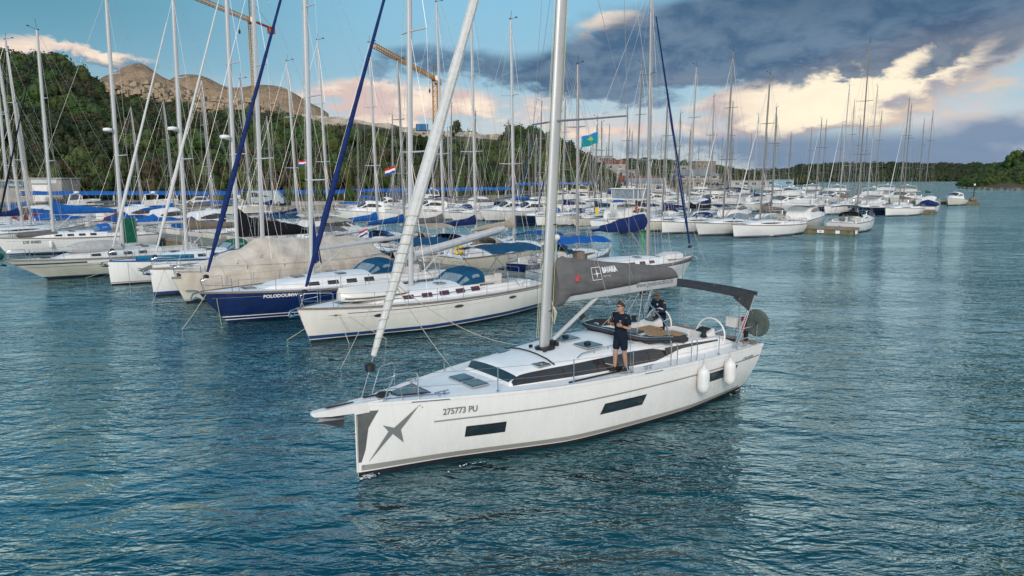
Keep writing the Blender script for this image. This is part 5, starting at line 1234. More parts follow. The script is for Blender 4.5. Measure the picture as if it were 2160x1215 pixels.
# bimini furled to its bow, legs
b = MB(); rows = []
for i in range(11):
    x = 10.95 + .85 * i / 10; rows.append([(x, y, 3.1 - .05 * (abs(y) / 1.9) ** 3 - .03 * sin(pi * i / 10) + .015 * sin(i * 2 + y * 3)) for y in (-1.85, -1.5, -1.0, -.5, 0, .5, 1.0, 1.5, 1.85)])
b.sheet(rows, .03); b.tube([(4, 0, -50), (4.01, 0, -50)], .001, 3) if False else None; bim = b.build('bimini', DGREYC, hero, ang=60)
b = MB()
for x, r_ in ((10.95, .035), (11.8, .06)): b.tube([(x, y, 3.08 - .06 * (abs(y) / 1.9) ** 3) for y in (-1.9, -1.4, -.7, 0, .7, 1.4, 1.9)], r_, 8)
b.add([(10.7, -1.86, 3.02), (11.75, -1.88, 3.02), (11.45, -1.9, 2.55), (11.2, -1.88, 2.72)], [(0, 1, 2, 3)]); b.add([(10.7, -1.84, 3.02), (11.75, -1.86, 3.02), (11.45, -1.88, 2.55), (11.2, -1.86, 2.72)], [(0, 1, 2, 3)]); b.build('bimini_valance', DGREYC, bim)
for s_ in (-1, 1):
    b = MB(); b.tube([(11.78, s_ * 1.86, 3.02), (11.05, s_ * 1.83, 1.46)], .017, 8); b.tube([(11.7, s_ * 1.86, 3.0), (10.95, s_ * 1.8, 1.5)], .017, 8); b.tube([(11.0, s_ * 1.86, 3.02), (11.2, s_ * 1.8, 1.55)], .017, 8); b.tube([(11.3, s_ * 1.85, 2.9), (12.1, s_ * 1.8, 2.1)], .013, 6); b.build('bimini_frame', STEEL, bim)
# stern gear
b = MB(); b.lathe([(.02, -.07), (.36, -.06), (.42, 0), (.36, .06), (.02, .09)], (12.2, -1.72, 2.06), 22, 'x')
for k in range(6): a = k * pi / 3; b.tube([(12.285 - .02, -1.72, 2.06), (12.27, -1.72 + .36 * cos(a), 2.06 + .36 * sin(a))], .008, 4)
b.build('round_gear_cover', GREENC if False else mat('grey_green_cover', (.1, .125, .115), .85, var=.3, bump=.5, bs=4, bdist=.05), hero)
MB().box(11.95, -1.05, 2.02, .2, .34, .3).build('liferaft_box', GEL, hero)
b = MB(); b.tube([(12.05, -1.45, 1.5), (12.08, -1.45, 2.5)], .02, 6); b.box(12.08, -1.45, 1.62, .1, .1, .3); b.build('ensign_staff', BLACK, hero)
b = MB(); b.grid([[(12.1 + .04 * sin(j * 2), -1.42 + .05 * j + .03 * sin(i), 2.2 - .1 * i) for j in range(4)] for i in range(6)]); b.build('ensign', RED, hero)
b = MB()
for i in range(6): b.tube([(11.9, -1.3 - .03 * i, 2.1), (11.88 + .02 * i, -1.32, 1.75), (11.92, -1.38, 2.08)], .012, 5)
b.build('hanging_line', ROPE, hero)
MB().tube([(11.0, -1.3, 1.55), (11.35, -1.25, 1.62), (11.6, -1.3, 1.55), (11.75, -1.4, 1.48)], .04, 6).build('winch_cover', BLACK, hero)
def xz(px, py):
    u = (px - 1080) / 1440; v = -(py - 607.5) / 1440; d = Vector((u, cos(PITCH) + v * sin(PITCH), -sin(PITCH) + v * cos(PITCH))); lo, hi = 5, 40
    f = lambda k: (lambda w: (w[0], w[1], w[2]))(((d.x * k + 3.32) * cos(HT) + (d.y * k - 13.9) * sin(HT), -(d.x * k + 3.32) * sin(HT) + (d.y * k - 13.9) * cos(HT), CAMH + d.z * k))
    for _ in range(40):
        m_ = (lo + hi) / 2; q = f(m_); z = min(max(q[2], 0), 1.6)
        if -q[1] > HH.hb(min(max(HH.uof(q[0], z), 0), 1), z): lo = m_
        else: hi = m_
    return f(lo)
# hull windows, lettering and the star
WIN = []
for (pa, pb), sk in ((((985, 908), (1063, 902)), .0), (((1273, 862), (1357, 843)), .1), (((1492, 797), (1550, 780)), .1)):
    qa, qb = xz(*pa), xz(*pb); zc = (qa[2] + qb[2]) / 2; WIN.append((qa[0], qb[0], zc - .1, zc + .1, sk))
for x0, x1, z0, z1, sk in WIN:
    for sd in (-1, 1):
        for off, gr, mt_, nm in ((.012, .035, BLACK, 'hull_window_frame'), (.018, 0, GLASS, 'hull_window')):
            b = MB(); b.grid([[HH.at(x + sk * (k - .5) * 1.2, (z0 - gr) + (z1 - z0 + 2 * gr) * k, sd, off) for k in (0, .5, 1)] for x in [x0 - gr + (x1 - x0 + 2 * gr) * i / 8 for i in range(9)]]); b.build(nm, mt_, hero, ang=60)
def hp(x, z, off=.009): return HH.at(x, z, -1, off)
lettering('registration_number', '275773 PU', .2, lambda x, y: hp(xz(934, 873)[0] + x * .83, xz(934, 875)[2] + y), LOGO, hero, .006)
lettering('model_lettering', 'CRUISER', .15, lambda x, y: hp(11.2 + x, 1.09 + y), LOGO, hero, .003, shear=.35)
star = [(884, 854), (845, 906), (851, 933), (828, 915), (777, 975), (819, 910), (807, 897), (831, 902)]
star = [xz(*p) for p in star]; b = MB(); cx_ = sum(p[0] for p in star) / 8; cz_ = sum(p[2] for p in star) / 8
P8 = []
for i in range(8):
    p, q = star[i], star[(i + 1) % 8]
    for k in range(4): P8.append((p[0] + (q[0] - p[0]) * k / 4, p[2] + (q[2] - p[2]) * k / 4))
ctr = hp(cx_, cz_, .011)
rings = [[hp(cx_ + (x - cx_) * k, cz_ + (z - cz_) * k, .011) for x, z in P8] for k in (.02, .3, .6, .85, 1)]
b.loft(rings, True, False); b.build('bow_star', LOGO, hero, ang=0)
for x, z in ((1.22, 1.5), (1.27, 1.46)): MB().lathe([(0, 0), (.018, -.004), (0, -.012)], hp(x, z), 8, 'y').build('vent_fitting', STEEL, hero)
MB().tube([hp(x, HH.dz(x) - .01, .02) for x in (1.05, 1.3, 1.6, 1.85)], .012, 5).build('bow_rub_strip', STEEL, hero)
MB().tube([hp(x, HH.dz(x) - .01, .02) for x in (6.95, 7.3, 7.6)], .012, 5).build('midship_rub_strip', STEEL, hero)
b = MB(); A_ = Vector((.12, 0, 1.68)); E_ = Vector(mtip(.97)); D_ = (E_ - A_).normalized(); U_ = Vector((0, 1, 0)); V_ = D_.cross(U_); hel = []
for i in range(220):
    k = .06 + .17 * i / 219; rr0 = .138 * interp((k - .055) / .9, [(0, .42), (.05, .6), (.14, .9), (.25, 1.0)]) * 1.06 + .004; a = i * .42; hel.append(A_.lerp(E_, k) + U_ * rr0 * cos(a) + V_ * rr0 * sin(a))
b.tube(hel, .009, 4); b.build('wrapped_sheet', ROPE, hero)
# foredeck lines
b = MB(); b.tube([(.45, -.16, 1.68), (.8, -.25, 1.67), (1.2, -.42, 1.68), (1.9, -.72, 1.68)], .009, 5); b.build('furling_line', ROPEB, hero)
# sheets from the furled jib
def sag(p, q, s_, n=12): p, q = Vector(p), Vector(q); return [p.lerp(q, i / n) - Vector((0, 0, s_ * 4 * (i / n) * (1 - i / n))) for i in range(n + 1)]
jb = Vector((.12, 0, 1.68)).lerp(Vector(mtip(.97)), .145)
MB().tube(sag(jb, (5.15, .95, HC.top(5.1, .95) + .04), .28), .009, 5).build('jib_sheet', ROPE, hero)
MB().tube(sag((5.15, .3, HC.top(5.1, .3) + .08), (6.35, -1.5, HH.dz(6.4) + .2), .02), .009, 5).build('jib_sheet', ROPE, hero)
MB().tube(sag(jb, (3.0, .75, HH.dz(3) + .08), .12), .009, 5).build('jib_sheet', ROPE, hero)
# fenders
for x, lab, tl in ((9.06, 'white fender hanging at the cockpit gate of the foreground sloop', .0), (10.27, 'aftermost white fender on the foreground sloop, below the bimini leg', .0)):
    w_ = hw(x, -(HH.half(x) + .15), .98); fender(w_, lab, .165, .68, ln=.34, group='fenders of the foreground sloop')
t = bpy.data.objects
# bow wave and wake foam
FOAM = mat('foam', (.7, .75, .76), .6)
def foam(name, label, spots, seed):
    r = random.Random(seed); b = MB()
    for (x, y, sx_, sy_, n) in spots:
        for i in range(n):
            p = hw(x + r.gauss(0, sx_), y + r.gauss(0, sy_), .012 + r.uniform(0, .02)); s_ = abs(r.gauss(0, .02)) + .008; a = r.uniform(0, 6.3); k = r.uniform(.2, .6)
            b.add([(p.x + s_ * cos(a + q) * (1 if q in (0, pi) else k), p.y + s_ * sin(a + q) * (1 if q in (0, pi) else k), p.z + (.012 if q == 0 else 0)) for q in (0, pi / 2, pi, 3 * pi / 2)], [(0, 1, 2, 3)])
    tag(b.build(name, FOAM, ang=0), label, kind='stuff')
foam('bow_foam', 'white foam at the bow of the foreground sloop', [(.15, -.16, .1, .05, 70), (2.2, -1.0, .4, .04, 18), (11.9, -1.6, .35, .15, 60), (12.6, -1.3, .5, .4, 40)], 3)
# ------------------------------------------------------------------ near row of moored yachts (bows towards the camera)
def wlroot(p, th, rake): return Vector((p[0] - rake * cos(th), p[1] - rake * sin(th), 0))
def toworld(t, v): return Matrix.Translation(t.location) @ Matrix.Rotation(t.rotation_euler.z, 4, 'Z') @ Vector(v)
G1 = 'yachts moored in the near row'
th = radians(43.5); r0 = wlroot((-7.87, 25.99), th, .5)
LIGHTGREY = mat('light_grey_stripe', (.4, .4, .4), .5)
B2, H2, K2 = sailboat('cream white yacht nearest the camera in the moored row, petrol blue sprayhood', r0, th, 12.4, 3.95, 1.38, 1.2, .5, .2, GELW,
    ((BLUEB, .13, .27, 0, 1, 'boot_stripe'), (NAVYC, 1.1, 1.125, .13, 1, 'cove_stripe'), (LIGHTGREY, .93, .937, .05, .7, 'pin_stripe')), sm=5.3, zt=17.5, mm=ALUW, spr=2, jib=SAILB, jr=.12, hood=TEALC, bim=TEALC, bimx=(8.9, 12.2), win=GLASSR, level=2, group=G1, portlights=5, boomz=2.95, boomrise=.9, boomlen=5.6, wire=.007)
b = MB(); N_ = 12; b.tube([(5.5 + 5.3 * i / N_, 0, 3.06 + .86 * i / N_) for i in range(N_ + 1)], [.15] + [.17] * 11 + [.12], 9); b.build('boom_sleeve', mat('pale_grey_sleeve', (.5, .51, .52), .7, var=.15, bump=.5, bs=8, bdist=.03), B2)
for sd in (-1, 1):
    b = MB(); b.grid([[K2.side(x, f, sd, .014) for f in (.5, .58)] for x in [3.4 + .3 * i for i in range(18)]]); b.build('coachroof_stripe', NAVYC, B2, ang=60)
for x in (2.9, 6.4, 9.6):
    z = .93; sd = -1; cpt = H2.at(x, z, sd, .012)
    b = MB(); b.add([H2.at(x + .26 * cos(a), z + .075 * sin(a), sd, .012) for a in [2 * pi * i / 16 for i in range(16)]], [tuple(range(16))]); o = b.build('hull_portlight_frame', STEEL, B2, ang=0); b = MB(); b.add([H2.at(x + .22 * cos(a), z + .052 * sin(a), sd, .018) for a in [2 * pi * i / 16 for i in range(16)]], [tuple(range(16))]); b.build('portlight_pane', GLASSR, o, ang=0)
b = MB(); b.add([H2.at(x, z, -1, .01) for x, z in ((.95, 1.06), (1.2, 1.075), (1.27, 1.115), (1.34, 1.075), (1.6, 1.06), (1.34, 1.045), (1.27, 1.005), (1.2, 1.045))], [tuple(range(8))]); b.build('bow_emblem', LOGO, B2, ang=0)
w_ = toworld(B2, (1.75, -.1, 1.62)); t = rib_boat('upturned white hard dinghy lashed on the foredeck of the cream yacht', w_, th - .02, 2.9, 1.5, GELW, inv=True); t.location.z = 1.5
w_ = toworld(B2, (11.2, .9, 2.35)); t = thing('lifebuoy', 'yellow horseshoe lifebuoy on the stern rail of the cream yacht', 'lifebuoy', w_, th)
b = MB(); b.tube([(0, .22 * cos(a), .25 * sin(a)) for a in [radians(-60 + 30 * i) for i in range(11)]], .075, 8); b.build('float', YEL, t); t.location = atD(968, 33.5, 528)
th = radians(42); r0 = wlroot((-12.5, 29.45), th, 1.15)
BB, HB, KB = sailboat('navy blue hulled yacht with white deck beside the cream yacht', r0, th, 13.2, 4.0, 1.5, 1.2, 1.15, .1, NAVY,
    ((GEL, .16, .2, 0, 1, 'boot_stripe'), (GEL, .3, .345, 0, 1, 'boot_stripe'), (LIGHTGREY, 1.22, 1.228, .02, .95, 'cove_stripe')), sm=5.2, zt=18.2, mm=ALUW, spr=3, jib=SAILB, jr=.12, hood=TEALC, bim=TEALC, bimx=(9.6, 12.6), level=2, group=G1, boomz=3.0, boomlen=5.9, boomrise=.35, wire=.007, rad=0, anti=NAVY2)
lettering('name_lettering', 'POLODOUMW', .2, lambda x, y: HB.at(2.35 + x * 1.02, 1.13 + y, -1, .012), WTXT, BB, .008)
w_ = toworld(BB, (5.0, .1, 3.05)); b = MB(); rr = []
for i in range(10):
    k = i / 9; rr.append([(.28 * cos(a) * (1 - .72 * k) - .1 * k, .2 * sin(a) * (1 - .72 * k), 2.1 * k + .1 * sin(3 * a)) for a in [2 * pi * j / 9 for j in range(9)]])
b.loft(rr); b.build('lowered_sail_bag', SAILB, BB, loc=(5.42, 0, 2.35))
# yacht shrouded in a weathered tarpaulin
th = radians(47); r0 = wlroot((-16.7, 34.4), th, .6)
TB, HT_, KT = sailboat('beige hulled yacht hidden under a weathered sand coloured tarpaulin', r0, th, 12.6, 4.0, 1.35, 1.15, .6, .1, CREAM, ((LIGHTGREY, .1, .2, 0, 1, 'boot_stripe'),), sm=4.9, zt=17.4, mm=ALUW, spr=2, level=1, group=G1, wire=.008, boomz=2.5)
b = MB(); rr = []; rr_ = random.Random(2)
for i in range(41):
    x = .35 + 12.0 * i / 40; zr = sinterp(x, [(.35, 1.62), (1.5, 1.95), (3, 2.35), (4.5, 3.0), (4.9, 3.12), (5.3, 3.02), (8, 2.85), (10, 2.85), (11.8, 2.5), (12.35, 1.9)]); hb_ = HT_.half(min(x, 12.3)) + .06; ze = .45 if x > 1 else .7; zk = 1.55; row = []
    rib_ = .05 * sin(i * 1.55)
    for y, z_ in ((-1.0, ze), (-1.02, 1.0), (-.99, zk - .02), (-.8, zk + (zr - zk) * .3 - .03), (-.5, zk + (zr - zk) * .62 - .06), (-.22, zk + (zr - zk) * .86 - .04), (0, zr)): row.append((x, y * hb_ * (1 + rr_.uniform(-.012, .012)), z_ + rib_ * (abs(y) < .9) + rr_.uniform(-.015, .015)))
    row += [(p[0], -p[1], p[2]) for p in row[-2::-1]]; rr.append(row)
b.loft(rr, False); b.build('tarpaulin', TARP, TB, ang=50)
for x in (2.2, 3.6, 5.1, 7.2, 9.3):
    b = MB(); i = int((x - .35) / .3); b.tube([(p[0], p[1] * 1.01, p[2] + .02) for p in rr[i]], .014, 4); b.build('tarpaulin_rope', ROPE, TB)
b = MB()
for x, z in ((3.3, 1.95), (4.4, 2.3)): i = int((x - .35) / .3); p = rr[i][3]; 
for x, z in ((3.3, 1.9), (4.5, 2.1)):
    i = int((x - .35) / .3); p, q = Vector(rr[i][3]), Vector(rr[i][4]); c = p.lerp(q, .5) + Vector((0, -.03, .03)); b.tube([c + Vector((-.12, -.04, -.07)), c + Vector((.12, -.04, -.07)), c + Vector((0, .05, .12)), c + Vector((-.12, -.04, -.07))], .012, 4)
b.build('tarpaulin_mark', LOGO, TB)
th = radians(47)
r0 = wlroot((-19.35, 36.35), th, .12)
W3, H3, K3 = sailboat('plumb bowed white yacht with black boom cover and a paddleboard on its deck', r0, th, 12.2, 4.0, 1.5, 1.25, .12, .3, GEL, ((BLUEB, .1, .24, 0, 1, 'boot_stripe'), (TAUPEC, 1.3, 1.32, .1, 1, 'cove_stripe')), sm=4.9, zt=18.0, mm=ALUW, spr=2, cover=BLACKC, ch=.85, jib=SAIL, jr=.1, hood=GREYC, bim=GREYC, level=2, group=G1, boomz=2.95, boomrise=-.05, wire=.007, rad=8.5)
b = MB(); b.tube([(.1, -.2, 1.62), (.9, -.42, 1.62)], .1, 9); b.build('rolled_gangway', GEL, W3)
t = thing('paddleboard', 'white paddleboard with blue edge strapped to the deck rail', 'paddleboard', toworld(W3, (2.9, -1.35, 1.6)), th)
b = MB(); pr_ = [(0, .05), (.3, .22), (.8, .34), (1.6, .38), (2.4, .33), (2.9, .2), (3.1, .05)]
b.loft([[(x, y_, .38 + w_ * s_) for s_, y_ in ((-1, -.05), (1, -.05), (1, .05), (-1, .05))] for x, w_ in pr_]); b.build('board', GEL, t)
b = MB(); b.tube([(x, -.06, .38 + w_) for x, w_ in pr_], .022, 5); b.tube([(x, -.06, .38 - w_) for x, w_ in pr_], .022, 5); b.build('edge_trim', ROYAL, t)
r0 = wlroot((-23.83, 40.09), th, .1)
W4_, H4, K4 = sailboat('plumb bowed white yacht with a grey bird emblem on its bow', r0, th, 11.8, 3.9, 1.45, 1.2, .1, .3, GEL, ((TAUPEC, .14, .18, 0, 1, 'boot_stripe'),), sm=4.6, zt=17.6, mm=ALUW, spr=2, cover=TAUPEC, ch=.42, jib=SAIL, jr=.1, hood=GREENC, level=2, group=G1, boomz=3.1, wire=.008, rad=9.2, rail=BLUEC)
b = MB(); b.add([H4.at(x, z, -1, .01) for x, z in ((1.3, 1.0), (1.6, .95), (1.75, 1.02), (1.95, 1.12), (2.3, 1.16), (2.6, 1.14), (2.2, 1.08), (2.05, 1.0), (1.95, .88), (1.85, .8), (2.0, .76), (1.6, .72), (1.35, .86), (1.55, .88))], [tuple(range(14))]); b.build('bird_emblem', LOGO, W4_, ang=0)
b = MB(); b.box(-.45, 0, 1.5, 1.1, .2, .1); b.build('bowsprit', GEL, W4_)
b = MB(); b.tube([(1.4, -.55, 1.55), (2.2, -.95, 1.56), (3.4, -1.35, 1.55), (4.4, -1.55, 1.52)], .13, 8, flat=.8); b.build('rolled_awning', mat('turquoise_canvas', (.01, .17, .3), .8, var=.2), W4_)
r0 = wlroot((-29.3, 42.6), th, 2.1)
BG, HG, KG = sailboat('beige yacht with long raked bow, teal stripe and dinghy on deck', r0, th, 13.0, 3.9, 1.35, 1.15, 2.1, -.2, CREAM, ((TEALC, 1.0, 1.09, 0, 1, 'sheer_stripe'), (TEALC, .1, .17, 0, 1, 'boot_stripe'), (TAUPEC, .82, .845, .02, 1, 'rub_strake')), deck=DECK2, sm=6.6, zt=18.5, mm=ALUW, spr=2, level=2, group=G1, boomz=3.2, cover=None, wire=.008, rad=9.3, rail=TEAKG)
w_ = toworld(BG, (3.2, -.2, 1.42)); t = rib_boat('grey tender under a pale cover on the foredeck of the beige yacht', w_, th, 3.1, 1.5, RIB); t.location.z = 1.42
b = MB(); b.loft([[(x, y * .68 * k, .35 + z_ * k) for y, z_ in ((-1, 0), (-.8, .2), (-.3, .45), (0, .5), (.3, .45), (.8, .2), (1, 0))] for x, k in ((0.0, .3), (.5, .8), (1.2, 1), (2.2, 1), (3.0, .8))], True); b.build('tender_cover', mat('pale_grey_cover', (.45, .44, .42), .85, var=.2, bump=.6, bs=4, bdist=.04), t)
b = MB(); rr = [[(6.75 + dx_, y_, z_) for dx_, y_ in ((0, -.1), (.75, -.12), (.75, .12), (0, .1))] for z_ in (1.95, 2.5, 3.6)]; b.loft(rr); b.build('green_sail_cover', GREENC, BG)
b = MB(); b.ell((-.25, 0, 1.62), (.25, .2, .22), 9, 6); b.build('bow_cushion', GREENC, BG)
r0 = wlroot((-41, 55.3), radians(47), .9)
DI, HD, KD = sailboat('white yacht at the left edge with registration letters on the bow', r0, radians(47), 12.0, 3.8, 1.5, 1.2, .9, .2, GEL, ((BLUEB, .1, .2, 0, 1, 'boot_stripe'), (TAUPEC, 1.2, 1.215, .05, 1, 'cove_stripe')), sm=4.2, zt=18.1, mm=ALUW, spr=2, cover=ROYAL, ch=.6, hood=ROYAL, level=2, group=G1, boomz=3.3, jib=BLACKC, jr=.08, wire=.009, rad=0)
lettering('registration_letters', 'DII 8480', .34, lambda x, y: HD.at(1.8 + x * .95, .98 + y, -1, .012), LOGO, DI, .012)
b = MB()
for y in (-.35, .25): b.tube([(1.6, y, 1.62), (4.3, y * 2, 1.68)], .16, 8)
b.build('rolled_dinghy', GREYC, DI)
fender(toworld(DI, (3.6, -1.45, .85)), 'white fender on the bow quarter of the yacht with registration letters', .15, .6, group=None)

# mooring lines of the near row: bow lines running down into the water
MLG = 'mooring lines from the moored bows'
def mline(label, p, q, m=ROPE, r=.012, s_=.05): tag(MB().tube(sag(p, q, s_, 8), r, 4).build('mooring_line', m), label, 'mooring line', MLG)
mline('pale line from the port bow cleat of the cream yacht into the water, leftmost', toworld(B2, (1.3, -.6, 1.38)), at(597, 722, -.1), ROPEY)
mline('line crossing the cream hull down to the water below its bow', toworld(B2, (1.35, -.62, 1.38)), toworld(B2, (1.5, -1.25, -.1)), ROPE)
mline('line slanting aft across the cream hull from the bow cleat', toworld(B2, (1.35, -.62, 1.36)), toworld(B2, (3.1, -1.6, -.1)), ROPE)
mline('line from the cream yacht rail slanting far into open water', toworld(B2, (2.6, -1.1, 1.36)), at(712, 790, -.1), ROPE)
mline('yellow line hanging straight from the navy bow', toworld(BB, (.6, -.3, 1.5)), at(468, 690, -.1), ROPEY)
mline('pale line slanting left from the navy bow roller', toworld(BB, (.3, -.15, 1.5)), at(380, 700, -.1), ROPE)
mline('line slanting left from the paddleboard yacht bow', toworld(W3, (.6, -.4, 1.45)), at(318, 648, -.1), ROPE)
mline('long line slanting left from the bird emblem yacht', toworld(W4_, (.9, -.5, 1.4)), at(205, 592, -.1), WIRE)
mline('line dropping straight from the bird emblem yacht bow', toworld(W4_, (.95, -.5, 1.4)), at(275, 612, -.1), WIRE)
mline('line dropping from the beige raked bow', toworld(BG, (1.6, -.5, 1.3)), at(106, 590, -.1), ROPE)
mline('line slanting to the right under the beige yacht', toworld(W4_, (.5, -.3, 1.2)), at(175, 588, -.1), ROPE)

# yacht with royal blue bimini, bow to the right
th = radians(208); tip_ = at(1462, 541, 1.45)
BM, HM, KM = sailboat('white yacht with blue bimini and blue sail bundle, bow pointing right', (tip_.x, tip_.y), th, 11.2, 3.7, 1.45, 1.1, 1.0, -.1, GEL, ((GREYC, 1.18, 1.38, 0, 1, 'sheer_stripe'), (ANTI, .05, .12, 0, 1, 'boot_stripe')), deck=DECK, sm=3.6, zt=17.4, mm=ALU, spr=2, cover=None, jib=SAILB, jr=.1, bim=ROYAL, bimx=(7.2, 10.6), level=2, group=None, win=GLASSR, boomz=3.5, wire=.007)
b = MB(); rr = []
for i in range(17):
    k = i / 16; w_ = interp(k, [(0, .1), (.04, .32), (.25, .34), (.6, .22), (1, .06)]); rr.append([(3.75 + 3.9 * k, w_ * .75 * cos(a), 3.75 - .38 * k + w_ * 1.5 * sin(a) + .03 * sin(i)) for a in [2 * pi * j / 10 for j in range(10)]])
b.loft(rr); b.build('sail_bundle', NAVYC, BM)
b = MB(); b.loft([[(x, y * .55 * k, 1.45 + z_ * k) for y, z_ in ((-1, 0), (-.8, .3), (0, .42), (.8, .3), (1, 0))] for x, k in ((.9, .3), (1.2, .9), (2.3, 1), (2.9, .6))], True); b.build('foredeck_bag', SAIL, BM)
MB().tube([(3.75, -.3, 1.9), (3.8, -.3, 3.1), (3.7, -.25, 3.3)], .05, 5).build('green_line', mat('green_rope', (.03, .4, .05), .8), BM)
b = MB(); b.box(8.7, .2, 1.9, .5, .5, .7); b.box(8.0, -.5, 1.75, .4, .5, .5); b.build('cockpit_locker', TEAKG, BM)
b = MB(); b.tube([(10.7, .9, 1.2), (10.6, .9, 3.0)], .06, 6); b.build('radar_pole', STEEL, BM); b = MB(); b.ell((10.6, .9, 3.15), (.2, .2, .18), 10, 6); b.build('radome', GEL, BM)

# ------------------------------------------------------------------ the rows beyond
ORD = 'first second third fourth fifth sixth seventh eighth ninth tenth eleventh twelfth thirteenth fourteenth fifteenth sixteenth seventeenth eighteenth nineteenth twentieth twenty-first twenty-second twenty-third twenty-fourth twenty-fifth'.split()
PNAMES = {'A': 'nearest pontoon', 'B': 'second pontoon', 'C': 'third pontoon', 'D': 'outermost pontoon'}
PTIP = {'A': (2.5, 37.5), 'B': (38.4, 76.2), 'C': (72.4, 117.6), 'D': (106, 156.0)}
CNAME = {NAVYC.name: 'navy', ROYAL.name: 'royal blue', TEALC.name: 'petrol blue', GREYC.name: 'grey', BEIGEC.name: 'beige', TAUPEC.name: 'taupe', BLACKC.name: 'black', SAIL.name: 'white', GREENC.name: 'green', BLUEC.name: 'blue', DGREYC.name: 'dark grey', REDC.name: 'dark red', CLEAR.name: 'clear'}
def rowpos(row, side, a, back=1.6):        # point on the pontoon edge
    p = PTIP[row]; s_ = -1 if side == 'near' else 1
    return Vector((p[0] + PD.x * a + PN.x * s_ * back, p[1] + PD.y * a + PN.y * s_ * back, 0))
cnt = {}
def rowlabel(desc, row, side):
    k = (row, side); cnt[k] = cnt.get(k, 0) + 1
    return '%s, %s from the tip, %s side of %s' % (desc, ORD[cnt[k] - 1], side, PNAMES[row])
def rowboat(row, side, a, kind='s', zt=16, L=11.5, level=1, cover=None, hood=None, bim=None, jib=None, hull=GEL, mm=ALU, fly=True, canvas=None, cc=None, rv=False, label=None, **kw):
    e = rowpos(row, side, a); base = radians(51.5 if side == 'far' or row == 'A' else 39.5) + R.uniform(-.03, .03)
    # near side: stern on the pontoon and bow away from it, towards the camera
    th = base if side == 'near' else base + pi
    if rv: stem = e; th = th + pi
    else: stem = Vector((e.x - L * cos(th), e.y - L * sin(th), 0))
    if hull is GEL and label is None and R.random() < .3: hull = R.choice([CREAM, GELW, NAVY, NAVY2, CREAM])
    if row != 'A': mm = ALUD if mm is ALU or row == 'D' else ALU
    hn = 'white' if hull in (GEL, GELW) else ('navy' if hull in (NAVY, NAVY2) else 'cream')
    if kind == 's':
        d = hn + ' yacht' + (' with %s sail cover' % CNAME[cover.name] if cover else (' with %s sprayhood' % CNAME[hood.name] if hood else ' with bare boom')) 
        return sailboat(label or rowlabel(d, row, side), stem, th, L, None, 1.35 * min(L / 11.5, 1.1), 1.1, kw.pop('rake', R.choice([.25, .5, .9, .4])), .25, hull, (), zt=zt, mm=mm, spr=1 if zt < 13 else 2, cover=cover, jib=jib, hood=hood, bim=bim, level=level, jr=.06, wire=.009 if level else .012, **kw)
    d = hn + (' flybridge motor yacht' if fly else ' motor boat') + (' with %s cover' % CNAME[cc.name] if cc else (' with %s canopy' % CNAME[canvas.name] if canvas else ''))
    return motorboat(label or rowlabel(d, row, side), stem, th, L, L * .32, fly, hull, canvas=canvas, hood=cc, level=level)
CV = [NAVYC, ROYAL, TEALC, GREYC, BEIGEC, TAUPEC, SAIL, NAVYC, GREYC, BLUEC]
rc = lambda p=.7: R.choice(CV) if R.random() < p else None
# nearest pontoon, far side: these lie with their sterns to us
AF = [(3.6, 's', 0, 10.5, dict(hull=NAVY, hood=TEALC, bim=BLUEC, mm=ALU, zt=13.5)), (10.0, 's', 17.2, 12, dict(cover=BEIGEC, mm=ALUW, hood=BEIGEC)), (13.6, 's', 19.8, 12.5, dict(cover=NAVYC, mm=ALUW, hood=NAVYC, bim=BEIGEC)),
      (17.2, 's', 19.5, 12.5, dict(cover=GREYC, hood=BEIGEC, mm=ALUW)), (20.8, 's', 15.5, 11, dict(cover=BLUEC, hood=BLUEC)), (24.6, 's', 17.3, 11.5, dict(cover=ROYAL, mm=ALUW, bim=BEIGEC)), (28.4, 'm', 0, 10.5, dict(fly=False, canvas=BEIGEC)),
      (32, 's', 18.4, 12, dict(mm=ALUW, bim=TEALC, cover=SAIL)), (36.4, 's', 17.0, 11.5, dict(cover=NAVYC, mm=ALUW)), (40.4, 'm', 0, 11, dict(fly=True)), (44.2, 's', 16, 11, dict(cover=TAUPEC, hood=TAUPEC)), (48, 'm', 0, 10, dict(fly=False, cc=BLUEC)), (52, 's', 15.5, 11, dict(hood=ROYAL)), (56, 'm', 0, 9, dict(fly=False, cc=ROYAL)), (60, 's', 15, 10.5, dict(cover=ROYAL)), (64.5, 'm', 0, 9.5, dict(fly=False, cc=REDC)), (68.5, 's', 14.8, 10.5, dict(cover=BLUEC)), (73, 'm', 0, 9, dict(fly=False, canvas=NAVYC))]
for a, k, zt, L, o in AF: o = dict(o); zt = o.pop('zt', zt); rowboat('A', 'far', a, k, zt, L, 1, **o)
for a, zt, cv in ((60.5, 17.6, ROYAL), (65, 17.9, GREYC), (70, 16.5, NAVYC)): rowboat('A', 'near', a, 's', zt, 12, 1, cover=cv, jib=NAVYC if a > 62 else None, mm=ALUW)
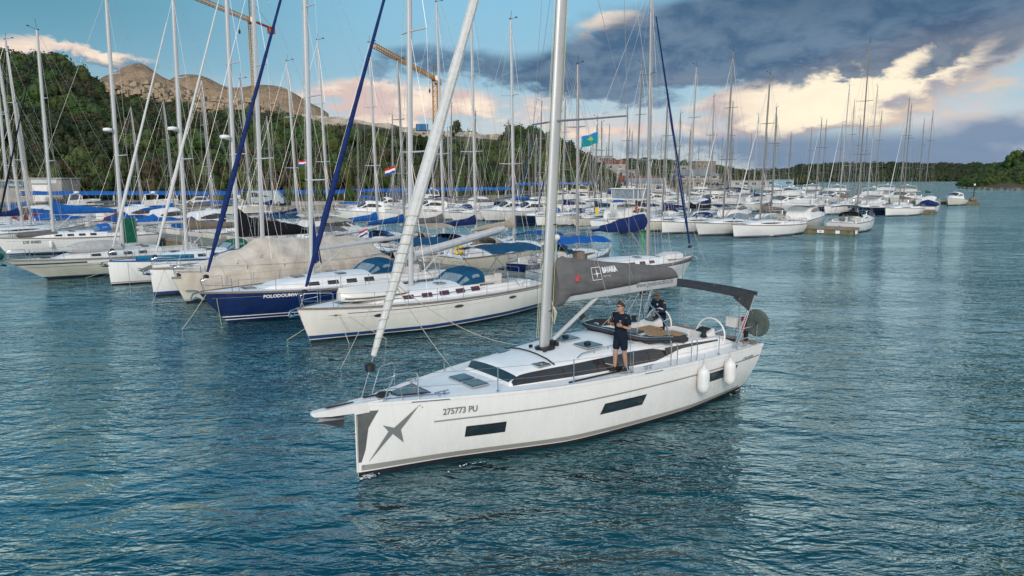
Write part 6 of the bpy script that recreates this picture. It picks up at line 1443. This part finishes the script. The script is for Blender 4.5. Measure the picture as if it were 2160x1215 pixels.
# second pontoon, near side: bows to us
BN = [(6.2, 's', 17.0, 12.2, dict(mm=ALU, jib=SAIL, hood=BEIGEC, cover=TAUPEC, label='white yacht with taupe sail cover and beige sprayhood, left of the numbered pontoon end')), (10.4, 's', 19.8, 12.4, dict(mm=ALU, hood=CLEAR, jib=SAIL, label='white yacht with clear grey sprayhood, left of the beige hooded yacht')),
      (14.8, 's', 18.6, 12, dict(cover=BLACKC, hood=NAVYC, mm=ALUW, bim=NAVYC)), (18.4, 's', 15.8, 11, dict(cover=NAVYC, jib=SAIL)), (21.6, 's', 19.6, 12.2, dict(mm=ALU, cover=NAVYC)), (28.4, 's', 13.8, 10, dict(cover=TEALC)), (32.6, 's', 17.2, 11.5, dict(cover=NAVYC, jib=NAVYC, mm=ALUW, hood=NAVYC)),
      (36.8, 's', 16.2, 11, dict(hood=ROYAL, mm=ALUW, jib=BLUEC)), (40.6, 'm', 0, 9.5, dict(fly=False, cc=SAIL)), (44.4, 'm', 0, 9.5, dict(fly=False, canvas=ROYAL)), (48.6, 's', 15.6, 11, dict(cover=GREYC)), (52.8, 's', 17.0, 11.5, dict(hood=NAVYC, mm=ALUW)), (57, 's', 14.8, 11, dict(jib=SAIL)), (61.5, 'm', 0, 10.5, dict(fly=True)), (66, 's', 16, 11.5, dict(cover=GREYC, mm=ALUW)), (70.4, 'm', 0, 10, dict(fly=False, canvas=ROYAL)), (75, 's', 15, 11, dict(cover=ROYAL))]
for a, k, zt, L, o in BN: rowboat('B', 'near', a, k, zt, L, 1, **dict(o))
# trawler yacht lying stern to us with hardtop and clothes hung out
p = rowpos('B', 'near', 24.3); th = radians(231); L = 12.6
t, HR, KR = motorboat('white trawler yacht with wide hardtop and enclosed flybridge, laundry on its aft deck', (p.x + .5, p.y + .5), th, 12.2, 5.0, False, GEL, group=None); t.name = 'trawler_yacht'
b = MB(); b.sheet([[(x, y * 2.35, 3.55 + .08 * (1 - y * y) + .02 * x) for y in (-1, -.5, 0, .5, 1)] for x in (4.2, 6, 8, 10, 12)], .12); b.build('hardtop', GEL, t)
for x in (8.6, 11.7):
    for y in (-2.1, 2.1): MB().tube([(x, y, 1.2), (x, y, 3.6)], .04, 6).build('post', STEEL, t)
b = MB(); b.loft([[(x, y * 1.5, z_) for x, y in ((5.2, -1), (5.2, 1), (8.6, 1), (8.6, -1))] for z_ in (3.7, 4.85)]); b.build('flybridge_enclosure', CLEAR, t); b = MB(); b.box(6.9, 0, 4.92, 3.8, 3.3, .1); b.build('flybridge_roof', GEL, t)
for x in (5.2, 6.3, 7.5, 8.6):
    for y in (-1.52, 1.52): MB().box(x, y, 4.27, .1, .06, 1.2).build('enclosure_post', GEL, t)
b = MB()
for x, y, cc_ in ((11.6, .8, 0), (11.6, .3, 0)): b.box(x, y, 2.9, .03, .42, .75)
b.build('white_towel', SAIL, t); MB().box(11.62, -1.7, 2.3, .04, .4, .9).build('yellow_cloth', YEL, t); MB().box(8.7, 2.0, 2.6, .5, .05, .8).build('orange_cloth', ORANGE, t)
w_ = toworld(t, (13.0, 1.3, .55)); q = rib_boat('grey inflatable dinghy hoisted across the stern of the trawler yacht', w_, radians(231 + 92), 3.0, 1.5, RIB, engine=True); q.location.z = .55
p = at(1127, 466, 0); q = thing('buoy', 'orange channel float left of the small white bows', 'buoy', (p.x, p.y, 0)); b = MB(); b.loft([[(x * k, y * k, z) for x, y in ((-.9, -.7), (.9, -.7), (.9, .7), (-.9, .7))] for z, k in ((-.2, 1), (.2, 1), (1.6, .7))]); b.build('float', ORANGE, q)
# second pontoon, far side: the first lies stern to the numbered end
rowboat('B', 'far', 1.9, 's', 22.0, 13.2, 1, mm=ALU, hood=DGREYC, bim=DGREYC, cover=None, label='broad sterned white yacht with dark grey canopy behind the numbered pontoon end')
for a, k, zt, L, o in [(7.5, 'm', 0, 12, dict(fly=True)), (12, 's', 15, 11, dict(cover=GREYC)), (16.2, 'm', 0, 11, dict(fly=True, canvas=NAVYC)), (20.6, 's', 17, 12, dict(mm=ALUW, cover=NAVYC)), (25, 's', 15, 11, dict(hood=ROYAL)), (29.4, 'm', 0, 10, dict(fly=False, canvas=BEIGEC)), (33.6, 's', 16.5, 11.5, dict(cover=ROYAL)), (38, 's', 14.5, 11, {}), (42.4, 'm', 0, 11, dict(fly=True)), (47, 's', 16.5, 11.5, dict(mm=ALUW, cover=SAIL)), (51.6, 's', 14, 10.5, dict(cover=TEALC)), (56, 's', 15.5, 11, dict(hood=NAVYC)), (60.5, 'm', 0, 10, dict(fly=False)), (65, 's', 14.5, 11, dict(cover=GREYC)), (70, 's', 15, 11, dict(mm=ALUW))]:
    rowboat('B', 'far', a, k, zt, L, 0, **dict(o))
# third pontoon
for a, k, zt, L, o in [(2.6, 's', 18.5, 11.5, dict(cover=GREYC, jib=SAIL)), (7.2, 's', 21, 12.5, dict(mm=ALUW)), (11.6, 's', 21.5, 12.5, dict(cover=TAUPEC, jib=SAIL, mm=ALUW)), (16, 's', 16.2, 11.5, dict(hull=NAVY2, bim=NAVYC, cover=SAIL, jib=SAIL)), (22.2, 'm', 0, 13, dict(fly=True)), (27, 's', 17.5, 12, dict(mm=ALUW, cover=NAVYC)), (31.5, 's', 20, 12.5, dict(mm=ALU)), (36, 'm', 0, 12, dict(fly=True, canvas=NAVYC)), (40.4, 's', 15, 11, dict(cover=GREYC)), (44.8, 's', 18, 12, dict(mm=ALUW)), (49.4, 'm', 0, 11, dict(fly=False, canvas=BEIGEC)), (54, 's', 16, 11, dict(cover=ROYAL)), (58.6, 's', 17, 11.5, dict(cover=NAVYC)), (63.2, 's', 14, 11, {}), (68, 'm', 0, 11, dict(fly=True)), (73, 's', 15, 11, dict(cover=SAIL)), (78, 's', 16, 11, dict(mm=ALUW)), (83, 's', 14, 10.5, dict(cover=GREYC))]:
    rowboat('C', 'near', a, k, zt, L, 1 if a < 20 else 0, **dict(o))
for a, k, zt, L, o in [(1.6, 'm', 0, 9.5, dict(fly=False, cc=NAVYC)), (6.2, 's', 19, 12, dict(mm=ALU)), (10.8, 'm', 0, 13.5, dict(fly=True)), (15.8, 's', 20.5, 12, dict(mm=ALUW, cover=GREYC)), (20.4, 's', 17, 11.5, dict(cover=BLUEC)), (25.2, 'm', 0, 13, dict(fly=True)), (30, 's', 18, 12, {}), (34.6, 'm', 0, 12, dict(fly=True)), (39.2, 's', 16, 11.5, dict(cover=NAVYC)), (43.8, 's', 15, 11, {}), (48.4, 's', 17.5, 12, dict(mm=ALUW)), (53.2, 'm', 0, 11, dict(fly=True)), (58, 's', 15, 11, dict(cover=GREYC)), (63, 's', 16.5, 11.5, {}), (68, 's', 14, 11, dict(cover=ROYAL)), (73.5, 's', 16, 11, {})]:
    rowboat('C', 'far', a, k, zt, L, 0, **dict(o))
# outermost pontoon
for a, k, zt, L, o in [(3.4, 'm', 0, 9.5, dict(fly=False, hull=CREAM)), (8.4, 's', 20.5, 12, dict(mm=ALU, cover=GREENC)), (13, 'm', 0, 14, dict(fly=True)), (18.4, 's', 21, 12.5, dict(mm=ALUW)), (23, 's', 19.5, 12, {}), (28, 'm', 0, 15, dict(fly=True)), (33.6, 's', 18, 12, dict(mm=ALUW)), (38.4, 's', 17, 12, dict(cover=NAVYC)), (43.4, 'm', 0, 13, dict(fly=True)), (48.6, 's', 17, 12, {}), (53.4, 's', 16, 11.5, dict(cover=GREYC)), (58.4, 's', 18, 12, dict(mm=ALUW)), (63.4, 'm', 0, 12, dict(fly=True)), (68.6, 's', 16, 11.5, {}), (74, 's', 17, 11.5, dict(cover=ROYAL)), (80, 's', 15, 11, {}), (86, 'm', 0, 12, dict(fly=True)), (92, 's', 16, 11, {})]:
    rowboat('D', 'near', a, k, zt, L, 0, **dict(o))
for a, k, zt, L, o in [(13.6, 's', 20, 12, {}), (20, 'm', 0, 15, dict(fly=True)), (26, 's', 18.5, 12, dict(mm=ALUW)), (32, 's', 19.5, 12, {}), (38, 'm', 0, 16, dict(fly=True)), (45, 's', 17, 12, dict(cover=NAVYC)), (51, 's', 18, 12, {}), (57, 'm', 0, 14, dict(fly=True)), (64, 's', 17, 11.5, {}), (71, 's', 16, 11.5, dict(mm=ALUW)), (78, 's', 17, 11.5, {})]:
    rowboat('D', 'far', a, k, zt, L, 0, **dict(o))
# boats lying along the shore at the left, before the blue canopies
SG_ = 'boats berthed along the quay at the left'
for i, (px, D, k, zt, L, o, lab) in enumerate([
    (62, 88, 's', 15.5, 10.5, dict(cover=ROYAL), 'white yacht with royal blue boom cover berthed at the far left quay'),
    (98, 84, 'm', 0, 8.5, dict(fly=False, cc=REDC), 'small motor boat under a dark red cover at the left quay'),
    (150, 82, 'm', 0, 9.5, dict(fly=False, cc=ROYAL), 'motor boat under a bright blue cover right of the dark red one'),
    (205, 86, 'm', 0, 10, dict(fly=True), 'white flybridge boat behind the tall mast with the green cover'),
    (255, 84, 'm', 0, 9, dict(fly=False, canvas=GREYC), 'motor boat with grey canopy between the two tall left masts'),
    (310, 82, 'm', 0, 9.5, dict(fly=False, cc=BLUEC), 'motor boat under a mid blue cover left of the cabin cruiser'),
    (368, 86, 'm', 0, 11.5, dict(fly=True, canvas=None), 'large white cabin cruiser below the canopy at the left quay'),
    (447, 88, 's', 18.2, 11.5, dict(mm=ALUW, cover=TAUPEC), 'white yacht with taupe sail cover and tall mast against the wood, left quay'),
    (500, 84, 'm', 0, 12, dict(fly=False, canvas=ROYAL), 'long white motor cruiser with royal blue awning near the navy furled jib'),
    (575, 90, 's', 14, 10.5, dict(cover=NAVYC), 'yacht with navy boom cover before the parked van'),
    (38, 66, 's', 17.6, 11.5, dict(cover=NAVYC, mm=ALUW), 'leftmost tall masted yacht, mast lowest of the two at the edge'),
    (57, 68, 's', 19.2, 12, dict(mm=ALUW, cover=GREYC), 'tall masted yacht next to the leftmost, its top instruments visible'),
    ]):
    f = atD(px, D); th = radians(235) + R.uniform(-.06, .06)
    if k == 's': sailboat(lab, place(L, L * .42, f, th), th, L, None, 1.35, 1.1, .6, .2, GEL, (), zt=zt, level=1, group=SG_, wire=.01, **o)
    else: motorboat(lab, place(L, L * .5, f, th), th, L, L * .32, o.pop('fly'), GEL, canvas=o.get('canvas'), hood=o.get('cc'), group=SG_)
for i, (px, D, lab) in enumerate([(655, 99, 'small white runabout moored off the stone bank'), (705, 96, 'white cuddy boat right of the runabout off the stone bank'), (835, 101, 'white sports cruiser off the bank behind the furled jib')]):
    f = atD(px, D); motorboat(lab, f, radians(25), 7.5 + i, 2.6, False, GEL, canvas=[ROYAL, None, NAVYC][i], group=SG_)
# a few fenders between hulls of the second pontoon
for px, py, lab in ((1631, 476, 'white fender amidships on the beige hooded yacht, left one'), (1649, 477, 'white fender amidships on the beige hooded yacht, right one'), (1541, 470, 'white fender on the flank of the grey hooded yacht')):
    p = at(px, py, .95); fender((p.x, p.y, .95), lab, .16, .65, group='fenders on the far yachts')
# fenders along the near row
for (t_, H_, sd_, x_, z_, lab) in ((B2, H2, 1, 7.5, .8, 'white fender between the cream yacht and the navy yacht'), (BB, HB, -1, 8.4, .8, 'white fender low on the port quarter of the navy yacht'), (W3, H3, -1, 6.8, .85, 'white fender beside the tarpaulin on the paddleboard yacht'), (W4_, H4, -1, 6.2, .85, 'white fender amidships on the bird emblem yacht'),
                                (BG, HG, -1, 7.2, .8, 'white fender amidships on the beige raked bow yacht'), (BM, HM, 1, 6.5, .75, 'white fender on the near flank of the blue bimini yacht'), (BM, HM, 1, 8.6, .75, 'white fender near the stern of the blue bimini yacht')):
    y_ = sd_ * (H_.half(x_) + .12); fender(toworld(t_, (x_, y_, z_)), lab, .13, .55, group='fenders of the near row', ln=.35)
# ------------------------------------------------------------------ people
SKIN = mat('skin', (.42, .23, .15), .55, var=.12, vs=6)
HAIR = mat('dark_brown_hair', (.03, .018, .012), .7, var=.3, vs=30, bump=.5, bs=60)
POLO = mat('dark_navy_cloth', (.012, .018, .032), .9, var=.3, vs=5, bump=.7, bs=9, bdist=.02)
JACK = mat('navy_jacket', (.01, .016, .04), .75, var=.3, vs=5, bump=.8, bs=8, bdist=.02)
SHOE = mat('black_shoe', (.015, .015, .016), .6)
SOLE = mat('pale_sole', (.4, .4, .4), .7)
def skinned(vr, edges, sub=2):
    me = bpy.data.meshes.new('s'); me.from_pydata([v[0] for v in vr], edges, []); o = bpy.data.objects.new('s', me); COL.objects.link(o)
    md = o.modifiers.new('sk', 'SKIN'); md.use_smooth_shade = True
    if not me.skin_vertices: me.skin_vertices.new(name='')
    for sv, v in zip(me.skin_vertices[0].data, vr): r = v[1] if isinstance(v[1], tuple) else (v[1], v[1]); sv.radius = r
    me.skin_vertices[0].data[0].use_root = True
    m2 = o.modifiers.new('ss', 'SUBSURF'); m2.levels = sub; m2.render_levels = sub
    bpy.context.view_layer.update(); dg = bpy.context.evaluated_depsgraph_get(); out = bpy.data.meshes.new_from_object(o.evaluated_get(dg))
    vs = [tuple(v.co) for v in out.vertices]; fs = [tuple(p.vertices) for p in out.polygons]
    bpy.data.objects.remove(o); bpy.data.meshes.remove(out); return vs, fs
def head(b, c, tilt=0, yaw=0):
    rings = []
    pr = [(-.125, .035, .04, .02), (-.105, .055, .062, .02), (-.07, .068, .078, .012), (-.02, .074, .088, .006), (.03, .077, .095, 0), (.07, .074, .094, -.004), (.105, .056, .075, -.008), (.125, .03, .042, -.008), (.132, .005, .008, -.008)]
    M3 = Matrix.Rotation(yaw, 3, 'Z') @ Matrix.Rotation(tilt, 3, 'Y'); c = Vector(c)
    def W_(p): return tuple(c + M3 @ Vector(p))
    for z, w_, d, ox in pr: rings.append([W_((ox + d * cos(a) * (1.08 if abs(a) < .1 and -.1 < z < .0 else 1), w_ * sin(a), z)) for a in [2 * pi * j / 14 for j in range(14)]])
    b.loft(rings)
    b.loft([[W_(p) for p in q] for q in ([(.085, -.008, .025), (.085, .008, .025), (.095, 0, .03)], [(.09, -.016, -.028), (.09, .016, -.028), (.118, 0, -.02)], [(.088, -.012, -.038), (.088, .012, -.038), (.1, 0, -.037)])])
    b.loft([[W_((.088 - .012 * abs(y) / .03, y, z)) for y in (-.028, -.014, 0, .014, .028)] for z in (-.066, -.058)] , False)
    for s_ in (-1, 1): b.loft([[W_((-.005 + .022 * cos(a), s_ * yy, .0 + .034 * sin(a))) for a in [2 * pi * j / 8 for j in range(8)]] for yy in (.07, .088)])
    return W_
def hand(b, wrist, dirv, palmn, thumb):
    w_ = Vector(wrist); d = Vector(dirv).normalized(); n = Vector(palmn).normalized(); s_ = d.cross(n).normalized() * thumb
    b.loft([[w_ + d * k + s_ * x * 1.0 + n * y for x, y in ((-wd, -.013), (wd, -.013), (wd, .013), (-wd, .013))] for k, wd in ((-.02, .024), (.02, .034), (.07, .042), (.09, .038))])
    for i, (o, l) in enumerate(((.033, .05), (.012, .058), (-.01, .054), (-.031, .042))):
        p0 = w_ + d * .085 + s_ * o; p1 = p0 + d * l * .55 + n * .012; p2 = p1 + n * l * .6 - d * .004; p3 = p2 - d * l * .45 + n * .01
        b.tube([p0, p1, p2, p3], [.0098, .0092, .0085, .007], 6)
    p0 = w_ + d * .03 + s_ * .035; p1 = p0 + d * .03 + s_ * .028 + n * .015; p2 = p1 + d * .02 + n * .03 - s_ * .008; b.tube([p0, p1, p2], [.013, .011, .008], 6)
def person(label, loc, rz, J, hd, shorts, coat, hairm, tilt=0, yaw=0):
    t = thing('person', label, 'person', loc, rz); b = MB()
    P_, S1 = J['pelvis'], J['spine']; C_, N_ = J['chest'], J['neck']
    vr = [(P_, (.085, .065)), (S1, (.095, .07)), (C_, (.11, .07)), (N_, (.06, .06)), (tuple(Vector(N_) + (Vector(hd) - Vector(N_)) * .55), (.058, .058))]; ed = [(0, 1), (1, 2), (2, 3), (3, 4)]
    for s_ in ('L', 'R'):
        i = len(vr); vr += [(J['sh' + s_], .05), (J['el' + s_], .043), (J['wr' + s_], .028)]; ed += [(2, i), (i, i + 1), (i + 1, i + 2)]
        i = len(vr); vr += [(J['hip' + s_], .075), (J['kn' + s_], .06), (tuple(Vector(J['kn' + s_]).lerp(Vector(J['an' + s_]), .3)), .062), (J['an' + s_], .038)]; ed += [(0, i), (i, i + 1), (i + 1, i + 2), (i + 2, i + 3)]
    v, f = skinned(vr, ed); b.add(v, f); Wf = head(b, hd, tilt, yaw)
    for s_, th_ in (('L', -1), ('R', 1)):
        w_ = Vector(J['wr' + s_]); d = (w_ - Vector(J['el' + s_])).normalized(); hand(b, w_ + d * .02, d, J['pn' + s_], th_)
    b.build('body', SKIN, t, ang=180)
    # shirt or jacket
    vr = [(tuple(Vector(P_) + Vector((0, 0, -.1))), (.18, .145)), (S1, (.175, .14)), (C_, (.2, .145)), (tuple(Vector(C_).lerp(Vector(N_), .8)), (.095, .09))]; ed = [(0, 1), (1, 2), (2, 3)]
    for s_ in ('L', 'R'):
        i = len(vr); sh, el, wr = (Vector(J[q + s_]) for q in ('sh', 'el', 'wr'))
        if coat: vr += [(tuple(sh), .08), (tuple(el), .062), (tuple(el.lerp(wr, .88)), .043)]; ed += [(2, i), (i, i + 1), (i + 1, i + 2)]
        else: vr += [(tuple(sh), .09), (tuple(sh.lerp(el, .4)), .078), (tuple(sh.lerp(el, .75)), .07)]; ed += [(2, i), (i, i + 1), (i + 1, i + 2)]
    v, f = skinned(vr, ed); MB().add(v, f).build('jacket' if coat else 'polo_shirt', JACK if coat else POLO, t, ang=180)
    vr = [(tuple(Vector(P_) + Vector((0, 0, .0))), (.165, .14)), (tuple(Vector(S1)), (.15, .12))]; ed = [(0, 1)]
    for s_ in ('L', 'R'):
        i = len(vr); h, k, a = (Vector(J[q + s_]) for q in ('hip', 'kn', 'an'))
        if shorts: vr += [(tuple(h), .112), (tuple(h.lerp(k, .55)), .1), (tuple(h.lerp(k, .86)), .092)]; ed += [(0, i), (i, i + 1), (i + 1, i + 2)]
        else: vr += [(tuple(h), .11), (tuple(k), .08), (tuple(a), .06)]; ed += [(0, i), (i, i + 1), (i + 1, i + 2)]
    v, f = skinned(vr, ed); MB().add(v, f).build('shorts' if shorts else 'trousers', POLO, t, ang=180)
    for s_ in ('L', 'R'):
        a = Vector(J['an' + s_]); z0 = a.z - .085; b = MB()
        prof = [(-.085, .032, .085), (-.03, .042, .1), (.04, .043, .085), (.11, .047, .055), (.165, .038, .035), (.185, .012, .02)]
        b.loft([[(a.x + x, a.y + y * w_, z0 + .018 + z * h) for y, z in ((-1, 0), (-.95, .6), (-.5, 1), (.5, 1), (.95, .6), (1, 0))] for x, w_, h in prof]); b.build('shoe', SHOE, t)
        b = MB(); b.loft([[(a.x + x, a.y + y * w_ * 1.06, z0 + z) for y, z in ((-1, 0), (-1, .018), (1, .018), (1, 0))] for x, w_, h in prof]); b.build('sole', SOLE, t)
    if hairm:
        b = MB(); rings = []
        for z, w_, d, ox in ((.015, .08, .072, -.03), (.05, .083, .094, -.012), (.085, .078, .098, -.004), (.12, .06, .08, -.004), (.145, .025, .035, -.004), (.148, .004, .004, -.004)): rings.append([Wf((ox + d * cos(a_), w_ * sin(a_), z + (.02 if cos(a_) > .5 else -.03 * max(0, -cos(a_))))) for a_ in [2 * pi * j / 14 for j in range(14)]])
        b.loft(rings); b.build('hair', hairm, t)
    b = MB()
    for s_ in (-1, 1): b.loft([[Wf((.092 + dx_ - .02 * abs(y) / .06, s_ * (.008 + y), .03 + z)) for y, z in ((0, .008), (.025, .014), (.05, .01), (.052, -.012), (.02, -.018), (.004, -.01))] for dx_ in (0, .01)]); b.tube([Wf((.08, s_ * .062, .035)), Wf((0, s_ * .085, .035))], .004, 4)
    b.tube([Wf((.103, -.01, .036)), Wf((.103, .01, .036))], .004, 4); b.build('sunglasses', BLACK, t)
    return t, Wf
j1 = dict(pelvis=(0, 0, .96), spine=(0, 0, 1.14), chest=(-.01, 0, 1.36), neck=(0, 0, 1.53), shL=(-.01, .19, 1.43), shR=(-.01, -.19, 1.43), elL=(-.04, .27, 1.14), elR=(-.03, -.28, 1.14), wrL=(.16, .2, 1.22), wrR=(.17, -.22, 1.24), pnL=(0, -1, .3), pnR=(0, 1, .3),
          hipL=(0, .1, .88), hipR=(0, -.1, .88), knL=(-.04, .1, .5), knR=(.07, -.1, .5), anL=(-.12, .1, .1), anR=(.08, -.1, .1))
f1 = hw(6.42, -1.58, HH.dz(6.5) + .05)
p1, Wh1 = person('man in dark polo shirt, shorts and sunglasses standing on the side deck holding the shrouds', f1, HT + pi, j1, (.02, 0, 1.655), True, False, HAIR, .05, -.3)
b = MB(); b.loft([[(.1, .065 + y, 1.33 + z) for y, z in ((0, 0), (.05, 0), (.05, .012), (0, .012))], [(.135, .065 + y, 1.33 + z) for y, z in ((0, 0), (.05, 0), (.05, .012), (0, .012))]]); b.build('chest_print', WTXT, p1)
j2 = dict(pelvis=(0, 0, .95), spine=(.06, .03, 1.13), chest=(.16, .03, 1.33), neck=(.22, .02, 1.47), shL=(.16, .23, 1.38), shR=(.15, -.18, 1.39), elL=(.22, .36, 1.14), elR=(.1, -.34, 1.12), wrL=(.34, .14, 1.11), wrR=(.18, -.36, .86), pnL=(0, 0, -1), pnR=(0, 1, 0),
          hipL=(0, .1, .87), hipR=(0, -.1, .87), knL=(.05, .13, .48), knR=(.02, -.13, .48), anL=(0, .13, .1), anR=(-.05, -.13, .1))
f2 = hw(11.2, 1.12, 1.04)
p2, Wh2 = person('bald man in navy jacket and sunglasses leaning on the starboard steering wheel', f2, HT + pi, j2, (.26, .02, 1.6), False, True, None, .15, .1)
b = MB(); b.box(.3, .1, 1.33, .02, .05, .05); b.build('jacket_badge', WTXT, p2); b = MB(); b.box(.2, .3, 1.4, .05, .05, .03); b.build('yellow_tab', YEL, p2)
# ------------------------------------------------------------------ flags
FR = mat('flag_red', (.5, .03, .03), .8); FB = mat('flag_blue', (.03, .07, .32), .8); FT = mat('flag_teal', (.01, .22, .25), .8); FG = mat('flag_yellow_green', (.25, .4, .08), .8); FBL = mat('flag_sky_blue', (.02, .2, .45), .8)
def flag(label, p, w_, h, bands, rz=0, droop=.25):
    t = thing('flag', label, 'flag', p, rz)
    n = len(bands)
    for k, m in enumerate(bands):
        b = MB(); b.grid([[(-w_ * i / 8, .05 * w_ * sin(i * 1.4), -h * (k + j) / n - droop * w_ * (i / 8) ** 1.3 + .03 * w_ * sin(i * 1.1)) for i in range(9)] for j in (0, 1)]); b.build('flag_stripe', m, t, ang=60)
    MB().tube([(0, 0, .1), (0, 0, -h - .1)], .01, 4).build('halyard', ROPE, t)
    return t
flag('teal and green courtesy flag with a pale emblem flying below the foreground sloop spreader', atD(1262, 18.3, 279), .44, .29, [FBL, FT, FT], 0, .28)
q = [o for o in bpy.data.objects if o.name.startswith('flag') and o.get('category') == 'flag'][-1]
b = MB(); b.add([(-.14, -.03, -.15), (-.2, -.03, -.11), (-.27, -.03, -.17), (-.3, -.03, -.2), (-.2, -.03, -.22), (-.13, -.03, -.2)], [(0, 1, 2, 3, 4, 5)]); b.build('emblem', FG, q, ang=0)
flag('red white blue flag at the spreader behind the second navy furled jib', atD(833, 52, 350), .75, .5, [FR, WTXT, FB], 0, .35)
flag('small red white blue flag between the navy furled jibs', atD(646, 56, 338), .6, .4, [FR, WTXT, FB], 0, .1)
flag('red white blue ensign low behind the tarpaulin covered yacht', atD(775, 50, 482), .6, .42, [FR, WTXT, FB], 0, .5)
